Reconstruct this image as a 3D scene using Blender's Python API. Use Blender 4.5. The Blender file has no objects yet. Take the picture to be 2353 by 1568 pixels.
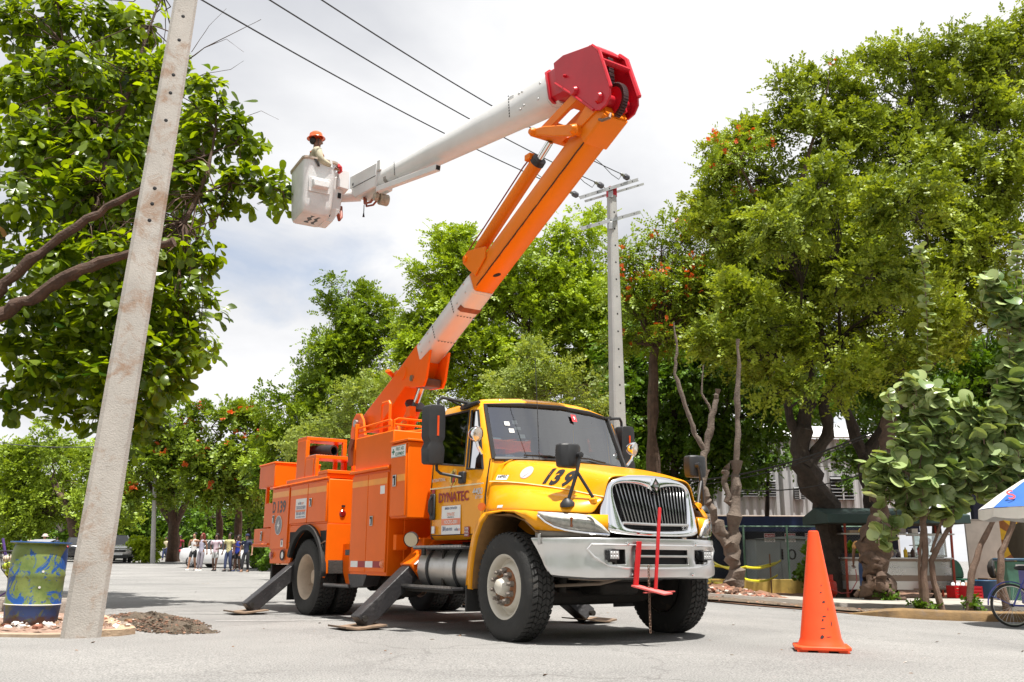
import bpy, bmesh, math, random
import numpy as np
from mathutils import Vector, Matrix
S = bpy.context.scene
COL = S.collection
R = math.radians
# ------------------------------------------------------------------ camera, sky, sun, exposure
CAM_H = 0.7757; PITCH = R(13.548); ROLL = R(0.327); FOC = 31.67
cam_data = bpy.data.cameras.new('camera'); cam = bpy.data.objects.new('camera', cam_data); COL.objects.link(cam)
cam_data.lens = FOC; cam_data.sensor_width = 36; cam_data.sensor_fit = 'HORIZONTAL'; cam_data.clip_start = .05; cam_data.clip_end = 4000
_f = Vector((0, math.cos(PITCH), math.sin(PITCH))); _u = Vector((0, -math.sin(PITCH), math.cos(PITCH))); _r = Vector((1, 0, 0))
RT = math.cos(ROLL)*_r + math.sin(ROLL)*_u; UP = -math.sin(ROLL)*_r + math.cos(ROLL)*_u
mw = Matrix.Identity(4)
for i in range(3):
    mw[i][0] = RT[i]; mw[i][1] = UP[i]; mw[i][2] = -_f[i]
mw[2][3] = CAM_H
cam.matrix_world = mw
S.camera = cam
FPX = 2353*FOC/36
def at(px, py, Y):
    """world point at depth Y seen at survey coordinates px,py of the calibrated camera"""
    d = _f + RT*((px-1176.5)/FPX) - UP*((py-784)/FPX)
    k = Y/d.y
    return Vector((d.x*k, Y, CAM_H+d.z*k))
SUN_EL = R(75); SUN_AZ = math.atan2(-.80, .60)      # direction towards the sun, from +X towards +Y
world = bpy.data.worlds.new('World'); S.world = world; world.use_nodes = True
nt = world.node_tree; nt.nodes.clear()
def wn(t, **k):
    n = nt.nodes.new(t)
    for a, b in k.items(): setattr(n, a, b)
    return n
out = wn('ShaderNodeOutputWorld'); bg = wn('ShaderNodeBackground'); bg.inputs[1].default_value = .1
sky = wn('ShaderNodeTexSky'); sky.sky_type = 'NISHITA'; sky.sun_disc = False; sky.sun_elevation = SUN_EL
sky.sun_rotation = math.pi/2 - SUN_AZ
sky.air_density = 1.0; sky.dust_density = 1.5; sky.ozone_density = 1.0
tc = wn('ShaderNodeTexCoord'); sep = wn('ShaderNodeSeparateXYZ'); nt.links.new(tc.outputs['Generated'], sep.inputs[0])
zz = wn('ShaderNodeMath', operation='ABSOLUTE'); nt.links.new(sep.outputs[2], zz.inputs[0])
za = wn('ShaderNodeMath', operation='ADD'); za.inputs[1].default_value = .28; nt.links.new(zz.outputs[0], za.inputs[0])
cx = wn('ShaderNodeMath', operation='DIVIDE'); cy = wn('ShaderNodeMath', operation='DIVIDE')
nt.links.new(sep.outputs[0], cx.inputs[0]); nt.links.new(za.outputs[0], cx.inputs[1])
nt.links.new(sep.outputs[1], cy.inputs[0]); nt.links.new(za.outputs[0], cy.inputs[1])
cmb = wn('ShaderNodeCombineXYZ'); nt.links.new(cx.outputs[0], cmb.inputs[0]); nt.links.new(cy.outputs[0], cmb.inputs[1])
mp = wn('ShaderNodeMapping'); mp.inputs['Location'].default_value = (7.7, 2.1, 1.4); nt.links.new(cmb.outputs[0], mp.inputs[0])
n1 = wn('ShaderNodeTexNoise'); n1.inputs['Scale'].default_value = 1.15; n1.inputs['Detail'].default_value = 9; n1.inputs['Roughness'].default_value = .56; n1.inputs['Distortion'].default_value = .5
n2 = wn('ShaderNodeTexNoise'); n2.inputs['Scale'].default_value = 1.5; n2.inputs['Detail'].default_value = 8; n2.inputs['Roughness'].default_value = .5; n2.inputs['Distortion'].default_value = .3
nt.links.new(mp.outputs[0], n1.inputs[0]); nt.links.new(mp.outputs[0], n2.inputs[0])
cov = wn('ShaderNodeValToRGB'); cov.color_ramp.elements[0].position = .30; cov.color_ramp.elements[1].position = .44; cov.color_ramp.elements[0].color = (.25, .25, .25, 1)
nt.links.new(n1.outputs[0], cov.inputs[0])
shade = wn('ShaderNodeValToRGB'); e = shade.color_ramp.elements
e[0].position = .30; e[0].color = (4.05, 4.15, 4.42, 1); e[1].position = .62; e[1].color = (6.3, 6.3, 6.35, 1); shade.color_ramp.interpolation = 'EASE'
nt.links.new(n2.outputs[0], shade.inputs[0])
mx = wn('ShaderNodeMix', data_type='RGBA'); nt.links.new(cov.outputs[0], mx.inputs[0]); nt.links.new(sky.outputs[0], mx.inputs[6]); nt.links.new(shade.outputs[0], mx.inputs[7])
nt.links.new(mx.outputs[2], bg.inputs[0]); nt.links.new(bg.outputs[0], out.inputs[0])
sl = bpy.data.lights.new('sun', 'SUN'); sl.energy = 5.0; sl.angle = R(.6); sl.color = (1, .965, .9)
sun = bpy.data.objects.new('sun', sl); COL.objects.link(sun)
sdir = Vector((math.cos(SUN_EL)*math.cos(SUN_AZ), math.cos(SUN_EL)*math.sin(SUN_AZ), math.sin(SUN_EL)))
sun.rotation_euler = sdir.to_track_quat('Z', 'Y').to_euler(); sun.location = sdir*60
S.view_settings.view_transform = 'Standard'; S.view_settings.look = 'None'; S.view_settings.gamma = 1; S.view_settings.use_curve_mapping = False
S.view_settings.exposure = .76
S.render.engine = 'CYCLES'
S.cycles.max_bounces = 8; S.cycles.transparent_max_bounces = 12; S.cycles.caustics_reflective = False; S.cycles.caustics_refractive = False

# ------------------------------------------------------------------ materials
MATS = {}
def M(name, col, rough=.55, metal=0., var=.14, vs=3., bump=0., bs=60., dirt=None, spec=.5, coat=0., emit=0.):
    """procedural material: colour broken up by noise, optional dirt (colour, amount 0-1, scale), fine relief"""
    if name in MATS: return MATS[name]
    m = bpy.data.materials.new(name); m.use_nodes = True; t = m.node_tree; b = t.nodes['Principled BSDF']
    tcn = t.nodes.new('ShaderNodeTexCoord'); nz = t.nodes.new('ShaderNodeTexNoise'); nz.inputs['Scale'].default_value = vs; nz.inputs['Detail'].default_value = 6; nz.inputs['Roughness'].default_value = .62
    t.links.new(tcn.outputs['Object'], nz.inputs[0])
    rp = t.nodes.new('ShaderNodeValToRGB'); e = rp.color_ramp.elements; e[0].position = .3; e[1].position = .7
    e[0].color = (*[c*(1-var) for c in col], 1); e[1].color = (*[min(1, c*(1+var*.7)) for c in col], 1)
    t.links.new(nz.outputs[0], rp.inputs[0]); cur = rp.outputs[0]
    for dc, am, ds in ([] if not dirt else dirt if isinstance(dirt, list) else [dirt]):
        nd = t.nodes.new('ShaderNodeTexNoise'); nd.inputs['Scale'].default_value = ds; nd.inputs['Detail'].default_value = 9; nd.inputs['Roughness'].default_value = .72; nd.inputs['Distortion'].default_value = .6
        t.links.new(tcn.outputs['Object'], nd.inputs[0])
        rd = t.nodes.new('ShaderNodeValToRGB'); rd.color_ramp.elements[0].position = .5+.22*(1-am); rd.color_ramp.elements[1].position = .66+.2*(1-am)
        t.links.new(nd.outputs[0], rd.inputs[0])
        mx = t.nodes.new('ShaderNodeMix'); mx.data_type = 'RGBA'; t.links.new(rd.outputs[0], mx.inputs[0]); t.links.new(cur, mx.inputs[6]); mx.inputs[7].default_value = (*dc, 1); cur = mx.outputs[2]
        mr = t.nodes.new('ShaderNodeMapRange'); mr.inputs[3].default_value = rough; mr.inputs[4].default_value = max(rough, .75); t.links.new(rd.outputs[0], mr.inputs[0]); t.links.new(mr.outputs[0], b.inputs['Roughness'])
    if not dirt:
        mr = t.nodes.new('ShaderNodeMapRange'); mr.inputs[3].default_value = max(.03, rough*.8); mr.inputs[4].default_value = min(1, rough*1.2); t.links.new(nz.outputs[0], mr.inputs[0]); t.links.new(mr.outputs[0], b.inputs['Roughness'])
    t.links.new(cur, b.inputs['Base Color']); b.inputs['Metallic'].default_value = metal; b.inputs['Specular IOR Level'].default_value = spec
    if coat: b.inputs['Coat Weight'].default_value = coat; b.inputs['Coat Roughness'].default_value = .08
    if bump:
        nb = t.nodes.new('ShaderNodeTexNoise'); nb.inputs['Scale'].default_value = bs; nb.inputs['Detail'].default_value = 5; t.links.new(tcn.outputs['Object'], nb.inputs[0])
        bn = t.nodes.new('ShaderNodeBump'); bn.inputs['Strength'].default_value = bump; bn.inputs['Distance'].default_value = .02; t.links.new(nb.outputs[0], bn.inputs['Height']); t.links.new(bn.outputs[0], b.inputs['Normal'])
    MATS[name] = m
    return m
def glassmat(name, tint, refl=.12, clear=.8):
    if name in MATS: return MATS[name]
    m = bpy.data.materials.new(name); m.use_nodes = True; t = m.node_tree; t.nodes.clear()
    o = t.nodes.new('ShaderNodeOutputMaterial'); tr = t.nodes.new('ShaderNodeBsdfTransparent'); tr.inputs[0].default_value = (*[c*clear for c in tint], 1)
    g = t.nodes.new('ShaderNodeBsdfGlossy'); g.inputs['Roughness'].default_value = .02
    nz = t.nodes.new('ShaderNodeTexNoise'); nz.inputs['Scale'].default_value = 2.; mr = t.nodes.new('ShaderNodeMapRange'); mr.inputs[3].default_value = .01; mr.inputs[4].default_value = .06
    t.links.new(nz.outputs[0], mr.inputs[0]); t.links.new(mr.outputs[0], g.inputs['Roughness'])
    f = t.nodes.new('ShaderNodeFresnel'); f.inputs[0].default_value = 1.5
    a = t.nodes.new('ShaderNodeMath'); a.operation = 'ADD'; a.use_clamp = True; a.inputs[1].default_value = refl; t.links.new(f.outputs[0], a.inputs[0])
    mx = t.nodes.new('ShaderNodeMixShader'); t.links.new(a.outputs[0], mx.inputs[0]); t.links.new(tr.outputs[0], mx.inputs[1]); t.links.new(g.outputs[0], mx.inputs[2]); t.links.new(mx.outputs[0], o.inputs[0])
    MATS[name] = m; return m
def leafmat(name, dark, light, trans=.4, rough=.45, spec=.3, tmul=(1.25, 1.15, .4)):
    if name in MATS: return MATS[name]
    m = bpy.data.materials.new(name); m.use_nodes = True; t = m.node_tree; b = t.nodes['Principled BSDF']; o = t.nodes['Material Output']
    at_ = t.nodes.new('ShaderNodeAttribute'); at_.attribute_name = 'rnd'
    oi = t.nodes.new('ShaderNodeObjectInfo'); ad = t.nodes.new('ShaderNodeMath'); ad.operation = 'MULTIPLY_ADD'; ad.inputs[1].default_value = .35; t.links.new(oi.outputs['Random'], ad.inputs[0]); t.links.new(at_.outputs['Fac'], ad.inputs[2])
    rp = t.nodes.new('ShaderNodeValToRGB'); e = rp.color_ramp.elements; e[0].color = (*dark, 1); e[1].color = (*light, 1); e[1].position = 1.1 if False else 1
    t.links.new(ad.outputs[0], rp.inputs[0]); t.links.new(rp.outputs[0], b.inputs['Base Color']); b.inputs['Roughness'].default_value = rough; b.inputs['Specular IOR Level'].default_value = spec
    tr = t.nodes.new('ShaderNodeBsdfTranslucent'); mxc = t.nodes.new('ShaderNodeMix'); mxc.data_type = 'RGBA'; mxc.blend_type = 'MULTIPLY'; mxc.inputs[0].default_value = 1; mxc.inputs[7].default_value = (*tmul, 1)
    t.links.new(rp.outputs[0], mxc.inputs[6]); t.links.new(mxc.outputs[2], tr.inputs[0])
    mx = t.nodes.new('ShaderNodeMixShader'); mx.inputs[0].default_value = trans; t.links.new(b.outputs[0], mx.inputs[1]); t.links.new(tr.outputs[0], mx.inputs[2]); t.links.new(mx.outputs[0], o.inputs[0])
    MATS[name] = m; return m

# ------------------------------------------------------------------ mesh builder
class MB:
    def __init__(s): s.v = []; s.f = []; s.mi = []; s.cur = 0; s.T = None
    def add(s, vs, fs):
        n = len(s.v)
        if s.T: vs = [s.T(p) for p in vs]
        s.v += [tuple(p) for p in vs]
        for f in fs: s.f.append(tuple(i+n for i in f)); s.mi.append(s.cur)
        return s
    def box(s, x0, x1, y0, y1, z0, z1):
        return s.add([(x0,y0,z0),(x1,y0,z0),(x1,y1,z0),(x0,y1,z0),(x0,y0,z1),(x1,y0,z1),(x1,y1,z1),(x0,y1,z1)],
                     [(0,3,2,1),(4,5,6,7),(0,1,5,4),(1,2,6,5),(2,3,7,6),(3,0,4,7)])
    def beam(s, p, q, w, h, up=(0,0,1), w2=None, h2=None):
        p = Vector(p); q = Vector(q); d = (q-p).normalized(); u = Vector(up); sd = d.cross(u)
        if sd.length < 1e-4: sd = d.cross(Vector((1,0,0)))
        sd.normalize(); u = sd.cross(d); w2 = w2 or w; h2 = h2 or h; vs = []
        for o, a, b in ((p, w, h), (q, w2, h2)):
            for i, j in ((-1,-1),(1,-1),(1,1),(-1,1)): vs.append(o+sd*(i*a/2)+u*(j*b/2))
        return s.add(vs, [(0,3,2,1),(4,5,6,7),(0,1,5,4),(1,2,6,5),(2,3,7,6),(3,0,4,7)])
    def tube(s, pts, r, n=8, caps=True, flat=1.):
        pts = [Vector(p) for p in pts]; m = len(pts)
        if not hasattr(r, '__len__'): r = [r]*m
        vs = []; fs = []; sd = None
        for i, p in enumerate(pts):
            t = (pts[min(i+1, m-1)]-pts[max(i-1, 0)]).normalized()
            if sd is None:
                sd = t.cross(Vector((0,0,1)))
                if sd.length < .05: sd = t.cross(Vector((1,0,0)))
            sd = (sd-t*sd.dot(t)).normalized(); u = t.cross(sd)
            for k in range(n):
                a = 2*math.pi*k/n; vs.append(p+(sd*math.cos(a)+u*math.sin(a)*flat)*r[i])
        for i in range(m-1):
            for k in range(n):
                fs.append((i*n+k, i*n+(k+1)%n, (i+1)*n+(k+1)%n, (i+1)*n+k))
        if caps: fs.append(tuple(range(n-1, -1, -1))); fs.append(tuple((m-1)*n+k for k in range(n)))
        return s.add(vs, fs)
    def lathe(s, prof, o=(0,0,0), axis=(0,0,1), n=24, close=False, sx=1.):
        a = Vector(axis).normalized(); u = a.orthogonal().normalized(); w = a.cross(u); o = Vector(o); vs = []; fs = []; m = len(prof)
        for r, h in prof:
            for k in range(n):
                t = 2*math.pi*k/n; vs.append(o+a*h+(u*math.cos(t)*sx+w*math.sin(t))*max(r, 1e-4))
        for i in range(m-1 if not close else m):
            j = (i+1) % m
            for k in range(n): fs.append((i*n+k, i*n+(k+1)%n, j*n+(k+1)%n, j*n+k))
        return s.add(vs, fs)
    def prism(s, poly, y0, y1, f=None):
        """polygon in (a,b), extruded along the third axis; f(a,c,b)->point"""
        f = f or (lambda a, c, b: (a, c, b)); n = len(poly)
        vs = [f(a, y0, b) for a, b in poly]+[f(a, y1, b) for a, b in poly]
        fs = [tuple(range(n)), tuple(range(2*n-1, n-1, -1))]+[(i, n+i, n+(i+1)%n, (i+1)%n) for i in range(n)]
        return s.add(vs, fs)
    def loft(s, secs, closed=False, caps=False):
        n = len(secs[0]); vs = [p for q in secs for p in q]; fs = []
        for i in range(len(secs)-1):
            for k in range(n if closed else n-1):
                fs.append((i*n+k, i*n+(k+1)%n, (i+1)*n+(k+1)%n, (i+1)*n+k))
        if caps: fs.append(tuple(range(n-1, -1, -1))); fs.append(tuple((len(secs)-1)*n+k for k in range(n)))
        return s.add(vs, fs)
    def ball(s, c, r, n=10, m=7):
        c = Vector(c); r = (r, r, r) if not hasattr(r, '__len__') else r; vs = []; fs = []
        for i in range(m+1):
            th = math.pi*i/m
            for k in range(n):
                ph = 2*math.pi*k/n; vs.append((c.x+r[0]*math.sin(th)*math.cos(ph), c.y+r[1]*math.sin(th)*math.sin(ph), c.z+r[2]*math.cos(th)))
        for i in range(m):
            for k in range(n): fs.append((i*n+k, (i+1)*n+k, (i+1)*n+(k+1)%n, i*n+(k+1)%n))
        return s.add(vs, fs)
    def mesh(s, name, mats, smooth=True, ang=35, recalc=True):
        me = bpy.data.meshes.new(name); me.from_pydata(s.v, [], s.f)
        for m in (mats if isinstance(mats, (list, tuple)) else [mats]): me.materials.append(m)
        if any(s.mi): me.polygons.foreach_set('material_index', s.mi)
        if recalc:
            bm = bmesh.new(); bm.from_mesh(me); bmesh.ops.remove_doubles(bm, verts=bm.verts, dist=1e-5); bmesh.ops.recalc_face_normals(bm, faces=bm.faces); bm.to_mesh(me); bm.free()
        if smooth: me.shade_smooth(); me.set_sharp_from_angle(angle=R(ang))
        return me
    def build(s, name, mats, parent=None, bevel=0., sub=0, solid=0., seg=2, smooth=True, ang=35, kind=None, label=None, recalc=True):
        o = bpy.data.objects.new(name, s.mesh(name, mats, smooth, ang if not sub else 180, recalc)); COL.objects.link(o)
        if parent: o.parent = parent
        if solid:
            m = o.modifiers.new('solidify', 'SOLIDIFY'); m.thickness = solid; m.offset = -1
        if bevel:
            m = o.modifiers.new('bevel', 'BEVEL'); m.width = bevel; m.segments = seg; m.limit_method = 'ANGLE'; m.angle_limit = R(40); m.harden_normals = False
        if sub:
            m = o.modifiers.new('subsurf', 'SUBSURF'); m.levels = sub; m.render_levels = sub
        if kind: o['kind'] = kind
        if label: o['label'] = label
        return o
def tag(o, label, cat, group=None):
    o['label'] = label; o['category'] = cat
    if group: o['group'] = group
    return o
def empty(name, loc=(0,0,0), rz=0., label=None, cat=None, group=None):
    o = bpy.data.objects.new(name, None); COL.objects.link(o); o.location = loc; o.rotation_euler = (0, 0, rz); o.empty_display_size = .2
    if label: tag(o, label, cat, group)
    return o
def link(name, me, parent=None, loc=(0,0,0), rot=(0,0,0), scale=(1,1,1)):
    o = bpy.data.objects.new(name, me); COL.objects.link(o); o.parent = parent; o.location = loc; o.rotation_euler = rot; o.scale = scale
    return o
def text(name, body, mat, parent, origin, xdir, ydir, size, extrude=.002, weight=0., shear=0., width=None, label=None, align='LEFT', spacing=1.):
    """flat lettering as a mesh standing at origin, reading along xdir"""
    cu = bpy.data.curves.new(name, 'FONT'); cu.body = body; cu.size = size; cu.extrude = 0; cu.offset = weight; cu.shear = shear; cu.align_x = align; cu.resolution_u = 3; cu.space_character = spacing
    ob = bpy.data.objects.new(name, cu); COL.objects.link(ob)
    dg = bpy.context.evaluated_depsgraph_get(); me = bpy.data.meshes.new_from_object(ob.evaluated_get(dg)); bpy.data.objects.remove(ob)
    X = Vector(xdir).normalized(); Y = (Vector(ydir)-X*Vector(ydir).dot(X)).normalized(); Z = X.cross(Y); o_ = Vector(origin); sx = 1.
    if width:
        w = max(v.co.x for v in me.vertices)-min(v.co.x for v in me.vertices); sx = width/w
    for v in me.vertices: v.co = o_+X*(v.co.x*sx)+Y*v.co.y+Z*extrude
    me.materials.clear(); me.materials.append(mat)
    o = bpy.data.objects.new(name, me); COL.objects.link(o); o.parent = parent
    if label: o['label'] = label
    return o
def drape(o, target, out=.003):
    """lay flat lettering or a decal onto the flank of another part"""
    bpy.context.view_layer.update(); te = target.evaluated_get(bpy.context.evaluated_depsgraph_get())
    bm = bmesh.new(); bm.from_mesh(o.data); bmesh.ops.triangulate(bm, faces=bm.faces)
    for _ in range(3): bmesh.ops.subdivide_edges(bm, edges=[e for e in bm.edges if e.calc_length() > .025], cuts=1)
    bm.to_mesh(o.data); bm.free()
    for v in o.data.vertices:
        ok, loc, nor, _ = te.ray_cast(Vector((v.co.x, -3, v.co.z)), Vector((0, 1, 0)))
        if ok: v.co = loc+(nor if nor.y < 0 else -nor)*out
    return o
def np_mesh(name, V, F, mat, rnd=None, parent=None, smooth=False, kind=None):
    """large mesh from numpy arrays, all faces with the same corner count"""
    me = bpy.data.meshes.new(name); k = F.shape[1]; nf = len(F)
    me.vertices.add(len(V)); me.vertices.foreach_set('co', V.astype(np.float32).ravel())
    me.loops.add(nf*k); me.loops.foreach_set('vertex_index', F.astype(np.int32).ravel())
    me.polygons.add(nf); me.polygons.foreach_set('loop_start', np.arange(0, nf*k, k, dtype=np.int32))
    if smooth: me.polygons.foreach_set('use_smooth', np.ones(nf, bool))
    me.materials.append(mat); me.update(calc_edges=True)
    if rnd is not None:
        a = me.attributes.new('rnd', 'FLOAT', 'FACE'); a.data.foreach_set('value', rnd.astype(np.float32))
    o = bpy.data.objects.new(name, me); COL.objects.link(o); o.parent = parent
    if kind: o['kind'] = kind
    return o
def copy_tree(o, parent=None):
    c = o.copy(); COL.objects.link(c); c.parent = parent
    for ch in list(o.children): copy_tree(ch, c)
    return c
def sstep(a, b, x):
    t = np.clip((np.asarray(x, float)-a)/(b-a), 0, 1); return t*t*(3-2*t)
def gz(x, y):
    """height of the ground: falls to the kerb on the right, climbs slowly along the street behind"""
    return float(gzv(x, y))
def gzv(x, y): return -.28*sstep(2.2, 8.5, x)*sstep(4, 12, y)+.015*np.maximum(0, y-37)*(1-sstep(4, 14, x))
def gnd(px, py, Y, dz=0.):
    """ground point in the direction px (py only guides) at depth Y"""
    p = at(px, py, Y); return Vector((p.x, Y, gz(p.x, Y)+dz))
# ================================================================== the ground
rng = np.random.default_rng(7); random.seed(7)
def asphalt():
    m = bpy.data.materials.new('asphalt'); m.use_nodes = True; t = m.node_tree; b = t.nodes['Principled BSDF']
    g = t.nodes.new('ShaderNodeTexCoord')
    def noise(sc, det, ro, dist=0.):
        n = t.nodes.new('ShaderNodeTexNoise'); n.inputs['Scale'].default_value = sc; n.inputs['Detail'].default_value = det; n.inputs['Roughness'].default_value = ro; n.inputs['Distortion'].default_value = dist
        t.links.new(g.outputs['Object'], n.inputs[0]); return n
    def ramp(src, p0, c0, p1, c1):
        r = t.nodes.new('ShaderNodeValToRGB'); e = r.color_ramp.elements; e[0].position = p0; e[1].position = p1; e[0].color = (*c0, 1); e[1].color = (*c1, 1); t.links.new(src, r.inputs[0]); return r.outputs[0]
    def mix(a, b_, fac, mode='MIX'):
        x = t.nodes.new('ShaderNodeMix'); x.data_type = 'RGBA'; x.blend_type = mode
        if isinstance(fac, float): x.inputs[0].default_value = fac
        else: t.links.new(fac, x.inputs[0])
        for i, q in ((6, a), (7, b_)):
            if isinstance(q, tuple): x.inputs[i].default_value = (*q, 1)
            else: t.links.new(q, x.inputs[i])
        return x.outputs[2]
    base = ramp(noise(.35, 6, .6, .4).outputs[0], .32, (.205, .202, .198), .68, (.295, .289, .280))
    grain = ramp(noise(70, 3, .7).outputs[0], .36, (.5, .5, .5), .64, (1.32, 1.3, 1.28))
    c = mix(base, grain, 1., 'MULTIPLY')
    stain = ramp(noise(1.3, 9, .7, 1.2).outputs[0], .58, (0, 0, 0), .74, (.5, .5, .5))
    c = mix(c, (.13, .125, .12), stain)
    v = t.nodes.new('ShaderNodeTexVoronoi'); v.feature = 'DISTANCE_TO_EDGE'; v.inputs['Scale'].default_value = .55
    wp = t.nodes.new('ShaderNodeVectorMath'); wp.operation = 'MULTIPLY_ADD'; nn = noise(1.6, 5, .6); t.links.new(nn.outputs['Color'], wp.inputs[0]); wp.inputs[1].default_value = (.9, .9, 0); t.links.new(g.outputs['Object'], wp.inputs[2]); t.links.new(wp.outputs[0], v.inputs[0])
    cr = ramp(v.outputs[0], .0, (.5, .5, .5), .012, (0, 0, 0))
    gate = ramp(noise(.22, 3, .5).outputs[0], .44, (0, 0, 0), .56, (1, 1, 1)); cr = mix((0., 0., 0.), cr, gate)
    c = mix(c, (.09, .085, .08), cr)
    t.links.new(c, b.inputs['Base Color']); b.inputs['Roughness'].default_value = .88; b.inputs['Specular IOR Level'].default_value = .25
    bn = t.nodes.new('ShaderNodeBump'); bn.inputs['Strength'].default_value = .55; bn.inputs['Distance'].default_value = .012; t.links.new(noise(110, 4, .7).outputs[0], bn.inputs['Height']); t.links.new(bn.outputs[0], b.inputs['Normal'])
    return m
ASPH = asphalt()
xs = np.unique(np.concatenate([np.linspace(-14, 16, 76), np.linspace(-60, 60, 41), np.linspace(-600, 600, 31)]))
ys = np.unique(np.concatenate([np.linspace(-6, 30, 73), np.linspace(-20, 90, 56), np.linspace(-60, 1500, 40)]))
GX, GY = np.meshgrid(xs, ys); GZ = gzv(GX, GY)+.006*np.sin(GX*1.3+GY*.7)*np.sin(GY*1.1)
nx, ny = len(xs), len(ys)
idx = np.arange(nx*ny).reshape(ny, nx)
F = np.stack([idx[:-1, :-1], idx[:-1, 1:], idx[1:, 1:], idx[1:, :-1]], -1).reshape(-1, 4)
road = np_mesh('road', np.stack([GX, GY, GZ], -1).reshape(-1, 3), F, ASPH, smooth=True, kind='structure')
DIRT = M('dirt', (.25, .135, .085), .95, var=.35, vs=2.5, bump=.9, bs=35, dirt=((.42, .32, .25), .75, 5))
LITTER = M('leaf_litter_ground', (.13, .095, .065), .95, var=.4, vs=6, bump=1., bs=60, dirt=((.30, .21, .15), .8, 11))
CONC = M('concrete_slab', (.36, .33, .29), .9, var=.2, vs=1.5, bump=.35, bs=50, dirt=((.2, .15, .11), .65, 1.6))
def patch(name, edge_a, edge_b, dz, mat, nu=40, nv=14, rough=.03, kind='structure', solid=0):
    """sheet of ground between two polylines, following the terrain"""
    def ev(poly, t):
        k = min(int(t*(len(poly)-1)), len(poly)-2); f = t*(len(poly)-1)-k; a, b = poly[k], poly[k+1]
        return a[0]+(b[0]-a[0])*f, a[1]+(b[1]-a[1])*f
    mb = MB(); secs = []
    for j in range(nv+1):
        row = []
        for i in range(nu+1):
            a = ev(edge_a, i/nu); b = ev(edge_b, i/nu); f = j/nv; x = a[0]+(b[0]-a[0])*f; y = a[1]+(b[1]-a[1])*f
            e = min(1, 4*f, 4*(1-f))
            row.append((x, y, gz(x, y)+dz+rough*e*(random.random()-.3)))
        secs.append(row)
    mb.loft(secs); o = mb.build(name, mat, kind=kind, ang=60)
    return o
# right-hand verge, from the road edge back under the trees
EDGE = [(-22, 66), (-9, 46), (-1.2, 30), (2.6, 20.2), (4.6, 18.0), (7.0, 17.3), (9.2, 16.8), (13, 16.2), (30, 14)]
BACK = [(-14, 90), (-2, 75), (8, 60), (12, 52), (14, 48), (16, 46), (20, 46), (26, 46), (60, 46)]
patch('verge', EDGE, BACK, .02, DIRT, 90, 40, .045)
# pavement slab in front of the stalls
patch('pavement', [(4.2, 19.9), (7, 19.6), (10, 19.4), (16, 18.9)], [(4.9, 23.4), (7.3, 23.3), (10.2, 23.2), (16, 23.0)], .14, CONC, 40, 10, .006)
mb = MB(); ed = [(4.2, 19.9), (7, 19.6), (10, 19.4), (16, 18.9)]
mb.loft([[(x, y, gz(x, y)+.14) for x, y in ed], [(x, y-.02, gz(x, y)-.05) for x, y in ed]]); mb.build('pavement_edge', CONC, kind='structure')
patch('planting_strip', [(3.6, 18.9), (5, 18.1), (7, 17.55), (9.2, 17.1), (15, 16.2)], [(4.2, 19.88), (5.5, 19.74), (7, 19.58), (10, 19.38), (15, 18.95)], .055, LITTER, 50, 14, .06)
# painted kerb with a worn ramped end
YKERB = M('worn_yellow_kerb', (.22, .135, .055), .85, var=.35, vs=4, bump=.5, bs=45, dirt=((.15, .11, .08), .95, 3))
def kerb(name, pts, h, w, mat, ramp=0.):
    mb = MB(); secs = []
    n = len(pts)
    for i, (x, y) in enumerate(pts):
        a = Vector(pts[max(i-1, 0)]); b = Vector(pts[min(i+1, n-1)]); d = (b-a).normalized(); nrm = Vector((-d.y, d.x)); z = gz(x, y)
        hh = h*min(1, (i+.15)/max(ramp, .001)) if ramp else h
        prof = [(-w*.52, -.06), (-w*.5, hh*.75), (-w*.36, hh*.97), (w*.36, hh), (w*.5, hh*.9), (w*.5, -.06)]
        secs.append([(x+nrm.x*q, y+nrm.y*q, z+r+.004*random.random()) for q, r in prof])
    mb.loft(secs, caps=True); return mb.build(name, mat, kind='structure', ang=50)
kerb('kerb', [(6.35+.28*i, 17.32-.052*i*1.05+(.25*math.exp(-i*.9))) for i in range(24)], .17, .3, YKERB, 2.6)
# island at the foot of the near pole: broken corner of a pavement
IC = M('island_kerb', (.46, .33, .22), .9, var=.25, vs=5, bump=.6, bs=60, dirt=((.3, .18, .11), .7, 4))
isl = [(-9.5, 9.05), (-7.6, 9.2), (-6.2, 9.3), (-5.2, 9.3), (-4.5, 9.26), (-4.1, 9.45), (-3.95, 9.7)]
patch('island', isl, [(-12, 13.4), (-9.5, 13.3), (-7.6, 13.2), (-6.4, 13.0), (-5.7, 12.6), (-5.0, 11.6), (-4.45, 10.6)], .028, M('island_dirt', (.30, .19, .14), .95, var=.4, vs=7, bump=1, bs=40, dirt=((.5, .42, .36), .8, 9)), 60, 26, .045)
kerb('island_kerb', [(-9.5, 9.02), (-7.8, 9.2), (-6.2, 9.32), (-5.2, 9.28), (-4.6, 9.24), (-4.1, 9.36)], .035, .12, M('faded_kerb_paint', (.36, .27, .19), .9, var=.3, vs=6, dirt=((.35, .3, .26), .8, 5)))
kerb('island_kerb.001', [(-5.75, 12.75), (-5.3, 12.0), (-4.85, 11.25), (-4.4, 10.5), (-4.05, 9.95), (-3.93, 9.7), (-3.97, 9.5), (-4.15, 9.37)], .06, .15, IC)
kerb('pavement_kerb', [(-14, 13.6), (-10, 13.3), (-7, 13.0), (-5.6, 12.6)], .2, .35, M('old_kerb', (.24, .2, .17), .95, var=.3, vs=3, bump=.6, bs=40, dirt=((.1, .08, .06), .8, 4)))
patch('rear_pavement', [(-14, 13.7), (-10, 13.45), (-7, 13.15), (-5.5, 12.75)], [(-15, 16), (-10.5, 15.6), (-8, 15.2), (-6.6, 14.8)], .17, CONC, 30, 10, .01)
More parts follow.
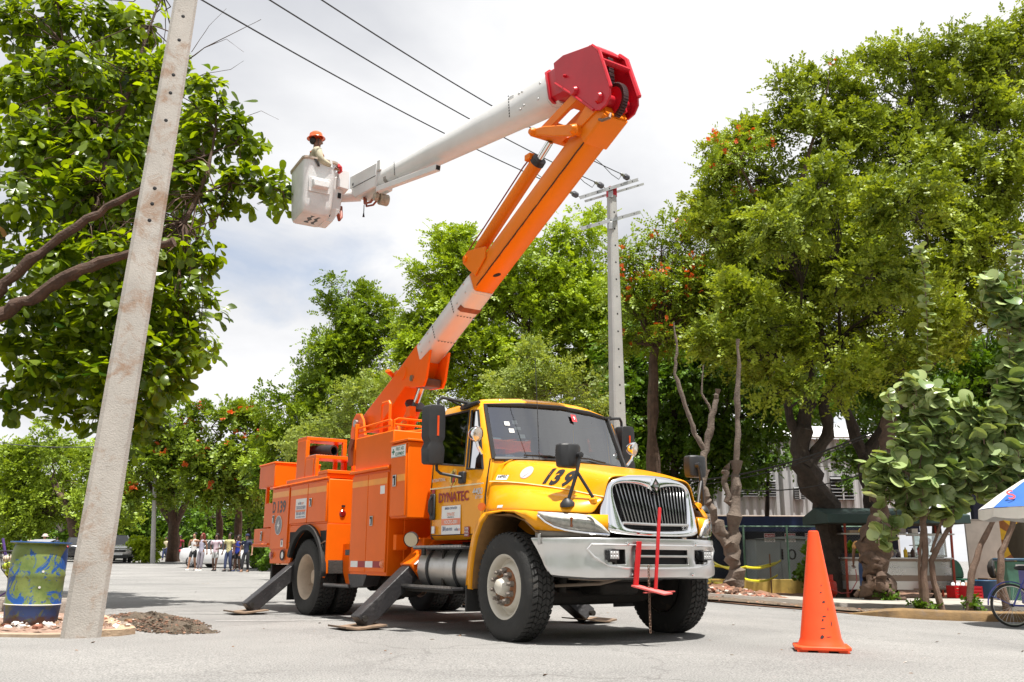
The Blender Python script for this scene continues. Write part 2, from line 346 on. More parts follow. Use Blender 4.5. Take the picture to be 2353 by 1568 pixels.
# heap of broken asphalt beside the island
def heap(name, c, rx, ry, h, n, smin, smax, mats, seed, rot=0., label=None, cat=None, parent=None, flat=.6):
    """loose pieces piled on a low mound: one uncountable mass"""
    rs = np.random.default_rng(seed); mb = MB(); ca, sa = math.cos(rot), math.sin(rot)
    N = 26; secs = []
    for j in range(9):
        f = j/8; row = []
        for i in range(N):
            a = 2*math.pi*i/N; k = (1-f)*(1+.16*math.sin(3*a+seed)+.1*math.sin(5*a))
            x, y = rx*k*math.cos(a), ry*k*math.sin(a); x, y = c[0]+x*ca-y*sa, c[1]+x*sa+y*ca
            row.append((x, y, gz(x, y)-.03+(h*(1-(1-f)**2)+.03)*(1+.25*rs.normal()) if f > 0 else gz(x, y)-.05))
        secs.append(row)
    mb.cur = 0; mb.loft(secs, closed=True)
    for k in range(n):
        a = rs.random()*2*math.pi; q = math.sqrt(rs.random())*1.12; x, y = rx*q*math.cos(a), ry*q*math.sin(a); x, y = c[0]+x*ca-y*sa, c[1]+x*sa+y*ca
        s_ = smin+(smax-smin)*rs.random()**2.2; z = gz(x, y)+h*max(0, 1-q*q)+s_*.15
        mb.cur = 1+int(rs.integers(0, len(mats)-1)); u = rs.normal(size=3); u /= np.linalg.norm(u)
        vs = []
        for p in ((-1,-1,-1),(1,-1,-1),(1,1,-1),(-1,1,-1),(-1,-1,1),(1,-1,1),(1,1,1),(-1,1,1)):
            p = np.array(p)*(.5+.35*rs.random(3)); vs.append(p)
        ax = Matrix.Rotation(rs.random()*6.28, 3, Vector(u))
        pts = []
        for p in vs:
            w_ = ax@Vector(p*s_*.6); pts.append((x+w_.x, y+w_.y, z+w_.z*flat))
        mb.add(pts, [(0,3,2,1),(4,5,6,7),(0,1,5,4),(1,2,6,5),(2,3,7,6),(3,0,4,7)])
    o = mb.build(name, mats, parent, smooth=False, recalc=False, kind='stuff')
    if label: tag(o, label, cat)
    return o
TAR = M('broken_asphalt', (.115, .088, .062), .95, var=.5, vs=25, bump=1, bs=70, dirt=((.24, .18, .13), .8, 22))
STONE = M('pale_stone', (.5, .42, .36), .9, var=.3, vs=12, bump=.6, bs=60)
STONE2 = M('red_stone', (.34, .14, .09), .9, var=.4, vs=12, bump=.6, bs=60)
STONE3 = M('brown_stone', (.17, .1, .07), .95, var=.4, vs=12, bump=.6, bs=60)
heap('broken_asphalt_heap', (-4.3, 11.35), 1.75, .46, .07, 2200, .008, .04, [TAR, TAR, STONE3, TAR, DIRT], 3, R(121), 'dark ragged heap of broken asphalt beside the concrete pole', 'rubble')
heap('broken_asphalt_heap.001', (-3.45, 10.05), .42, .22, .035, 300, .008, .03, [TAR, TAR, STONE3, TAR], 5, R(150), 'small spill of broken asphalt at the road edge near the pole', 'rubble')
def scatter(name, n, xr, yr, smin, smax, mats, seed, label, cat, dz=.02, flat=.5, keep=None):
    rs = np.random.default_rng(seed); mb = MB(); k = 0
    while k < n:
        x = xr[0]+(xr[1]-xr[0])*rs.random(); y = yr[0]+(yr[1]-yr[0])*rs.random()
        if keep and not keep(x, y): continue
        k += 1; s_ = smin+(smax-smin)*rs.random()**2.5; z = gz(x, y)+dz; mb.cur = int(rs.integers(0, len(mats)))
        ax = Matrix.Rotation(rs.random()*6.28, 3, 'Z')@Matrix.Rotation(rs.normal()*.35, 3, 'X'); pts = []
        for p in ((-1,-1,0),(1,-1,0),(1,1,0),(-1,1,0),(-.7,-.7,1),(.7,-.7,1),(.7,.7,1),(-.7,.7,1)):
            p = Vector((p[0]*(.4+.35*rs.random()), p[1]*(.25+.3*rs.random()), p[2]*flat*(.4+.4*rs.random()))); w_ = ax@p*s_; pts.append((x+w_.x, y+w_.y, z+w_.z))
        mb.add(pts, [(0,3,2,1),(4,5,6,7),(0,1,5,4),(1,2,6,5),(2,3,7,6),(3,0,4,7)])
    o = mb.build(name, mats, smooth=False, recalc=False, kind='stuff'); tag(o, label, cat); return o
DLEAF = M('dry_leaf', (.22, .12, .06), .8, var=.5, vs=9); WHT = M('white_scrap', (.75, .73, .7), .7, var=.1)
scatter('rubble_litter', 700, (-9.4, -3.95), (9.35, 11.4), .015, .085, [STONE, STONE2, STONE3, DLEAF, WHT, STONE], 11, 'stones, bricks bits and dry leaves around the pole and drum', 'rubble', .07, .55, lambda x, y: y > 9.35+.6*max(0, x+4.5) and y < 12.2-.9*max(0, x+6))
scatter('road_grit', 420, (-9, 9), (4.2, 30), .006, .04, [DLEAF, TAR, DLEAF, STONE], 12, 'twigs, grit and fallen leaves strewn over the asphalt', 'litter', .004, .15)
scatter('verge_litter', 1500, (3.4, 15), (16.9, 25.5), .012, .075, [DLEAF, STONE3, DLEAF, STONE2, STONE], 13, 'fallen leaves and red petals on the verge by the stalls', 'leaf litter', .06, .3, lambda x, y: y > 17.9-.16*(x-4))
scatter('verge_grit', 500, (-12, 4), (20, 50), .03, .12, [DLEAF, STONE3, STONE], 14, 'grit and dead leaves along the far verge behind the truck', 'litter', .04, .3, lambda x, y: x > 4.5-.46*(y-17.8))
heap('rubble_mound', (4.5, 20.7), 1.9, .9, .26, 1300, .02, .13, [DIRT, STONE, STONE2, STONE3, STONE2, STONE3], 21, R(-4), 'mound of reddish broken concrete and earth round the cut tree', 'rubble')
heap('rubble_mound.001', (2.9, 19.4), .9, .45, .12, 220, .04, .22, [DIRT, STONE, STONE2, STONE], 22, 0, 'pale rocks and red earth spilling onto the road behind the truck', 'rubble')
# worn white lines
PAINT = M('road_paint', (.48, .47, .45), .8, var=.25, vs=8, dirt=((.28, .275, .265), 1., 7))
def stripe(a, b, w):
    a = Vector(a); b = Vector(b); d = (b-a).normalized(); n_ = Vector((-d.y, d.x))*w/2; mb = MB(); L = 16
    mb.loft([[(p.x, p.y, gz(p.x, p.y)+.012) for p in (a+(b-a)*(i/L)+n_*(1 if j else -1) for i in range(L+1))] for j in (0, 1)])
    return mb.build('road_marking', PAINT, kind='structure')
stripe((-4.6, 13.0), (-1.2, 13.3), .05); stripe((-3.6, 11.5), (-2.1, 11.85), .04)
# ================================================================== the bucket truck (x forward from the front axle, y to its left)
TX, TY, TYAW, WB = .8864, 9.7204, R(-55.479), 4.886
truck = empty('bucket_truck', (TX, TY, 0), TYAW, 'orange and yellow utility truck with raised folding boom and white bucket', 'truck')
RUST = (.12, .035, .012)
OR = M('orange_paint', (.84, .150, .005), .36, var=.09, vs=1.4, dirt=[((.55, .085, .008), .40, 1.3), ((.30, .06, .02), .16, 7.)], coat=.0, spec=.2)
ORB = M('boom_orange', (.84, .205, .008), .36, var=.10, vs=1.2, dirt=[((.50, .11, .010), .40, 1.5), ((.16, .04, .012), .20, 6.)], coat=.0, spec=.2)
YE = M('cab_yellow', (.86, .35, .006), .26, var=.06, vs=.9, coat=.15, spec=.3, dirt=((.66, .26, .02), .22, 2.2))
BAND = M('reflective_band', (.92, .33, .012), .35, var=.12, vs=3)
RED = M('red_paint', (.52, .010, .022), .34, var=.16, vs=2, dirt=((.14, .012, .012), .32, 3), coat=.1, spec=.3)
RED2 = M('bright_red_paint', (.50, .012, .015), .4, var=.16, vs=6, dirt=((.20, .03, .025), .45, 9))
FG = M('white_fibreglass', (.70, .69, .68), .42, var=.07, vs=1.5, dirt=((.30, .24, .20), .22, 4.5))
FGB = M('bucket_fibreglass', (.68, .67, .66), .55, var=.10, vs=5, bump=.25, bs=70, dirt=((.33, .27, .23), .42, 7))
BLK = M('black_plastic', (.022, .022, .024), .5, var=.2, vs=5, dirt=((.10, .095, .09), .25, 8))
BLKP = M('black_paint_worn', (.030, .028, .030), .45, var=.3, vs=5, bump=.3, bs=30, dirt=[((.09, .085, .085), .75, 5), ((.22, .21, .20), .45, 16)])
RUB = M('rubber', (.030, .029, .028), .8, var=.25, vs=6, bump=.3, bs=90, dirt=((.10, .088, .075), .62, 5))
CHA = M('chassis_grime', (.022, .019, .016), .8, var=.4, vs=4, bump=.4, bs=40, dirt=((.10, .068, .04), .5, 3.5))
ALU = M('bumper_metal', (.72, .71, .70), .30, metal=.92, var=.06, vs=2, dirt=((.5, .42, .36), .22, 5))
TANK = M('tank_aluminium', (.62, .60, .57), .36, metal=.9, var=.12, vs=3, dirt=((.36, .30, .25), .45, 4))
CHR = M('chrome', (.86, .87, .88), .07, metal=1., var=.02, vs=2)
BARM = M('grille_steel', (.30, .30, .31), .22, metal=1., var=.1, vs=8)
STEEL = M('bright_steel', (.55, .54, .52), .3, metal=1., var=.1, vs=8)
RIM = M('dirty_white_rim', (.66, .61, .53), .5, var=.12, vs=5, dirt=((.36, .24, .15), .55, 5))
RIMR = M('dusty_rear_rim', (.55, .44, .34), .6, var=.2, vs=5, dirt=((.30, .17, .10), .7, 5))
RUSTM = M('rusty_hub', (.30, .13, .06), .8, var=.4, vs=20, dirt=((.5, .45, .4), .5, 18))
INT = M('cab_interior', (.22, .22, .23), .7, var=.15, vs=6)
DRK = M('dark_void', (.012, .012, .013), .8)
GLS = glassmat('windscreen_glass', (.90, .97, .95), .22, .95)
GLT = glassmat('tinted_glass', (.26, .30, .28), .03, .7)
LENS = glassmat('lamp_lens', (1, .99, .96), .02, .95)
AMB = M('amber_lens', (.75, .16, .015), .2, var=.1, coat=.6)
WHS = M('white_sticker', (.80, .80, .79), .45, var=.05, vs=8)
BKS = M('black_lettering', (.012, .011, .012), .4); RDS = M('maroon_lettering', (.30, .006, .008), .4)
GRN = M('green_lettering', (.01, .16, .09), .4); GRY = M('grey_badge', (.20, .20, .22), .4, var=.15, vs=20); PNK = M('salmon_band', (.78, .25, .14), .5)
BLU = M('blue_lettering', (.02, .05, .18), .4)
def P(name, mb, mat, parent=truck, **k): return mb.build(name, mat, parent, **k)

# ---------------------------------------------------------------- chassis
for s in (-1, 1):
    P('frame_rail', MB().box(-7.0, .75, s*.43-.04, s*.43+.04, .70, .96), CHA, bevel=.008)
    P('leaf_spring', MB().tube([(-.65, s*.46, .66), (-.3, s*.47, .53), (0, s*.47, .50), (.3, s*.47, .53), (.65, s*.46, .66)], .05, 6, flat=.7), CHA)
    P('leaf_spring', MB().tube([(-WB-.7, s*.5, .72), (-WB-.3, s*.5, .6), (-WB, s*.5, .58), (-WB+.3, s*.5, .6), (-WB+.7, s*.5, .72)], .06, 6, flat=.9), CHA)
    P('shock_absorber', MB().tube([(.22, s*.62, .45), (.26, s*.60, .95)], .045, 10), CHA)
P('front_axle', MB().tube([(0, -.95, .50), (0, -.78, .46), (0, -.6, .40), (0, .6, .40), (0, .78, .46), (0, .95, .50)], .085, 8), CHA)
P('tie_rod', MB().tube([(-.14, -.8, .38), (-.14, .8, .38)], .03, 8), CHA)
P('rear_axle', MB().tube([(-WB, -.9, .505), (-WB, -.25, .505), (-WB, -.2, .5), (-WB, .2, .5), (-WB, .25, .505), (-WB, .9, .505)], [.08, .09, .2, .2, .09, .08], 12), CHA)
P('engine', MB().box(-.5, .55, -.34, .34, .55, 1.2).box(-.2, .4, -.25, .25, .42, .56), CHA, bevel=.04)
P('crossmember', MB().box(.6, .78, -.42, .42, .62, .9), CHA, bevel=.01)
P('transmission', MB().tube([(-.5, 0, .7), (-1.2, 0, .66), (-1.9, 0, .62), (-WB+.2, 0, .52)], [.24, .2, .06, .06], 10), CHA)
P('belly_hardware', MB().box(-3.3, -2.2, -.75, -.45, .45, .9).box(-3.2, -2.3, .45, .8, .45, .9).ball((-3.05, -.72, .45), (.22, .2, .2)).ball((-2.75, -.7, .47), (.16, .2, .18)), CHA, bevel=.02)
P('air_hose', MB().tube([(.5, -.75, .60), (.62, -.4, .58), (.72, -.05, .66), (.74, .1, .64)], .02, 8), M('dusty_hose', (.22, .17, .13), .8))
P('air_hose', MB().tube([(.35, -.8, .52), (.6, -.45, .54), (.7, -.1, .62)], .016, 8), MATS['dusty_hose'])
# ---------------------------------------------------------------- wheels
def tyre_mesh(half, lugs):
    mb = MB(); w = .14
    prof = [(.298, -w*.78), (.315, -w*.92), (.36, -w*1.02), (.42, -w*1.04), (.468, -w*.97), (.497, -w*.84), (.504, -w*.8), (.506, 0), (.504, w*.8), (.497, w*.84), (.468, w*.97), (.42, w*1.04), (.36, w*1.02), (.315, w*.92), (.298, w*.78)]
    mb.lathe(prof, axis=(0, 1, 0), n=64); return mb.mesh('tyre', RUB)
def tread_mesh(lugs):
    mb = MB(); w = .14; n = 50
    for k in range(n):
        a = 2*math.pi*k/n; da = 2*math.pi/n
        cols = [(-.84, -.50, .62, .18), (-.44, -.17, .80, -.18), (-.12, .15, .80, .18), (.19, .46, .80, -.18), (.52, .84, .62, .18)]
        for y0, y1, fill, skew in cols:
            vs = []
            for r, yy in ((.500, 0), (.5235, 0)):
                for (yb, sg) in ((y0, -1), (y1, 1)):
                    for e in (-.5, .5):
                        rr = r-(.012 if abs(yb) > .8 and r > .51 else 0); t = a+e*da*fill+sg*skew*da+(.3*da if abs(y0) > .4 else 0)
                        vs.append((math.cos(t)*rr, yb*w*1.02, math.sin(t)*rr))
            mb.add(vs, [(0,1,3,2),(4,6,7,5),(0,4,5,1),(2,3,7,6),(0,2,6,4),(1,5,7,3)])
    return mb.mesh('tread', RUB, smooth=False)
TYRE = tyre_mesh(0, 0); TREAD = tread_mesh(0)
mb = MB().lathe([(.30, .10), (.305, -.112), (.312, -.122), (.306, -.128), (.29, -.120), (.278, -.085), (.268, -.03), (.245, -.028), (.215, -.060), (.185, -.098), (.168, -.104), (.10, -.106), (.090, -.13), (.072, -.185), (.06, -.195), (.0, -.198)], axis=(0, 1, 0), n=48)
RIMF = mb.mesh('rim', RIM, ang=50)
mb = MB().lathe([(.30, .12), (.305, -.112), (.312, -.122), (.306, -.128), (.29, -.118), (.276, -.07), (.266, -.03), (.258, .12), (.235, .135), (.20, .13), (.15, .125), (.12, .12), (.115, .06), (.095, -.01), (.0, -.02)], axis=(0, 1, 0), n=48)
RIMB = mb.mesh('rear_rim', RIMR, ang=50)
HUB = MB().lathe([(.186, -.099), (.178, -.114), (.105, -.118), (.095, -.106)], axis=(0, 1, 0), n=32).mesh('hub_ring', RUSTM)
NUT = MB().lathe([(.0, -.075), (.015, -.072), (.016, -.042), (.027, -.040), (.030, 0)], axis=(0, 1, 0), n=8).mesh('lug_nut', M('nut_steel', (.30, .26, .23), .45, metal=.6, var=.4, vs=40))
HOLE = MB().lathe([(.0, -.004), (.024, -.004), (.03, .0), (.03, .02)], axis=(0, 1, 0), n=14, sx=1.0).mesh('hand_hole', DRK)
DRUM = MB().lathe([(.0, .09), (.12, .09), (.2, .05), (.285, .045), (.285, .11), (.2, .14), (0, .14)], axis=(0, 1, 0), n=32).mesh('brake_drum', CHA)
def wheel(x, y, flip, rear=False, steer=0., inner=False):
    o = link('wheel', RIMB if rear else RIMF, truck, (x, y, .505), (0, 0, (math.pi if flip else 0)+steer))
    link('tyre', TYRE, o)
    if not rear: link('brake_drum', DRUM, o)
    t = link('tread', TREAD, o); t['kind'] = 'stuff'
    if inner: return o
    if not rear:
        link('hub_ring', HUB, o)
        for a in (200, 20): link('hand_hole', HOLE, o, (math.cos(R(a))*.235, -.045, math.sin(R(a))*.235), (0, 0, 0))
    for k in range(10):
        a = 2*math.pi*k/10+.2; r = .150 if not rear else .19; link('lug_nut', NUT, o, (math.cos(a)*r, -.112 if not rear else .128, math.sin(a)*r))
    return o
wheel(0, -1.03, False, steer=R(-2)); wheel(0, 1.03, True, steer=R(-2))
wheel(-WB, -1.08, False, True); wheel(-WB, 1.08, True, True); wheel(-WB, -.75, True, True, inner=True); wheel(-WB, .75, False, True, inner=True)
# ---------------------------------------------------------------- hood and fenders
ST = [(-.50, [(0,1.815),(-.5,1.808),(-.86,1.765),(-1.0,1.56),(-1.02,1.50),(-1.03,1.42),(-1.045,1.33),(-1.06,1.245)]),
      (-.30, [(0,1.80),(-.5,1.79),(-.835,1.738),(-.98,1.548),(-1.0,1.49),(-1.06,1.43),(-1.13,1.34),(-1.17,1.24)]),
      (0.00, [(0,1.765),(-.45,1.755),(-.765,1.70),(-.925,1.515),(-.95,1.475),(-1.03,1.465),(-1.13,1.38),(-1.18,1.24)]),
      (.30, [(0,1.71),(-.42,1.70),(-.70,1.645),(-.845,1.47),(-.87,1.435),(-.98,1.425),(-1.11,1.345),(-1.18,1.228)]),
      (.55, [(0,1.655),(-.40,1.645),(-.64,1.59),(-.76,1.425),(-.79,1.392),(-.91,1.38),(-1.03,1.31),(-1.125,1.21)]),
      (.72, [(0,1.615),(-.38,1.605),(-.59,1.545),(-.69,1.385),(-.72,1.355),(-.80,1.34),(-.90,1.28),(-.965,1.20)]),
      (.82, [(0,1.59),(-.37,1.58),(-.56,1.52),(-.63,1.36),(-.66,1.33),(-.72,1.315),(-.79,1.26),(-.85,1.19)]),
      (.875,[(0,1.575),(-.36,1.563),(-.545,1.51),(-.605,1.35),(-.62,1.32),(-.65,1.295),(-.69,1.25),(-.735,1.185)])]
ST = [(x, h[:2]+[(h[2][0]*.915, (h[1][1]+h[2][1])/2+.022), (h[2][0]*1.045, h[2][1]-.012)]+h[3:]) for x, h in ST]     # firmer shoulder
mb = MB(); mb.loft([[(x, y, z) for y, z in reversed(h)]+[(x, -y, z) for y, z in h[1:]] for x, h in ST])
hood = P('hood', mb, YE, sub=2, solid=.02)
h0 = ST[0][1]; P('cowl', MB().loft([[(x, y*k, z-d) for y, z in reversed(h0)]+[(x, -y*k, z-d) for y, z in h0[1:]] for x, k, d in ((-.60, .985, .012), (-.40, .985, .012))]), YE)
for sg in (1, -1):   # pinstripe along the hood crease
    mb = MB(); pts = [(x, -sg*(abs(h[4][0])+.006), h[4][1]-.002) for x, h in ST]
    mb.tube(pts, .009, 5, flat=.6); P('pinstripe', mb, M('cream_stripe', (.85, .72, .42), .3), hood)
# fender skirts: wheel arch, nose panel under the lamps
PATH = [(-.36,-1.172),(-.2,-1.176),(0.,-1.18),(.2,-1.18),(.38,-1.172),(.51,-1.145),(.61,-1.065),(.70,-.97),(.785,-.87),(.855,-.755),(.92,-.60)]
TOPZ = [1.225,1.236,1.238,1.232,1.222,1.208,1.198,1.19,1.185,1.18,1.178]
BOTZ = [1.19,1.205,1.222,1.205,1.135,1.035,1.028,1.022,1.015,1.005,1.0]
for sg in (1, -1):
    mb = MB(); mb.loft([[(x, sg*y, t) for (x, y), t in zip(PATH, TOPZ)], [(x+.008, sg*(y-.006), (t+b)/2) for (x, y), t, b in zip(PATH, TOPZ, BOTZ)], [(x, sg*y, b) for (x, y), b in zip(PATH, BOTZ)]])
    P('fender_skirt', mb, YE, solid=.015)
    # rear fender extension with its inner liner
    arch = [(-.34,1.222),(-.46,1.13),(-.55,.99),(-.61,.82),(-.645,.64),(-.66,.47)]
    mb = MB(); mb.loft([[(x-.012, sg*-1.178, z) for x, z in arch], [(x+.045, sg*-1.178, z-.004) for x, z in arch], [(x+.075, sg*-1.14, z-.01) for x, z in arch]])
    P('fender_lip', mb, YE, solid=.012)
    mb = MB(); mb.loft([[(x+.07, sg*-1.15, z) for x, z in arch], [(x+.05, sg*-.7, z) for x, z in arch]])
    ar2 = [(-.34,1.215),(-.12,1.20),(.1,1.20),(.35,1.13),(.53,1.02)]
    mb.loft([[(x, sg*-1.16, z) for x, z in ar2], [(x, sg*-.7, z-.02) for x, z in ar2]])
    P('wheel_liner', mb, M('muddy_liner', (.20, .10, .03), .8, var=.4, vs=5, dirt=((.09, .06, .035), .6, 5)), solid=.01)
    P('mud_flap', MB().box(-.66, -.635, sg*-1.19-.0, sg*-.80, .24, .50) if sg > 0 else MB().box(-.66, -.635, .80, 1.19, .24, .50), RUB, bevel=.006)
    P('marker_lamp', MB().tube([(-.50, sg*-1.13, 1.30), (-.40, sg*-1.165, 1.285)], [.02, .045], 8), AMB)
    # head lamp: bowl, reflectors and lens following the nose
    HP = [(.53,-1.13,1.205,1.175),(.59,-1.082,1.20,1.11),(.65,-1.022,1.195,1.065),(.72,-.945,1.188,1.035),(.79,-.862,1.183,1.018),(.85,-.762,1.17,1.006),(.895,-.67,1.10,1.0),(.93,-.59,1.01,.995)]
    f = lambda o: [[(x+o*.6, sg*(y-o), t) for x, y, t, b in HP], [(x+o*.6+(.012 if o > 0 else 0), sg*(y-o-(.01 if o > 0 else 0)), (t+b)/2) for x, y, t, b in HP], [(x+o*.6, sg*(y-o), b) for x, y, t, b in HP]]
    hb = P('head_lamp', MB().loft(f(.004)), M('lamp_bowl', (.72, .71, .68), .25, metal=.3, var=.3, vs=22), solid=.01, label='clear head lamp with amber inner cell')
    P('lens', MB().loft(f(.022)), LENS, hb)
    mb = MB(); d = Vector((.75, -sg*.65, 0)).normalized()
    for q, r in (((.838, -.782, 1.09), .068), ((.69, -.975, 1.125), .05)): mb.lathe([(r*.2, -.02), (r*.8, -.008), (r, .012)], (q[0], sg*q[1], q[2]), d, 16)
    P('reflector', mb, CHR, hb)
    P('turn_cell', MB().beam((.757, sg*-.895, 1.06), (.757, sg*-.895, 1.155), .06, .03), AMB, hb, bevel=.01); P('cell_divider', MB().beam((.785, sg*-.855, 1.03), (.782, sg*-.86, 1.175), .03, .02), CHR, hb)
    P('lens_trim', MB().tube([(x+.016, sg*(y-.022), b-.002) for x, y, t, b in HP], .009, 6), CHR, hb)
    P('lamp_sill', MB().loft([[(x-.01, sg*(y+.004), b+.004) for (x, y), b in zip(PATH[5:], BOTZ[5:])], [(x-.02, sg*(y+.01), .955) for (x, y), b in zip(PATH[5:], BOTZ[5:])]]), M('grey_sill', (.26, .23, .2), .7, dirt=((.14, .1, .07), .6, 8)), solid=.01)
# ---------------------------------------------------------------- chrome grille
O10 = [(0,1.58,.872),(-.16,1.577,.868),(-.37,1.565,.855),(-.545,1.525,.81),(-.61,1.40,.79),(-.645,1.2,.835),(-.635,1.06,.885),(-.565,1.0,.925),(-.28,.985,.985),(0,.982,.995)]
I10 = [(0,1.395,.94),(-.075,1.462,.92),(-.3,1.487,.905),(-.475,1.478,.885),(-.502,1.42,.88),(-.465,1.2,.93),(-.425,1.09,.955),(-.395,1.06,.96),(-.2,1.05,.972),(0,1.047,.977)]
def full(l): return [(x, y, z) for y, z, x in l]+[(x, -y, z) for y, z, x in l[-2:0:-1]]
MID = [((a[0]+b[0])/2, (a[1]+b[1])/2, (a[2]+b[2])/2+.032) for a, b in zip(O10, I10)]
REC = [(b[0]*.97, b[1]-.008 if b[1] > 1.25 else b[1]+.008, b[2]-.07) for b in I10]
mb = MB(); mb.loft([full(O10), full([(a[0]*1.0, a[1], a[2]+.016) for a in [(o[0]*.93+i[0]*.07, o[1]*.93+i[1]*.07, o[2]*.93+i[2]*.07) for o, i in zip(O10, I10)]]), full(MID), full(I10), full(REC)], closed=True)
gr = P('grille_surround', mb, CHR, sub=2)
P('radiator', MB().box(.80, .83, -.5, .5, 1.0, 1.5), DRK, gr)
rad = MB()
for k in range(26): rad.box(.831, .834, -.42, .42, 1.055+k*.0155, 1.062+k*.0155)
P('radiator_fins', rad, BLK, gr)
for sg in (-1, 1):
    for k in range(10):
        f = (k+.55)/10.3; yt = sg*f*.485; yb = sg*f*.42; zt = 1.478-.0*f if f > .22 else 1.40+.35*f*.9
        P('grille_bar', MB().beam((.875-.03*f, yt, min(1.476, zt)), (.955-.018*f, yb, 1.10), .016, .03, (1, 0, 0)), BARM, gr, bevel=.005, seg=1)
P('grille_bar', MB().beam((.91, 0, 1.385), (.962, 0, 1.10), .018, .03, (1, 0, 0)), BARM, gr, bevel=.005, seg=1)
P('grille_rail', MB().tube([(.94, -.43, 1.105), (.962, 0, 1.098), (.94, .43, 1.105)], .014, 6), STEEL, gr)
mb = MB(); D = lambda r, x: [(x, 0, 1.475+r*1.35), (x+.004, -r, 1.475), (x+.012, 0, 1.475-r*1.35), (x+.004, r, 1.475)]
em = P('emblem', MB().loft([D(.062, .915), D(.056, .945), D(.04, .945), D(.038, .938)], closed=True), CHR, gr)
P('emblem_face', MB().add(D(.04, .939), [(0, 1, 2, 3)]), M('emblem_grey', (.35, .26, .27), .4), em, smooth=False)
P('emblem_bar', MB().box(.944, .952, -.035, .035, 1.463, 1.487), CHR, em)
# ---------------------------------------------------------------- bumper with openings
BY = [(1.012,0),(1.011,.17),(1.004,.345),(.998,.41),(.991,.455),(.965,.60),(.945,.66),(.885,.79),(.80,.915),(.69,1.03),(.57,1.12),(.45,1.165)]
ZL = [.585,.605,.66,.725,.765,.86,.90,.94,.962,.968]
OUT = [-.05,0,.006,.004,-.004,-.004,.004,.006,0,-.045]
secs = []
for j, z in enumerate(ZL):
    row = []
    for i, (x, y) in enumerate(BY):
        e = max(0, (i-8)/3); cut = e*e*(.27*(1-(z-.585)/.39)); rise = .035*max(0, (i-7)/4)*(1 if z < .62 else 0)
        d = Vector((1, -y*.6 if False else 0))
        nx_ = 1-.75*max(0, (i-6)/5); ny_ = .9*max(0, (i-6)/5)
        row.append((x+OUT[j]*nx_+cut*.75, y+OUT[j]*ny_-cut*.35, z+rise))
    secs.append([(x, -y, z) for x, y, z in row[:0:-1]]+row)
n = len(secs[0]); mb = MB(); vs = [p for q in secs for p in q]; fs = []
for j in range(len(secs)-1):
    for k in range(n-1):
        yc = abs((secs[j][k][1]+secs[j][k+1][1])/2); zc = (ZL[j]+ZL[j+1])/2
        if .725 < zc < .86 and (yc < .345 or .455 < yc < .60): continue
        fs.append((j*n+k, j*n+k+1, (j+1)*n+k+1, (j+1)*n+k))
mb.add(vs, fs); bump = P('bumper', mb, ALU, solid=.025, bevel=.008)
P('bumper_recess', MB().box(.86, .965, -.44, .44, .68, .90), DRK, bump)
P('slot_bar', MB().tube([(.99, -.36, .80), (.995, 0, .80), (.99, .36, .80)], .014, 8), STEEL, bump)
for sg in (-1, 1):
    P('recess_rib', MB().tube([(.905, sg*.79, .905), (.885, sg*.83, .86), (.915, sg*.77, .79), (.965, sg*.64, .715), (1.0, sg*.45, .69), (1.02, 0, .685)], .012, 6), ALU, bump)
    P('recess_rib', MB().tube([(.905, sg*.79, .905), (.97, sg*.62, .902), (1.012, sg*.3, .90), (1.02, 0, .90)], .010, 6), ALU, bump)
    led = P('work_light', MB().box(.955, 1.012, sg*.61-.062, sg*.61+.062, .765, .855), BLK, bump, bevel=.008)
    P('light_bracket', MB().box(.91, .98, sg*.61-.03, sg*.61+.03, .745, .765), BLK, bump)
    mb = MB(); mb.box(1.0125, 1.014, sg*.61-.052, sg*.61+.052, .775, .845)
    for a in range(3):
        for b in range(2): mb.lathe([(.013, 0), (.009, .004), (.0, .005)], (1.014, sg*.61+(a-1)*.034, .793+b*.034), (1, 0, 0), 8)
    P('light_cells', mb, M('led_cells', (.62, .62, .62), .25, metal=.5, var=.3, vs=60), bump)
    for y, z in ((.445, .915), (.39, .63)): P('bolt', MB().lathe([(.017, 0), (.016, .008), (.0, .014)], (1.014, sg*y, z), (1, 0, 0), 8), CHR, bump)
P('hinge_tab', MB().box(.545, .585, -1.15, -1.138, .90, 1.0), STEEL, bump, bevel=.004)
# red step hitch with chain hanging from the bumper
hi = P('tow_step', MB().prism([(-.355, .935), (-.295, .935), (-.352, .53), (-.412, .53)], 1.03, 1.045, lambda a, c, b: (c, a, b)), RED2, bevel=.003, label='red steel step plate bolted to the bumper')
P('step_foot', MB().add([(1.03,-.43,.525),(1.03,-.335,.525),(1.30,-.17,.462),(1.26,-.24,.452),(1.03,-.43,.54),(1.03,-.335,.54),(1.30,-.17,.475),(1.26,-.24,.465)], [(0,3,2,1),(4,5,6,7),(0,1,5,4),(1,2,6,5),(2,3,7,6),(3,0,4,7)]), M('pinkish_worn_red', (.62, .10, .09), .6, var=.2, vs=8), hi, smooth=False)
P('step_cross', MB().beam((1.12, -.36, .473), (1.18, -.03, .482), .03, .010), MATS['pinkish_worn_red'], hi)
P('step_pole', MB().tube([(1.17, -.262, .47), (1.16, -.165, 1.235), (1.16, -.163, 1.25)], [.017, .017, .012], 10), RED2, hi)
mb = MB()
for k in range(22):
    a = Vector((1.13, -.30, .70-.027*k)); w = .009
    d = Vector((0, 1, 0)) if k % 2 else Vector((1, 0, 0))
    mb.tube([a+d*w+Vector((0,0,-.012)), a+d*w+Vector((0,0,.012)), a+Vector((0,0,.019)), a-d*w+Vector((0,0,.012)), a-d*w+Vector((0,0,-.012)), a+Vector((0,0,-.019)), a+d*w+Vector((0,0,-.012))], .0035, 5)
P('chain', mb, M('rusty_chain', (.22, .14, .10), .6, metal=.5, var=.3, vs=30), hi)
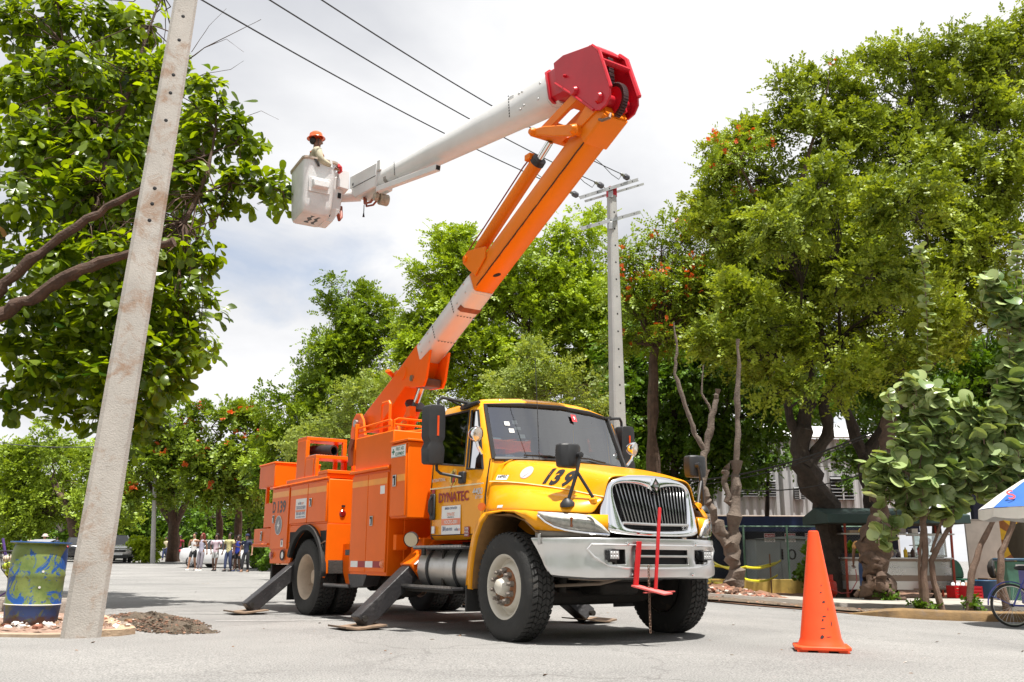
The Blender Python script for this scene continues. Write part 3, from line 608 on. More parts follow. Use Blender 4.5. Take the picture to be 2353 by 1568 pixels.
# ---------------------------------------------------------------- cab
def ring(y):   # y: list of 10 (x,|y|,z) from rear centre to front centre
    return [(a, -b, c) for a, b, c in y]+[(a, b, c) for a, b, c in y[-2:0:-1]]
LV = [
 [(-1.78,0,.97),(-1.78,.6,.97),(-1.76,.94,.97),(-1.62,1.0,.96),(-.96,1.01,.96),(-.9,1.01,.96),(-.62,1.01,.97),(-.52,.95,.98),(-.5,.5,.98),(-.5,0,.98)],
 [(-1.80,0,1.03),(-1.80,.6,1.03),(-1.78,.98,1.03),(-1.62,1.04,1.02),(-.96,1.05,1.02),(-.9,1.05,1.02),(-.6,1.05,1.02),(-.5,.98,1.02),(-.49,.5,1.02),(-.49,0,1.02)],
 [(-1.80,0,1.54),(-1.80,.6,1.54),(-1.78,1.0,1.54),(-1.62,1.055,1.54),(-.96,1.06,1.54),(-.9,1.06,1.54),(-.6,1.055,1.54),(-.5,1.0,1.55),(-.47,.5,1.6),(-.46,0,1.6)],
 [(-1.80,0,1.80),(-1.80,.6,1.80),(-1.78,.99,1.79),(-1.60,1.045,1.83),(-.95,1.045,1.755),(-.90,1.045,1.72),(-.595,1.035,1.695),(-.535,.93,1.805),(-.40,.5,1.815),(-.31,0,1.815)],
 [(-1.78,0,2.24),(-1.78,.6,2.24),(-1.76,.92,2.30),(-1.56,.975,2.385),(-.965,.985,2.375),(-.91,.985,2.37),(-.80,.975,2.36),(-.79,.885,2.425),(-.665,.5,2.445),(-.60,0,2.455)],
 [(-1.76,0,2.42),(-1.76,.6,2.42),(-1.72,.88,2.43),(-1.55,.93,2.47),(-.99,.945,2.465),(-.93,.94,2.465),(-.86,.91,2.462),(-.84,.83,2.475),(-.705,.49,2.498),(-.645,0,2.508)],
 [(-1.66,0,2.53),(-1.66,.5,2.525),(-1.62,.74,2.52),(-1.5,.78,2.525),(-1.02,.79,2.525),(-.98,.79,2.522),(-.93,.76,2.52),(-.9,.7,2.525),(-.80,.42,2.54),(-.76,0,2.548)],
 [(-1.4,0,2.565),(-1.4,.2,2.565),(-1.35,.3,2.565),(-1.3,.35,2.565),(-1.1,.35,2.565),(-1.08,.35,2.565),(-1.05,.32,2.565),(-1.02,.28,2.565),(-1.0,.15,2.565),(-1.0,0,2.566)]]
rings = [ring(l) for l in LV]; n = 18; mb = MB(); vs = [p for q in rings for p in q]; fs = []
def mir(k): return k if k <= 9 else 18-k
for j in range(len(rings)-1):
    for k in range(n):
        a, b = mir(k), mir((k+1) % n); lo = min(a, b)
        if j == 3 and lo in (0, 3, 5, 7, 8): continue
        fs.append((j*n+k, j*n+(k+1)%n, (j+1)*n+(k+1)%n, (j+1)*n+k))
fs.append(tuple(7*n+k for k in range(n))); mb.add(vs, fs)
cab = P('cab', mb, [YE, INT], bevel=.012, ang=28)
m = cab.modifiers.new('solidify', 'SOLIDIFY'); m.thickness = .035; m.offset = -1; m.material_offset = 1; m.material_offset_rim = 0
cab.modifiers.move(1, 0)
D_, E_ = rings[3], rings[4]
def pane(idx, name, mat, inset=.02, frame=.014, fm=None, lab=None):
    lo = [Vector(D_[i % 18]) for i in idx]; hi_ = [Vector(E_[i % 18]) for i in idx]
    c = sum(lo+hi_, Vector())/(2*len(idx)); mid = Vector((-1.15, 0, 2.0)); nrm = (c-mid).normalized()
    g = P(name, MB().loft([[p-nrm*inset for p in lo], [p-nrm*inset for p in hi_]]), mat, cab, smooth=True, ang=60)
    loop = lo+hi_[::-1]+[lo[0]]
    P('window_seal', MB().tube([p-nrm*.004 for p in loop], frame, 6), fm or BLK, g)
    return g
pane([7, 8, 9, 10, 11], 'windscreen', GLS, .012, .026)
pane([3, 4], 'door_window', GLT); pane([5, 6], 'quarter_window', GLT); pane([15, 14], 'door_window', GLT); pane([13, 12], 'quarter_window', GLT)
pane([17, 0, 1], 'rear_window', GLT)
# door seams, handle, badge, trim
for s in (-1, 1):
    y = lambda z: s*(1.0565 if 1.1 < z < 1.7 else 1.052)
    seam = [(-.50,s*1.0025,1.80),(-.515,s*1.022,1.62),(-.525,s*1.0415,1.4),(-.53,s*1.042,1.15),(-.62,s*1.053,1.0)]
    P('door_seam', MB().tube(seam, .008, 5), DRK, cab)
    P('door_seam', MB().tube([(-1.66,s*1.036,1.0),(-1.665,s*1.05,1.5),(-1.655,s*1.03,1.85),(-1.60,s*.965,2.4)], .006, 5), DRK, cab)
    P('door_seam', MB().tube([(-1.66,s*1.04,1.02),(-.62,s*1.053,1.02)], .005, 5), DRK, cab)
    hd = P('door_handle', MB().box(-1.645, -1.545, s*1.085-.02, s*1.085+.02, 1.19, 1.485) if s > 0 else MB().box(-1.645, -1.545, -1.082, -1.05, 1.19, 1.485), BLK, cab, bevel=.03, seg=3)
    P('grip', MB().tube([(-1.595, s*1.085, 1.24), (-1.595, s*1.112, 1.29), (-1.595, s*1.112, 1.40), (-1.595, s*1.085, 1.45)], .013, 8), BLK, hd)
    P('door_stripe', MB().box(-1.66, -.53, s*1.063-.002, s*1.063+.002, 1.533, 1.548), MATS['cream_stripe'], cab)
    # main mirror
    mr = P('side_mirror', MB().loft([[(-1.04+dx, s*(1.385+dy*k), z) for dx, dy in ((-.07,-.12),(.06,-.105),(.085,0),(.06,.105),(-.07,.12))] for z, k in ((1.755,.72),(1.775,.92),(1.92,1.0),(1.955,.88),(1.98,.76),(2.005,.78),(2.03,.96),(2.06,1.02),(2.33,1.0),(2.385,.9),(2.40,.7))], closed=True, caps=True), BLK, bevel=.006, ang=60, label='tall black side mirror with amber reflector' if s < 0 else None)
    P('mirror_glass', MB().box(-1.114, -1.112, s*1.385-.10, s*1.385+.10, 2.03, 2.36).box(-1.114, -1.112, s*1.385-.095, s*1.385+.095, 1.79, 1.94), CHR, mr)
    P('reflector_strip', MB().box(-.962, -.951, s*1.385-.012, s*1.385+.012, 2.06, 2.28), M('orange_reflector', (.7, .07, .01), .3, coat=.5), mr)
    P('mirror_arm', MB().tube([(-1.05,s*1.34,2.38),(-1.05,s*1.335,2.46),(-1.04,s*1.30,2.50),(-1.0,s*1.10,2.475),(-.97,s*.95,2.455)], .017, 8), BLK, mr)
    P('mirror_brace', MB().tube([(-1.03,s*1.24,2.49),(-1.10,s*1.05,2.455),(-1.13,s*.95,2.44)], .012, 8), BLK, mr)
    P('mirror_mount', MB().tube([(-1.16,s*.955,2.425),(-1.0,s*.985,2.43),(-.82,s*.95,2.455)], [.035,.05,.025], 8, flat=.7), BLK, mr)
    P('mirror_arm', MB().tube([(-1.05,s*1.34,1.77),(-1.05,s*1.335,1.70),(-1.03,s*1.30,1.665),(-.95,s*1.12,1.63),(-.93,s*1.08,1.625)], .017, 8), BLK, mr)
    P('mirror_foot', MB().box(-1.0, -.89, s*1.075-.025, s*1.075+.025, 1.56, 1.69), BLK, mr, bevel=.015)
    # spot lamp on the pillar
    sp = P('spot_lamp', MB().lathe([(.0,-.085),(.045,-.075),(.08,-.03),(.088,.02),(.082,.03)], (-.60,s*1.12,2.06), (.75,s*-.25 if s < 0 else .3,-.15), 18), CHR)
    P('spot_lens', MB().lathe([(.0,.026),(.06,.025),(.08,.022)], (-.60,s*1.12,2.06), (.75,s*-.25 if s < 0 else .3,-.15), 18), M('spot_glass', (.72, .69, .62), .12, metal=.7), sp)
    P('spot_stem', MB().tube([(-.60,s*1.11,1.98),(-.605,s*1.09,1.93),(-.62,s*1.03,1.86)], .018, 8), CHR, sp)
    # hood mirror on a V of struts
    hm = P('hood_mirror', MB().loft([[(.66+dx*k, s*(.86+dy*k), z) for dx, dy in ((-.06,-.115),(.03,-.12),(.07,-.06),(.07,.06),(.03,.12),(-.06,.115))] for z, k in ((1.62,.8),(1.635,.97),(1.73,1.04),(1.835,1.0),(1.85,.85))], closed=True, caps=True), BLK, bevel=.008, ang=60)
    P('mirror_knuckle', MB().lathe([(.0,-.03),(.028,-.02),(.028,.03),(.0,.035)], (.75,s*.80,1.74), (1,0,0), 12), BLK, hm)
    P('strut', MB().tube([(.76,s*.80,1.74),(.755,s*.84,1.56),(.70,s*.90,1.31)], .018, 8), BLK, hm)
    P('strut', MB().tube([(.757,s*.83,1.57),(.80,s*.745,1.42),(.825,s*.70,1.335)], .016, 8), BLK, hm)
    P('strut_foot', MB().lathe([(.075,-.01),(.07,.015),(.04,.045),(.02,.06)], (.69,s*.905,1.272), (.15,s*.25,1), 14), BLK, hm)
    P('strut_foot', MB().lathe([(.04,-.02),(.038,.02),(.02,.03)], (.825,s*.70,1.31), (.1,s*.3,1), 12), YE, hm)
for i, y in enumerate((-.62, -.2, 0, .2, .62)):
    P('roof_marker', MB().ball((-.74-.09*abs(y)*1.2-(.06 if abs(y) > .5 else 0), y, 2.508-.02*abs(y)), (.05, .085, .028), 12, 6), AMB, cab)
P('aerial', MB().tube([(-.28,-.52,1.80),(-.31,-.52,2.3),(-.36,-.52,2.95)], .004, 5), BLK)
P('wiper', MB().tube([(-.36,-.10,1.83),(-.38,-.3,1.86),(-.42,-.62,1.855)], .010, 5), BLK); P('wiper', MB().tube([(-.34,.45,1.83),(-.33,.2,1.86),(-.33,-.12,1.85)], .010, 5), BLK)
P('dashboard', MB().box(-.98, -.52, -.9, .9, 1.45, 1.75).tube([(-.62,-.85,1.74),(-.50,0,1.76),(-.62,.85,1.74)], .07, 8), INT, cab, bevel=.04)
for y in (-.5, .5):
    P('seat', MB().box(-1.62, -1.15, y-.26, y+.26, 1.30, 1.48).box(-1.72, -1.56, y-.26, y+.26, 1.46, 2.06).box(-1.70, -1.60, y-.14, y+.14, 2.06, 2.26), M('seat_cloth', (.05, .05, .055), .85), cab, bevel=.05, seg=3)
mb = MB(); c0 = Vector((-.92, .5, 1.80)); ax = Vector((-.72, 0, .69)); u = ax.orthogonal().normalized(); w = ax.normalized().cross(u)
mb.tube([c0+(u*math.cos(2*math.pi*k/24)+w*math.sin(2*math.pi*k/24))*.21 for k in range(25)], .016, 8); mb.tube([c0-u*.2, c0, c0+u*.2], .015, 6); mb.tube([c0, c0-ax.normalized()*.35], .03, 6)
P('steering_wheel', mb, INT, cab)
mb = MB(); rs = np.random.default_rng(4)
for k in range(16): mb.ball((-.70+.10*rs.normal(), -.42+.17*rs.normal(), 1.79+.04*abs(rs.normal())), (.10, .13, .05+.03*rs.random()), 8, 6)
P('bundled_clothes', mb, M('denim_cloth', (.045, .06, .085), .9, var=.5, vs=9), cab)
P('red_cord', MB().tube([(-.60,-.30,1.92),(-.58,-.2,1.86),(-.60,-.12,1.82)], .012, 6), RED2, cab)
for y, z, w_, h_ in ((-.70,2.215,.055,.045),(-.605,2.235,.055,.045),(-.585,2.165,.065,.035),(-.665,2.135,.055,.045),(-.55,2.075,.055,.045)):
    f_ = (z-1.815)/.63; x = -.44-.27*f_-.19*(abs(y)-.5); P('windscreen_sticker', MB().prism([(y-w_/2, z-h_/2), (y+w_/2, z-h_/2), (y+w_/2, z+h_/2), (y-w_/2, z+h_/2)], x+.012, x+.014, lambda a, c, b: (c-(b-z)*.43-(abs(a)-abs(y))*.33, a, b)), WHS, cab)
P('windscreen_sticker', MB().prism([(.14, 2.30), (.21, 2.30), (.21, 2.385), (.14, 2.385)], -.555, -.553, lambda a, c, b: (c-(b-2.34)*.43, a, b)), M('red_sticker', (.6, .05, .06), .5), cab)
text('sticker_text', '9', WHS, cab, (-.540, .158, 2.322), (0, 1, 0), (-.43, 0, 1), .06, .003, .001)
P('firewall', MB().box(-.52, -.49, -.86, .86, .95, 1.6), CHA, cab)
P('cab_floor', MB().box(-1.76, -.5, -.98, .98, .98, 1.02), CHA, cab)
# lettering on the door and the hood side
XR, ZU = (1, 0, 0), (0, 0, 1)
text('lettering', 'DYNATEC', RDS, cab, (-1.47, -1.0625, 1.38), XR, ZU, .145, .002, .004, width=.64)
text('lettering', 'INTERNATIONAL', STEEL, cab, (-1.62, -1.0625, 1.615), XR, ZU, .05, .004, .001, width=.30)
text('lettering', '4400', STEEL, cab, (-.74, -1.0635, 1.43), XR, ZU, .095, .006, .002, width=.20, shear=.1)
text('lettering', 'DT530', STEEL, cab, (-.68, -1.0635, 1.385), XR, ZU, .045, .006, .001, width=.14)
P('lightning_badge', MB().prism([(-1.275,1.46),(-1.19,1.55),(-1.235,1.60),(-1.215,1.70),(-1.13,1.735),(-1.085,1.72),(-1.08,1.62),(-1.13,1.555),(-1.175,1.545)], -1.0635, -1.0625), M('badge_yellow', (.85, .6, .08), .4), cab)
for x, h_ in ((-1.185, .10), (-1.155, .13), (-1.125, .11)): P('badge_figure', MB().box(x-.01, x+.01, -1.066, -1.064, 1.585, 1.585+h_), BKS, cab)
P('badge_bolt', MB().prism([(-1.215,1.50),(-1.15,1.60),(-1.17,1.60),(-1.09,1.72),(-1.12,1.64),(-1.10,1.63)], -1.068, -1.067), RED2, cab)
P('round_seal', MB().lathe([(.0,.002),(.036,.002),(.036,0)], (-1.585,-1.0625,1.515), (0,-1,0), 18), M('seal_maroon', (.35,.03,.05), .5), cab)
sg_ = P('contractor_notice', MB().box(-1.385, -.985, -1.0650, -1.0615, 1.025, 1.335), WHS, cab, label='white contractor notice with salmon band on the door')
P('notice_band', MB().box(-1.385, -.985, -1.0665, -1.0655, 1.125, 1.195), PNK, sg_)
for body, z, s_, w_, mt in (('EMPRESA CONTRATISTA', 1.295, .035, .26, BLU), ('DYNATEC', 1.225, .05, .16, PNK), ('INTERNACIONAL S.R.L.', 1.205, .015, .14, BKS), ('NOCPO-2001', 1.14, .055, .28, WHS), ('(809) 683-9393', 1.065, .045, .21, BLU), ('Llame a:', 1.10, .02, .07, BLU), ('ede', 1.062, .05, .07, BLU)):
    x0 = {'(809) 683-9393': -1.36, 'Llame a:': -1.36, 'ede': -1.10}.get(body, -1.185-w_/2); text('notice_text', body, mt, sg_, (x0, -1.0675 if body[0] == 'N' else -1.0655, z), XR, ZU, s_, .001, .0006, width=w_)
text('notice_text', 'sur', PNK, sg_, (-1.03, -1.0655, 1.062), XR, ZU, .05, .001, .0006, width=.04)
P('fuel_placard', MB().box(-.90, -.80, -1.0645, -1.0615, .995, 1.10), RDS, cab); 
for t_, z in (('DIESEL', 1.07), ('FUEL', 1.037), ('ONLY', 1.004)): text('placard_text', t_, WHS, cab, (-.89, -1.066, z), XR, ZU, .03, .001, .0008, width=.08)
P('door_decal', MB().box(-1.615, -1.55, -1.0615, -1.0585, 1.04, 1.12), WHS, cab)
def hood_y(x):   # hood flank plane
    xs_ = [a for a, _ in ST]; y3 = [h[4][0] for _, h in ST]; z3 = [h[4][1] for _, h in ST]; return float(np.interp(x, xs_, y3)), float(np.interp(x, xs_, z3))
def flank(x, dz, o=.012):   # point on hood flank dz above the crease
    y, z = hood_y(x); return Vector((x+o*.3, y+.55*dz-o*.85-.03*math.sin(min(1, dz/.2)*math.pi), z+dz+o*.4))
def flank_text(body, x, dz, size, mat, shear=0., weight=0.):
    a = flank(x, dz); b = flank(x+.1, dz-.0); c = flank(x, dz+.12); return drape(text('lettering', body, mat, hood, a, b-a+Vector((0,0,.02)), (0,0,1), size, .004, weight, shear), hood, .005)
flank_text('1', .19, .012, .20, BKS, .12, .010); flank_text('3', .29, .012, .20, BKS, .12, .010); flank_text('9', .42, .016, .20, BKS, .12, .010)
drape(text('plate_text', '54P02', BKS, hood, flank(-.415, .024, .018), XR, ZU, .04, .001, .0006, width=.13), hood, .006)
drape(P('hood_plate', MB().add([flank(-.43, .012, .013), flank(-.26, .012, .013), flank(-.26, .062, .013), flank(-.43, .062, .013)], [(0,1,2,3)]), WHS, hood, smooth=False), hood, .003)
mb = MB(); cpt = flank(-.05, .10, .016); ex = (flank(.08, .115)-flank(-.12, .115)).normalized(); ey = (flank(-.02, .16)-flank(-.02, .07)).normalized()
drape(P('round_badge', MB().add([cpt+ex*math.cos(2*math.pi*k/24)*.075+ey*math.sin(2*math.pi*k/24)*.075 for k in range(24)], [tuple(range(24))]), M('silver_badge', (.52,.50,.52), .4, var=.2, vs=12), hood, smooth=False), hood, .004)
bolt = [(.02,.06),(-.035,-.01),(-.005,-.005),(-.03,-.07),(.04,.012),(.008,.008)]
drape(P('badge_bolt', MB().add([cpt+ex*a_+ey*b_ for a_, b_ in bolt], [tuple(range(6))]), WHS, hood, smooth=False), hood, .008)
drape(P('fender_plate', MB().add([(-.12,-1.2,1.262),(-.02,-1.2,1.262),(-.02,-1.2,1.288),(-.12,-1.2,1.288)], [(0,1,2,3)]), WHS, hood, smooth=False), hood, .003)
# ---------------------------------------------------------------- tank, steps, outriggers
tk = P('fuel_tank', MB().lathe([(.0,0),(.24,0),(.262,.02),(.262,1.10),(.24,1.12),(0,1.12)], (-1.83,-.86,.66), (1,0,0), 32), TANK)
for x in (-1.62, -1.03): P('tank_strap', MB().lathe([(.266,0),(.272,.004),(.272,.052),(.266,.056)], (x,-.86,.66), (1,0,0), 32), BLK, tk)
mb = MB()
for i in range(11):
    for j in range(4): 
        a = R(62+9*j)+math.pi/2*0; y = -.86-math.sin(R(14+10*j))*.2635; z = .66+math.cos(R(14+10*j))*.2635
        mb.beam((-1.79+.062*i+(.03 if j % 2 else 0), y-.002, z), (-1.775+.062*i+(.03 if j % 2 else 0), y-.006, z-.012), .008, .004)
P('heat_slots', mb, M('slot_shine', (.85,.84,.82), .3), tk)
P('filler_cap', MB().lathe([(.0,.07),(.05,.06),(.055,.0)], (-.80,-.92,.90), (0,-.2,1), 14), BLK, tk)
def tread_step(x0, x1, y0, y1, z):
    o = P('step', MB().box(x0, x1, y0, y1, z-.03, z), BLKP, bevel=.004); mb = MB(); k = 0
    while x0+.03*k < x1-.02: mb.box(x0+.03*k+.004, x0+.03*k+.018, y0-.004, y0+.06, z-.012, z+.012); k += 1
    P('step_teeth', mb, STEEL, o, smooth=False); return o
tread_step(-1.78, -.72, -1.20, -.95, .895); tread_step(-2.05, -.80, -1.26, -1.0, .472); tread_step(-4.22, -3.42, -1.22, -.9, .425)
P('step_hanger', MB().box(-1.9, -.85, -1.22, -1.05, .41, .44).box(-1.3, -1.26, -1.1, -.9, .44, .9).box(-1.55, -1.51, -1.22, -1.18, .80, .88), CHA)
P('step', MB().box(-3.62, -3.40, -1.20, -1.0, .80, .87), BLKP, bevel=.006)
P('step_bracket', MB().prism([(-3.5,.57),(-2.95,.57),(-3.05,.43),(-3.42,.40)], -1.20, -1.0), BLKP, bevel=.004)
def outrigger(x, s, yt, zt, yp, xp, sleeve=True):
    a = Vector((x, s*yt, zt)); b = Vector((xp, s*yp, .07)); o = P('outrigger_leg', MB().beam(a, b, .19, .20, (1, 0, 0)), BLKP, bevel=.012)
    P('leg_pin', MB().tube([(xp-.13, s*(yp-.02), .12), (xp+.13, s*(yp-.02), .12)], .035, 10), CHA, o)
    P('foot_plate', MB().add([(xp-.26,s*(yp-.22),.045),(xp+.26,s*(yp-.22),.045),(xp+.26,s*(yp+.12),.012),(xp+.24,s*(yp+.26),.03),(xp-.24,s*(yp+.26),.03),(xp-.26,s*(yp+.12),.012)]+[(xp-.26,s*(yp-.22),.06),(xp+.26,s*(yp-.22),.06),(xp+.26,s*(yp+.12),.03),(xp+.24,s*(yp+.26),.05),(xp-.24,s*(yp+.26),.05),(xp-.26,s*(yp+.12),.03)], [(0,1,2,5),(5,2,3,4),(6,11,8,7),(11,10,9,8),(0,6,7,1),(1,7,8,2),(2,8,9,3),(3,9,10,4),(4,10,11,5),(5,11,6,0)]), M('rusty_plate', (.22,.15,.10), .8, var=.4, vs=9), o)
    if sleeve:
        d = (b-a).normalized(); sl_ = P('outrigger_sleeve', MB().beam(a-d*.35, a+d*.16, .235, .25, (1, 0, 0)), OR, bevel=.012)
        P('shackle', MB().tube([a+d*.10+Vector((.13, -s*.0, .02)), a+d*.16+Vector((.17, 0, -.0)), a+d*.05+Vector((.18, 0, .10)), a-d*.02+Vector((.15, 0, .08))], .014, 6), OR, sl_)
    return o
outrigger(-2.02, -1, .98, .72, 1.72, -2.02); outrigger(-5.40, -1, 1.05, .70, 1.83, -5.40, False)
outrigger(-2.02, 1, .70, .60, 1.22, -1.62, False); outrigger(-5.40, 1, 1.05, .70, 1.83, -5.40, False)
P('outrigger_box', MB().box(-2.2, -1.9, -1.0, 1.0, .66, 1.0), OR, bevel=.01); P('caution_decal', MB().beam((-1.885,-1.00,.80), (-1.885,-1.12,.70), .003, .07, (1,0,0)), WHS)
wl = P('flood_lamp', MB().lathe([(.0,-.09),(.05,-.085),(.085,-.03),(.09,.02)], (-1.98,-1.12,.98), (.55,-.75,-.25), 18), BLK); P('flood_lens', MB().lathe([(.0,.012),(.084,.01)], (-1.98,-1.12,.98), (.55,-.75,-.25), 18), M('warm_glass', (.6,.52,.38), .2, metal=.4), wl)
P('lamp_stalk', MB().tube([(-2.3,-1.0,1.05),(-2.15,-1.02,1.06),(-2.05,-1.06,1.02)], .018, 8), OR); P('valve_box', MB().box(-2.36,-2.28,-1.16,-1.0,.86,1.04), OR, bevel=.006)
# ---------------------------------------------------------------- service body
def handle(x, z, parent, y=-1.222, w=.075, h=.12):
    o = P('latch', MB().box(x-w/2, x+w/2, y-.012, y, z-h/2, z+h/2), STEEL, parent, bevel=.005); P('latch_pocket', MB().box(x-w*.34, x+w*.34, y-.0135, y-.0125, z-h*.40, z+h*.40), DRK, parent); P('latch_paddle', MB().box(x-w*.26, x+w*.12, y-.017, y-.0136, z-h*.36, z+h*.2), STEEL, parent); return o
def both(f):
    for s in (-1, 1): f(s)
def cabinet(name, x0, x1, z0, z1, depth=.72, lab=None):
    for s in (-1, 1):
        y0, y1 = sorted((s*1.20, s*(1.20-depth))); o = P(name, MB().box(x0, x1, y0, y1, z0, z1), OR, bevel=.012, label=lab)
        if s < 0: right = o
        else: P('door', MB().box(x0+.03, x1-.03, 1.20, 1.215, z0+.04, z1-.04), OR, o, bevel=.005)
    return right
def door(parent, x0, x1, z0, z1): return P('door', MB().box(x0, x1, -1.222, -1.20, z0, z1), OR, parent, bevel=.006)
big = cabinet('side_cabinet', -3.45, -2.42, .56, 1.83, .85)
door(big, -3.435, -2.972, .60, 1.79); door(big, -2.962, -2.435, .60, 1.79); handle(-2.83, 1.213, big, -1.223)
P('cabinet_ledge', MB().box(-3.50, -2.40, -1.245, -1.0, 1.825, 1.862), OR, big, bevel=.008)
for x0, x1 in ((-3.43, -2.976), (-2.958, -2.44)): P('reflective_band', MB().box(x0, x1, -1.2245, -1.2225, 1.65, 1.722), BAND, big)
for i, x in enumerate((-3.38, -3.17, -2.96, -2.75)): P('warning_strip', MB().box(x, x+.205, -1.2255, -1.2235, .655, .73), WHS if i % 2 == 0 else RDS, big)
P('side_marker', MB().lathe([(.0,.02),(.035,.018),(.045,.006),(.05,0)], (-2.50,-1.223,.70), (0,-1,0), 16), AMB, big); P('small_decal', MB().box(-2.62,-2.50,-1.2245,-1.2225,1.53,1.63), WHS, big)
up_ = P('upper_box', MB().box(-3.44, -2.36, -1.20, 1.20, 1.865, 2.30), OR, bevel=.015); P('seam_bead', MB().tube([(-2.352,-1.1,2.17),(-2.352,1.1,2.17)], .012, 6), OR, up_)
aid = P('first_aid_cabinet', MB().box(-2.375, -1.965, -1.20, -.45, 1.225, 2.12), OR, bevel=.01, label='tall orange cabinet with first aid sign behind the cab'); P('cabinet_lid', MB().box(-2.40,-1.945,-1.225,-.43,2.122,2.15), OR, aid, bevel=.006)
door(aid, -2.36, -1.985, 1.25, 2.10); handle(-2.245, 1.668, aid, -1.223, .085, .14); P('reflective_band', MB().box(-2.19,-1.99,-1.2245,-1.2225,1.655,1.735), BAND, aid)
fa = P('first_aid_sign', MB().box(-2.355,-1.995,-1.227,-1.223,1.945,2.085), WHS, aid); text('sign_text', 'FIRST AID', GRN, fa, (-2.235,-1.2275,2.025), XR, ZU, .055, .001, .0008, width=.20); text('sign_text', 'EQUIPMENT', GRN, fa, (-2.25,-1.2275,1.965), XR, ZU, .055, .001, .0008, width=.23)
P('cross', MB().box(-2.335,-2.265,-1.2285,-1.2275,2.005,2.025).box(-2.31,-2.29,-1.2290,-1.2280,1.98,2.05), GRN, fa)
for a_, b_, c_, d_ in ((-2.352,-1.998,1.948,1.953),(-2.352,-1.998,2.077,2.082)): P('sign_border', MB().box(a_, b_, -1.2282, -1.2272, c_, d_), GRN, fa)
aidl = P('side_cabinet', MB().box(-2.375, -1.965, .45, 1.20, 1.225, 2.12), OR, bevel=.01)
P('bulkhead', MB().box(-2.41, -2.38, -1.0, 1.0, .75, 1.9), OR, bevel=.004)
rc = cabinet('side_cabinet', -5.63, -4.245, 1.22, 1.83, .75)
door(rc, -5.60, -4.94, 1.25, 1.80); door(rc, -4.92, -4.265, 1.25, 1.80); handle(-4.81, 1.53, rc, -1.223)
for x0, x1 in ((-5.58, -4.945), (-4.915, -4.28)): P('reflective_band', MB().box(x0, x1, -1.2245, -1.2225, 1.655, 1.738), BAND, rc)
ns = P('utility_notice', MB().box(-5.37,-4.965,-1.226,-1.2225,1.315,1.60), WHS, rc, label='white utility notice with telephone number')
for t_, x, z, s_, w_, mt in (('ede', -5.28, 1.515, .07, .12, BLU), ('sur', -5.15, 1.515, .07, .09, PNK), ('ESTA BRIGADA NO ESTA AUTORIZADA', -5.34, 1.475, .03, .35, BLU), ('A CORTAR O RECONECTAR SERVICIO', -5.34, 1.45, .03, .35, BLU), ('809-683-9393', -5.33, 1.365, .06, .33, BLU), ('www.edesur.com.do', -5.33, 1.33, .035, .33, BLU)): text('notice_text', t_, mt, ns, (x, -1.2265, z), XR, ZU, s_, .001, .0005, width=w_)
P('notice_band', MB().box(-5.35,-4.985,-1.2285,-1.2265,1.41,1.44), PNK, ns)
for z in (1.46, ): pass
P('tail_lamp', MB().lathe([(.0,.015),(.035,.013),(.05,.0)], (-4.243,-.98,1.36), (1,0,0), 16), M('dark_red_lens', (.25,.01,.01), .25, coat=.5), rc); P('small_light', MB().box(-4.244,-4.236,-1.0,-.95,1.45,1.475), BLK, rc)
rr_ = cabinet('side_cabinet', -6.385, -5.64, .675, 1.815, .75)
door(rr_, -6.37, -5.66, .89, 1.79); handle(-6.256, 1.337, rr_, -1.223); P('reflective_band', MB().box(-6.36,-5.67,-1.2245,-1.2225,1.66,1.745), BAND, rr_)
text('lettering', 'D', BKS, rr_, (-6.33,-1.224,1.435), XR, ZU, .24, .001, .006, width=.12); text('lettering', '139', BKS, rr_, (-6.15,-1.224,1.435), XR, ZU, .24, .001, .006, width=.33)
lb = P('round_badge', MB().lathe([(.0,.003),(.14,.003),(.14,0)], (-6.03,-1.2235,1.242), (0,-1,0), 28), GRY, rr_); P('badge_bolt', MB().prism([(-6.0,1.33),(-6.09,1.23),(-6.04,1.235),(-6.07,1.15),(-5.98,1.255),(-6.03,1.25)], -1.2285, -1.2270), WHS, rr_); P('badge_rim', MB().lathe([(.145,.002),(.145,.005),(.137,.005)], (-6.03,-1.2235,1.242), (0,-1,0), 28), WHS, rr_)
P('small_decal', MB().box(-5.90,-5.80,-1.2245,-1.2225,.92,1.04), WHS, rr_); P('decal_head', MB().box(-5.90,-5.80,-1.2260,-1.2250,1.015,1.04), RDS, rr_); P('decal_figure', MB().box(-5.87,-5.855,-1.226,-1.225,.94,1.0).box(-5.845,-5.83,-1.226,-1.225,.95,1.0), BKS, rr_)
P('round_vent', MB().lathe([(.045,.0),(.075,.012),(.08,0)], (-5.80,-1.222,.80), (0,-1,0), 18), BLK, rr_); P('vent_face', MB().lathe([(.0,.004),(.05,.004)], (-5.80,-1.222,.80), (0,-1,0), 16), WHS, rr_); P('side_marker', MB().lathe([(.0,.016),(.045,.012),(.055,0)], (-6.28,-1.222,.80), (0,-1,0), 14), M('red_lens', (.4,.03,.02), .3, coat=.5), rr_)
P('cabinet_rim', MB().tube([(-6.39,-1.21,1.822),(-4.25,-1.21,1.845)], .018, 6), OR, rr_)
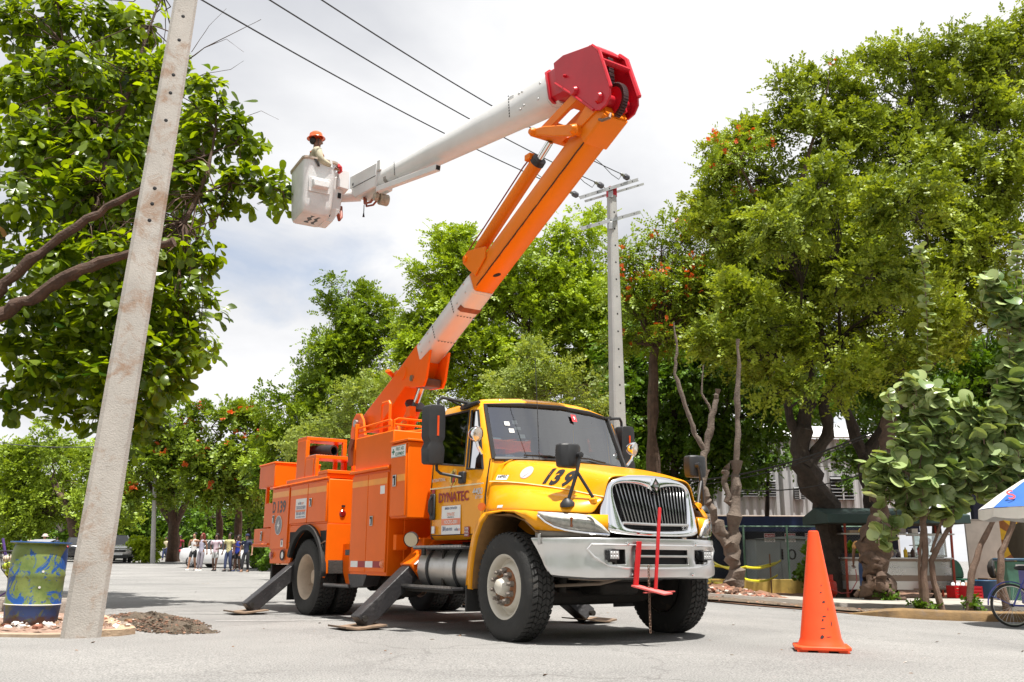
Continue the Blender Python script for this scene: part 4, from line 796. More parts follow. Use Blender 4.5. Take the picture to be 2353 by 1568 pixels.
# lower quarter panels round the rear arch
for s in (-1, 1):
    y0, y1 = sorted((s*1.20, s*1.17))
    P('quarter_panel', MB().prism([(-5.64,.675),(-5.64,1.22),(-4.245,1.22),(-4.245,.57),(-4.30,.50),(-4.32,.78),(-4.40,.95),(-4.55,1.09),(-4.72,1.155),(-4.9,1.165),(-5.1,1.13),(-5.3,1.03),(-5.45,.88),(-5.54,.70)], y0, y1), OR)
    P('rubber_arch', MB().loft([[(-4.90+r*math.cos(R(a))*1.0, s*y, .545+r*math.sin(R(a))) for a in range(-2, 166, 7)] for r, y in ((.60,1.19),(.605,1.25),(.675,1.255),(.68,1.19))]), RUB, solid=.01)
    P('wheel_tub', MB().loft([[(-4.90+.69*math.cos(R(a)), s*y, .56+.62*math.sin(R(a))) for a in range(0, 181, 15)] for y in (1.16, .55)]), CHA)
    P('end_panel', MB().box(-4.262, -4.24, *sorted((s*1.195, s*.45)), .56, 1.22), OR, bevel=.003)
    P('toe_panel', MB().prism([(-4.24,.95),(-3.62,.95),(-3.55,.60),(-3.68,.43),(-4.10,.43),(-4.22,.60)], *sorted((s*.95, s*.93))), OR)
    P('rear_mud_flap', MB().box(-5.72, -5.70, *sorted((s*1.15, s*.6)), .16, .68), RUB, bevel=.006)
for x in (-5.48, -4.36): P('chock_pocket', MB().prism([(x-.11,1.13),(x+.11,1.13),(x+.10 if x > -5 else x-.03,.80),(x+.03 if x > -5 else x-.10,.80)], -1.2025, -1.2005), DRK); P('pocket_chain', MB().tube([(x-.1,-1.21,.98),(x,-1.225,.95),(x+.1,-1.21,.985)], .010, 5), MATS['rusty_chain'])
P('deck', MB().box(-6.40, -2.42, -.48, .48, 1.0, 1.25), OR, bevel=.01)
P('panel_back', MB().box(-4.24, -3.45, -.50, -.47, .95, 1.85), OR); 
P('walkway_lid', MB().box(-4.30, -3.46, -.62, .62, 1.86, 1.90), OR, bevel=.006)
# tail: shelf boxes and platform
P('tail_shelf', MB().box(-7.15, -6.39, -1.19, 1.19, .93, 1.20), OR, bevel=.012); 
tb = P('tail_box', MB().box(-7.15, -6.40, -1.21, -.55, .925, 1.21), OR, bevel=.01); handle(-6.78, 1.09, tb, -1.213, .06, .15); P('box_bar', MB().tube([(-7.12,-1.22,.965),(-6.45,-1.22,.965)], .018, 6), OR, tb)
P('tail_panel', MB().box(-6.80, -6.42, -1.19, -.9, 1.22, 1.60), OR, bevel=.008); P('tail_post', MB().box(-6.79,-6.74,-1.19,-1.14,1.6,1.86).box(-6.45,-6.41,-1.19,-1.14,1.6,1.86).box(-7.0,-6.95,.9,.95,1.2,1.86), OR, bevel=.004)
P('tail_bin', MB().box(-7.07,-6.38,-1.21,-.45,1.85,2.22), OR, bevel=.012, label='open orange bin above the tail'); P('bin_rim', MB().tube([(-7.07,-1.215,2.215),(-6.38,-1.215,2.225),(-6.38,-.45,2.225)], .016, 6), OR)
P('tail_grab', MB().tube([(-7.1,-1.0,1.21),(-7.1,-1.0,1.29),(-6.85,-1.0,1.29),(-6.85,-1.0,1.21)], .02, 6), OR)
P('tow_pintle', MB().box(-7.2,-6.4,-.4,.4,.62,.9).tube([(-6.65,-1.0,.73),(-6.4,-1.0,.73)], .06, 10), BLKP, bevel=.01); P('tail_bracket', MB().box(-7.55,-7.12,-1.2,-.95,1.03,1.05), BLKP); P('tail_light_bar', MB().box(-6.45,-6.38,-1.15,-.85,.40,.66), CHA)
# ladder-like step frames on the body top
def frame(x0, x1, z0, z1, y0, y1):
    o = P('step_frame', MB().box(x0, x0+.05, y0, y0+.06, z0, z1), OR, bevel=.006)
    for a, b, c, d in ((x1-.06, x1, y0, y0+.05), (x0, x0+.05, y1-.06, y1), (x1-.06, x1, y1-.06, y1)): P('upright', MB().box(a, b, c, d, z0, z1), OR, o, bevel=.006)
    P('tread_plate', MB().box(x0, x1, y0, y1, z1, z1+.05), OR, o, bevel=.005); return o
f1 = frame(-5.53, -5.17, 1.90, 2.46, -1.19, -.55); P('frame_side', MB().box(-5.52,-5.18,-1.195,-1.18,1.90,2.46), OR, f1, bevel=.004)
f2 = frame(-5.17, -4.79, 1.90, 2.16, -1.19, -.55); P('frame_side', MB().box(-5.16,-4.87,-1.195,-1.18,1.90,2.16), OR, f2, bevel=.004)
for o, x0, x1, z in ((f1, -5.5, -5.2, 2.51), (f2, -5.14, -4.83, 2.21)):
    mb = MB()
    for k in range(15): mb.box(x0, x1, -1.17+.04*k, -1.155+.04*k, z, z+.012)
    P('tread_teeth', mb, STEEL, o, smooth=False)
P('storage_tube', MB().lathe([(.06,.0),(.085,.0),(.085,.45),(.0,.45)], (-4.95,-.85,2.30), (-.8,-.3,.05), 16), BLK)
P('top_ledge', MB().box(-5.84,-4.30,-1.215,-.5,1.848,1.905), OR, bevel=.008); P('top_ledge', MB().box(-4.62,-4.28,-1.22,-.45,1.906,1.955), OR, bevel=.006)
# ---------------------------------------------------------------- rails on the upper box
for pts in ([(-3.50,-1.17,1.95),(-3.50,-1.17,2.50)], ):
    P('rail_post', MB().beam(pts[0], pts[1], .05, .05), OR, bevel=.006)
for y0 in (-1.15, 1.15):
    P('rail', MB().tube([(-3.50,y0,2.44),(-2.62,y0,2.45),(-2.56,y0,2.45),(-2.52,y0,2.43),(-2.52,y0,2.31)], .013, 6), OR); P('rail', MB().tube([(-3.50,y0,2.375),(-2.53,y0,2.375)], .013, 6), OR)
P('rail', MB().tube([(-2.45,-1.15,2.31),(-2.45,-1.15,2.43),(-2.44,-1.10,2.455),(-2.44,1.1,2.455),(-2.45,1.15,2.43),(-2.45,1.15,2.31)], .013, 6), OR); P('rail', MB().tube([(-2.45,-1.15,2.38),(-2.45,1.15,2.38)], .013, 6), OR)
P('rail_hoop', MB().tube([(-3.08,-1.02,2.30),(-3.08,-1.02,2.70),(-3.05,-1.02,2.735),(-2.87,-1.02,2.735),(-2.84,-1.02,2.70),(-2.84,-1.02,2.30)], .02, 8), OR)
P('hydraulic_hose', MB().tube([(-3.4,-.9,2.33),(-3.1,-.8,2.37),(-2.8,-.9,2.34),(-2.5,-.6,2.36)], .015, 6), OR); P('hose_guard', MB().tube([(-3.52,-1.2,2.3),(-3.56,-1.22,2.15),(-3.55,-1.2,1.95)], .04, 8), M('brown_hose', (.2,.05,.02), .5))
# ================================================================== boom (s along its heading, o to its right, z up)
BA = R(-57)-TYAW; BH = Vector((math.cos(BA), math.sin(BA), 0)); BR_ = Vector((math.sin(BA), -math.cos(BA), 0))
def bl(s, o, z): return Vector((-4.6, 0, 0))+BH*s+BR_*o+Vector((0, 0, z))
def BM(): mb = MB(); mb.T = lambda p: bl(p[0], p[1], p[2]); return mb
TH = R(25.2); UD = (math.cos(TH), math.sin(TH)); UN = (-math.sin(TH), math.cos(TH))
def lb_(t, n): return (.87+UD[0]*t+UN[0]*n, 3.78+UD[1]*t+UN[1]*n)     # point in the plane of the lower boom; n = 0 on its upper edge
def rbox(mb, secs, hw, ch):
    """box boom with chamfered corners: secs = [(top(s,z), bottom(s,z), half width)]"""
    rows = []
    for (a, b, w) in secs:
        (s0, z0), (s1, z1) = a, b; L = math.hypot(s1-s0, z1-z0); d = ((s1-s0)/L, (z1-z0)/L); c = ch
        q = lambda n: (s0+d[0]*n, z0+d[1]*n)
        rows.append([(*(lambda p: (p[0], o, p[1]))(q(n)),) for o, n in ((w-c, 0), (w, c), (w, L-c), (w-c, L), (-w+c, L), (-w, L-c), (-w, c), (-w+c, 0))])
    mb.loft(rows, closed=True, caps=True); return mb
# turret
tu = P('turret', BM().lathe([(.0,1.25),(.55,1.25),(.55,2.30),(.50,2.34),(.46,2.40),(0,2.40)], (-.25,0,0), (0,0,1), 32), OR, label='turning pedestal of the boom')
for o in (-.24, .24):
    P('turret_cheek', BM().prism([(-1.12,2.38),(-1.16,2.70),(-1.10,2.90),(-.98,2.99),(-.82,2.97),(-.70,2.86),(-.62,2.62),(.1,2.52),(.55,2.62),(.62,2.40)], o-.02, o+.02), OR, tu, bevel=.006)
P('pivot_pin', BM().tube([(-.93,-.30,2.83),(-.93,.30,2.83)], .06, 14), STEEL, tu)
# lower boom: steel base, white insulating insert, steel outer section
base = [(-1.08,2.72),(-1.10,2.86),(-1.0,2.94),lb_(-.9,0),lb_(.02,0),lb_(.02,-.31),(.86,3.24),(.70,3.17),(.52,3.20),(-.16,2.80),(-.6,2.66)]
lo = P('lower_boom', BM().prism(base, -.16, .16), OR, bevel=.018, label='orange base of the lower boom')
P('cylinder_lug', BM().prism([lb_(.05,-.30),lb_(.32,-.33),(1.20,3.22),(1.12,3.12),(.72,3.16),(.80,3.26)], -.17, -.13).prism([lb_(.05,-.30),lb_(.32,-.33),(1.20,3.22),(1.12,3.12),(.72,3.16),(.80,3.26)], .13, .17), OR, lo, bevel=.008)
P('lug_block', BM().prism([(.78,3.15),(1.12,3.13),(1.15,3.24),(.86,3.28)], -.12, .12), M('greasy_steel', (.09,.05,.035), .5, var=.4, vs=9), lo, bevel=.02)
P('cylinder_pin', BM().tube([(.78,-.19,3.29),(.78,.19,3.29)], .045, 14), STEEL, lo)
P('inspection_plate', BM().lathe([(.0,.012),(.10,.012),(.105,0)], (.45,.16,3.42), (0,1,0), 24), OR, lo)
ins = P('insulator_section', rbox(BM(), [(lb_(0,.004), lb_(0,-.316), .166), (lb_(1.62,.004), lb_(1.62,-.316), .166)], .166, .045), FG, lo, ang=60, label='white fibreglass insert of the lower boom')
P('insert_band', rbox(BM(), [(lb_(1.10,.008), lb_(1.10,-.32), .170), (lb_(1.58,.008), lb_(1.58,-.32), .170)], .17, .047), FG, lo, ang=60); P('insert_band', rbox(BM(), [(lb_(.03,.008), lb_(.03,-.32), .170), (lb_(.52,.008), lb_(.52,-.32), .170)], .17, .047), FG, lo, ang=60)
P('worn_patch', rbox(BM(), [(lb_(1.19,-.25), lb_(1.19,-.3225), .172), (lb_(1.28,-.25), lb_(1.28,-.3225), .172)], .17, .04), M('rust_band', (.25,.085,.04), .7, var=.4, vs=14), lo)
mb = BM(); mb2 = BM()
for t0_ in (.52, 1.10):
    for k in range(6):
        s_, z_ = lb_(t0_-.01, -.03-.045*k); mb.box(s_-.008, s_+.008, .1705, .174, z_-.012, z_+.012)
        s_, z_ = lb_(t0_+.012*0, -.3235); mb.box(s_-.012, s_+.012, -.13+.05*k, -.115+.05*k, z_-.003, z_+.002)
for t0_, n_ in ((.10,-.07),(.10,-.22),(.36,-.07),(.36,-.22),(1.22,-.06),(1.22,-.21),(1.46,-.06),(1.46,-.21)):
    s_, z_ = lb_(t0_, n_); mb2.lathe([(.018,0),(.014,.008),(0,.01)], (s_, .17, z_), (0,1,0), 10)
P('rivet_row', mb, DRK, lo); P('bolt_heads', mb2, STEEL, lo)
ol = P('outer_lower_boom', rbox(BM(), [(lb_(1.60,-.008), lb_(1.60,-.305), .148), (lb_(4.72,-.008), lb_(4.72,-.29), .148)], .148, .02), ORB, ang=60, label='orange steel outer section of the lower boom')
P('weld_seam', BM().tube([(*(lambda p: (p[0], .149, p[1]))(lb_(1.7+.12*k, -.283+.003*math.sin(k*2.3))),) for k in range(24)], [.006+.004*abs(math.sin(k*1.7)) for k in range(24)], 5), M('dark_sealant', (.05,.018,.006), .8, var=.5, vs=30), ol)
P('drain_slot', BM().lathe([(.0,.002),(.055,.002)], (*(lambda p: (p[0], .0, p[1]))(lb_(1.98,-.304)),), (UN[0]*-1,0,-UN[1]), 16, sx=.6), DRK, ol)
P('collar', rbox(BM(), [(lb_(4.28,.012), lb_(4.28,-.312), .172), (lb_(4.70,.012), lb_(4.70,-.312), .172)], .172, .02), ORB, ol, ang=60, bevel=.004)
P('collar_point', BM().prism([lb_(4.1,-.02), lb_(4.72,.06), lb_(4.86,-.06), lb_(4.80,-.20), lb_(4.25,-.10)], .172, .192), ORB, ol, bevel=.004)
P('bracket_ears', BM().prism([lb_(1.66,.0),lb_(1.56,.22),lb_(1.62,.29),lb_(1.74,.29),lb_(2.12,.03),lb_(2.05,-.10),lb_(1.75,-.16),lb_(1.70,-.06)], .15, .175).prism([lb_(1.66,.0),lb_(1.56,.22),lb_(1.62,.29),lb_(1.74,.29),lb_(2.12,.03),lb_(2.05,-.10),lb_(1.75,-.16),lb_(1.70,-.06)], -.175, -.15), ORB, ol, bevel=.006)
s_, z_ = lb_(1.65, .22); P('ear_pin', BM().tube([(s_,-.2,z_),(s_,.2,z_)], .04, 12), ORB, ol)
P('chain_hook', BM().tube([(*(lambda p: (p[0], .18, p[1]))(lb_(4.62,-.30)),), (*(lambda p: (p[0], .2, p[1]))(lb_(4.66,-.37)),), (*(lambda p: (p[0], .16, p[1]))(lb_(4.74,-.40)),), (*(lambda p: (p[0], .12, p[1]))(lb_(4.74,-.32)),)], .018, 6), MATS['rusty_chain'], ol)
P('rest_cradle', BM().tube([(-.30,-.25,3.66),(-.18,-.10,3.55),(.0,0,3.48),(.0,.10,3.46),(.12,.25,3.50)], .05, 8, flat=.6).prism([(-.18,3.22),(.12,3.42),(.0,3.56),(-.16,3.52)], -.05, .05), OR, lo, bevel=.01); P('cradle_pad', BM().beam((-.33,-.30,3.70),(-.22,-.16,3.585),.10,.03), WHS, lo)
# lift cylinder from the turret, and the one that folds the upper boom
lc = P('lift_cylinder', BM().tube([(.20,0,2.46),(.56,0,2.93)], .105, 18), OR, label='hydraulic lift cylinder of the lower boom'); P('gland', BM().lathe([(.0,.03),(.15,.03),(.155,0),(.14,-.02)], (.56,0,2.93), (.36,0,.47), 20), BLK, lc); P('rod', BM().tube([(.56,0,2.93),(.80,0,3.24)], .052, 14), CHR, lc); P('feed_pipe', BM().tube([(.60,.12,2.88),(.66,.13,2.80),(.58,.13,2.66),(.40,.13,2.45)], .016, 6), OR, lc); P('cylinder_valve', BM().box(.58,.72,.06,.16,2.74,2.9), OR, lc, bevel=.01)
uc = P('boom_cylinder', BM().tube([(2.30,0,4.80),(2.42,0,4.862),(3.72,0,5.575)], [.07,.088,.088], 18), ORB, label='long orange cylinder lying on the lower boom'); P('gland', BM().lathe([(.0,.05),(.092,.05),(.095,-.02)], (3.72,0,5.575), (1.3,0,.713), 18), BLK, uc); P('rod', BM().tube([(3.72,0,5.575),(3.99,0,5.74)], .045, 12), CHR, uc); P('feed_pipe', BM().tube([(3.66,.05,5.66),(3.5,.06,5.585),(2.45,.06,5.01),(2.28,.08,4.90),(2.24,.12,4.80)], .010, 6), M('hose_red', (.25,.03,.02), .5), uc); P('port_block', BM().box(3.60,3.72,.03,.12,5.60,5.68), ORB, uc, bevel=.01)
lk = P('link_bar', BM().prism([(3.93,5.78),(3.93,5.86),(4.2,5.795),(4.55,5.66),(4.84,5.555),(4.86,5.45),(4.74,5.44),(4.4,5.58),(4.2,5.67),(4.0,5.76)], .20, .245).prism([(3.93,5.78),(3.93,5.86),(4.2,5.795),(4.55,5.66),(4.84,5.555),(4.86,5.45),(4.74,5.44),(4.4,5.58),(4.2,5.67),(4.0,5.76)], -.245, -.20), ORB, bevel=.012)
for s_, z_, r_ in ((3.97,5.81,.055),(4.79,5.505,.06)): P('link_pin', BM().tube([(s_,-.29,z_),(s_,-.25,z_),(s_,.25,z_),(s_,.29,z_)], [r_*.6,r_,r_,r_*.6], 14), ORB, lk)
yk = P('yoke', BM().beam((3.97,.13,5.81),(4.80,.13,6.0),.05,.13,(0,0,1)).beam((3.97,-.13,5.81),(4.80,-.13,6.0),.05,.13,(0,0,1)).beam((3.97,0,5.81),(4.18,0,5.858),.26,.13).beam((4.58,0,5.95),(4.80,0,6.0),.26,.13), ORB, bevel=.01)
# red knuckle
CH = [(4.40,6.27),(4.36,6.56),(4.55,6.57),(5.08,6.43),(5.20,6.30),(5.40,5.76),(5.40,5.66),(5.33,5.58),(5.22,5.56),(5.12,5.60),(4.72,5.98),(4.46,6.22)]
kn = P('knuckle', BM().prism(CH, .185, .21).prism(CH, -.21, -.185), RED, bevel=.006, label='red steel knuckle joining the two booms')
P('knuckle_top', BM().loft([[(s_, o, z_) for s_, z_ in ((4.38,6.555),(4.56,6.565),(5.07,6.425),(5.17,6.34))] for o in (-.2,.2)]), RED, kn, solid=.02)
P('knuckle_hood', BM().tube([(5.02,o_,6.36) for o_ in (-.19,-.1,0,.1,.19)], [.10,.11,.11,.11,.10], 14), RED, kn)
P('sleeve', rbox(BM(), [((4.16,6.575),(4.26,6.115),.178), ((4.75,6.51),(4.75,6.05),.178)], .178, .05), RED, kn, ang=60, bevel=.004)
P('sleeve_lip', rbox(BM(), [((4.14,6.59),(4.24,6.10),.192), ((4.18,6.585),(4.28,6.095),.192)], .19, .05), RED, kn, ang=60)
for s_, z_, r_ in ((4.78,5.99,.065),(5.22,5.71,.07),(4.60,6.27,.02)): P('knuckle_pin', BM().tube([(s_,-.25,z_),(s_,-.21,z_),(s_,.21,z_),(s_,.25,z_)], [r_*.65,r_,r_,r_*.65], 16), RED, kn)
P('spreader', BM().tube([(5.26,-.2,6.15),(5.26,.2,6.15)], .035, 10), RED, kn)
P('cheek_flange', BM().tube([(4.40,.215,6.27),(4.72,.215,5.985),(5.12,.215,5.605)], .016, 6).tube([(5.10,.2,6.42),(5.22,.2,6.30),(5.41,.2,5.76)], .02, 6).tube([(5.10,-.2,6.42),(5.22,-.2,6.30),(5.41,-.2,5.76)], .03, 6), RED, kn)
P('sprocket', BM().lathe([(.0,-.03),(.17,-.03),(.185,0),(.17,.03),(0,.03)], (5.22,0,5.72), (0,1,0), 24), RED, kn)
mb = BM()
for k in range(26):
    a = R(100-8.5*k) if k > 7 else 0; q = (5.16+.004*k, 6.27-.05*k) if k <= 7 else (5.22+.19*math.cos(R(80-9*(k-8))), 5.72+.19*math.sin(R(80-9*(k-8))))
    mb.box(q[0]-.02, q[0]+.02, -.035, .035, q[1]-.02, q[1]+.02)
P('roller_chain', mb, M('greasy_chain', (.06,.02,.02), .5, metal=.4), kn, bevel=.004)
P('knuckle_rod', BM().tube([(4.95,-.05,5.5),(5.16,-.05,5.66)], .03, 8), CHR, kn); P('knuckle_inner', BM().prism([(4.75,5.5),(5.0,5.9),(5.25,5.9),(5.3,5.6)], -.12, -.10), RED, kn)
# upper boom and its tip
uu = lambda s: (6.565+(4.2-s)*.1185, 6.565+(4.2-s)*.1185-.47+(4.2-s)*.031)
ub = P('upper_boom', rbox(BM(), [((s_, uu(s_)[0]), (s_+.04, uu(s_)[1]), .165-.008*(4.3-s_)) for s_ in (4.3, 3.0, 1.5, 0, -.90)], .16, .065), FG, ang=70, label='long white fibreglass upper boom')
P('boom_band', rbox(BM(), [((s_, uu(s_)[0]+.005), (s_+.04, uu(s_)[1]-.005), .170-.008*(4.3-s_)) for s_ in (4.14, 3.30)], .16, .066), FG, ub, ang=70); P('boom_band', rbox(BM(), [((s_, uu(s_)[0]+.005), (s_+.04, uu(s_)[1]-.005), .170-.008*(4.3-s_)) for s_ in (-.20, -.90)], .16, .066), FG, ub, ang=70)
mb = BM()
for k in range(8):
    for s_ in (3.29, -.19):
        z_ = uu(s_)[0]-.05-.042*k*(1 if s_ > 0 else .75); w_ = .17-.008*(4.3-s_); mb.box(s_-.008+.004*k, s_+.008+.004*k, w_+.0005, w_+.004, z_-.012, z_+.010)
P('rivet_row', mb, DRK, ub); mb = BM()
for s_, dz in ((4.02,.12),(3.98,.32),(3.62,.10),(3.55,.1),(3.58,.33),(3.66,.3)): mb.lathe([(.018,0),(.014,.007),(0,.01)], (s_, .17, uu(s_)[0]-dz), (0,1,0), 10)
P('bolt_heads', mb, STEEL, ub); P('small_decal', BM().prism([(3.30+.02,6.60),(3.30+.13,6.585),(3.30+.13,6.535),(3.30+.02,6.55)], .171, .172), WHS, ub)
P('worn_band', rbox(BM(), [((-.62, uu(-.62)[0]-.16), (-.58, uu(-.62)[1]-.007), .134), ((-.52, uu(-.52)[0]-.16), (-.48, uu(-.52)[1]-.007), .135)], .13, .05), M('scuffed_grey', (.3,.27,.24), .7, var=.4, vs=20), ub)
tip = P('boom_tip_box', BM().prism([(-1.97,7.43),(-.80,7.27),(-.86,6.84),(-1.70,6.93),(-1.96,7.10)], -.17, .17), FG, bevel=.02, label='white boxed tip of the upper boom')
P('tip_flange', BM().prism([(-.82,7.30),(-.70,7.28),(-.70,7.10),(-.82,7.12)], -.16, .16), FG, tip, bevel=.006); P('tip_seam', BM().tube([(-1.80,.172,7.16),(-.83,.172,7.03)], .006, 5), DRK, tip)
P('tip_hole', BM().lathe([(.0,.002),(.03,.002)], (-1.80,.172,7.22), (0,1,0), 10), DRK, tip)
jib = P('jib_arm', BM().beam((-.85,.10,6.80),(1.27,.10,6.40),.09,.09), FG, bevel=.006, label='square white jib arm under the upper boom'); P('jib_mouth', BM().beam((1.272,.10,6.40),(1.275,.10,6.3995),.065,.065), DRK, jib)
P('tip_winch', BM().tube([(-.98,-.14,6.70),(-.98,.02,6.70)], .10, 12).tube([(-.98,.04,6.72),(-.98,.12,6.72)], .07, 12), M('oily_winch', (.4,.34,.26), .5, var=.4, vs=15), tip, bevel=.01); P('hydraulic_hose', BM().tube([(-1.55,.05,6.93),(-1.45,.08,6.76),(-1.2,.08,6.70),(-.98,.05,6.80)], .022, 8).tube([(-1.60,.0,6.93),(-1.48,.03,6.73),(-1.2,.03,6.66),(-1.0,.0,6.74)], .018, 8), M('hose_brick', (.28,.06,.03), .55), tip); P('load_hook', BM().tube([(-1.52,.06,6.76),(-1.52,.06,6.62),(-1.52,.06,6.54)], [.008,.008,.022], 6), CHA, tip)
# bucket, hanging beside the tip
def w2t(p): p = Vector(p)-Vector((TX, TY, 0)); c, s = math.cos(TYAW), math.sin(TYAW); return Vector((c*p.x+s*p.y, -s*p.x+c*p.y, p.z))
B0 = Vector((-3.503, 14.0, 0)); E1 = Vector((.507, .290, 0)).normalized(); E2 = Vector((-.290, .507, 0)).normalized()
BC = B0+E1*.292+E2*.415
def bk(a, b, z): return w2t(BC+E1*a+E2*b+Vector((0, 0, z)))
def rrect(w, d, z, c=.07): return [bk(x, y, z) for x, y in ((-w+c,-d),(-w*.3,-d),(w*.3,-d),(w-c,-d),(w-c*.3,-d+c*.3),(w,-d+c),(w,0),(w,d-c),(w-c*.3,d-c*.3),(w-c,d),(-w+c,d),(-w+c*.3,d-c*.3),(-w,d-c),(-w,0),(-w,-d+c),(-w+c*.3,-d+c*.3))]
secs = [rrect(w_, d_, z_) for w_, d_, z_ in ((.18,.26,6.375),(.235,.315,6.385),(.252,.34,6.43),(.262,.355,6.55),(.29,.405,7.30),(.292,.41,7.345),(.275,.393,7.345),(.27,.385,7.28),(.235,.33,6.5),(.2,.3,6.44))]
bkt = P('bucket', MB().loft(secs, closed=True, caps=True), FGB, ang=50, label='white fibreglass bucket with dirty base')
P('bucket_lip', MB().loft([rrect(w_, d_, z_, .08) for w_, d_, z_ in ((.293,.411,7.30),(.312,.430,7.315),(.314,.432,7.35),(.27,.39,7.352))], closed=True), M('worn_lip', (.5,.40,.32), .6, var=.3, vs=12), bkt)
P('bucket_step', MB().add([bk(a, b, z) for a, b, z in ((-.14,-.37,6.80),(.15,-.37,6.80),(.15,-.385,6.97),(-.14,-.385,6.97),(-.13,-.50,6.81),(.14,-.50,6.81),(.14,-.50,6.93),(-.13,-.50,6.93))], [(0,1,2,3),(4,7,6,5),(0,4,5,1),(1,5,6,2),(2,6,7,3),(3,7,4,0)]), FGB, bkt, bevel=.015)
P('step_flange', MB().add([bk(a, b, z) for a, b, z in ((-.19,-.375,6.74),(.19,-.375,6.74),(.19,-.395,7.0),(-.19,-.395,7.0),(-.19,-.392,6.74),(.19,-.392,6.74),(.19,-.412,7.0),(-.19,-.412,7.0))], [(0,1,2,3),(4,7,6,5),(0,4,5,1),(1,5,6,2),(2,6,7,3),(3,7,4,0)]), FGB, bkt, bevel=.008)
dm = [[bk(-.20+.4*i/6, -.28+.5*j/6, 6.3745-.002*math.sin(i)) for i in range(7)] for j in range(7)]
P('scuff_mark', MB().loft([[bk(-.07+.03*math.sin(k*2), -.22+.06*k, 6.3735), ][:1]+[bk(-.01+.02*math.cos(k*2), -.22+.06*k, 6.3735)] for k in range(7)]), BLKP, bkt); P('scuff_mark', MB().loft([[bk(.05+.02*math.sin(k*2+1), -.20+.06*k, 6.3735), bk(.10+.02*math.cos(k*2), -.20+.06*k, 6.3735)] for k in range(7)]), BLKP, bkt)
P('tool_strap', MB().add([bk(a, b, z) for a, b, z in ((-.16,-.432,7.36),(-.10,-.432,7.36),(-.02,-.425,7.20),(-.06,-.425,7.19))], [(0,1,2,3)]), CHA, bkt, smooth=False, solid=.006); P('tool_strap', MB().add([bk(a, b, z) for a, b, z in ((.14,-.434,7.36),(.18,-.434,7.36),(.20,-.424,7.23),(.165,-.424,7.23))], [(0,1,2,3)]), WHS, bkt, smooth=False, solid=.006)
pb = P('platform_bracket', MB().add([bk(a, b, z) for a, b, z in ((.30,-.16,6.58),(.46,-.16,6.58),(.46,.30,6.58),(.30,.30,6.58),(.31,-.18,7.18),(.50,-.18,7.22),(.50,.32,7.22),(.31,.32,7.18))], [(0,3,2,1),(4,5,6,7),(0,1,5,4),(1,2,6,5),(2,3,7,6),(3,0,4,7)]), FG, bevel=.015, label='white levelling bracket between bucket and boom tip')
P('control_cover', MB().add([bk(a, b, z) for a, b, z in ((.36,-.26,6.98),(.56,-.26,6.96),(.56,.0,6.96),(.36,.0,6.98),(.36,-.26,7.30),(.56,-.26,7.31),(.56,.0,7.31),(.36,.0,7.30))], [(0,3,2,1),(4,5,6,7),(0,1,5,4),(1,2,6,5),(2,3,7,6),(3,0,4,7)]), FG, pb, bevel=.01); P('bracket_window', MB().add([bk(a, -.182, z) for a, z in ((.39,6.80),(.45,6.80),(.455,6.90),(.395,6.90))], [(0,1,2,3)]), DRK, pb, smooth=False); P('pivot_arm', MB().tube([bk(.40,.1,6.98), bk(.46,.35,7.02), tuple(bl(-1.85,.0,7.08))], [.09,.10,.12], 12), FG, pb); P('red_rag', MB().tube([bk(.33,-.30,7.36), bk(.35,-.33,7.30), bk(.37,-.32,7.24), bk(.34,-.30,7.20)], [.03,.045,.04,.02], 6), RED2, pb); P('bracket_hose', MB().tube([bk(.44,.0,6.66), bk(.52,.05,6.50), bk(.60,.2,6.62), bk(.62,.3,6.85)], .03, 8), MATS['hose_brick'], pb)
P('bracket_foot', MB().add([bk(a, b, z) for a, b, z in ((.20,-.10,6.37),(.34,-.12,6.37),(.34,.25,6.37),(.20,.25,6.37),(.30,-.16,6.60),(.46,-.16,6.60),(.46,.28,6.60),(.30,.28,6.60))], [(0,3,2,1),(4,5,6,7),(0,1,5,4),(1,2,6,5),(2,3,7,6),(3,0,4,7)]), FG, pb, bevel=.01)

# ================================================================== people
def skin(name, V, Ed, mat, parent, sub=1):
    """continuous tapering surface grown round a stick figure; V = [(x,y,z,rx,ry)]"""
    me = bpy.data.meshes.new(name); bm = bmesh.new(); ly = bm.verts.layers.skin.verify(); vs = []
    for k, (x, y, z, rx, ry) in enumerate(V):
        v = bm.verts.new((x, y, z)); v[ly].radius = (rx, ry); v[ly].use_root = (k == 0); vs.append(v)
    for a, b in Ed: bm.edges.new((vs[a], vs[b]))
    bm.to_mesh(me); bm.free(); me.materials.append(mat)
    o = bpy.data.objects.new(name, me); COL.objects.link(o); o.parent = parent
    m = o.modifiers.new('skin', 'SKIN'); m.use_smooth_shade = True; m.branch_smoothing = .3
    m = o.modifiers.new('subsurf', 'SUBSURF'); m.levels = sub; m.render_levels = sub
    return o
SKB = M('brown_skin', (.20, .095, .055), .5, var=.08); SKD = M('dark_skin', (.115, .058, .038), .5, var=.08); SKL = M('tan_skin', (.36, .19, .115), .5, var=.08)
HAIR = M('black_hair', (.012, .010, .009), .6); 
def cl(name, c, **k): return M('cloth_'+name, c, .85, var=k.get('var', .18), vs=k.get('vs', 6), dirt=k.get('dirt'))
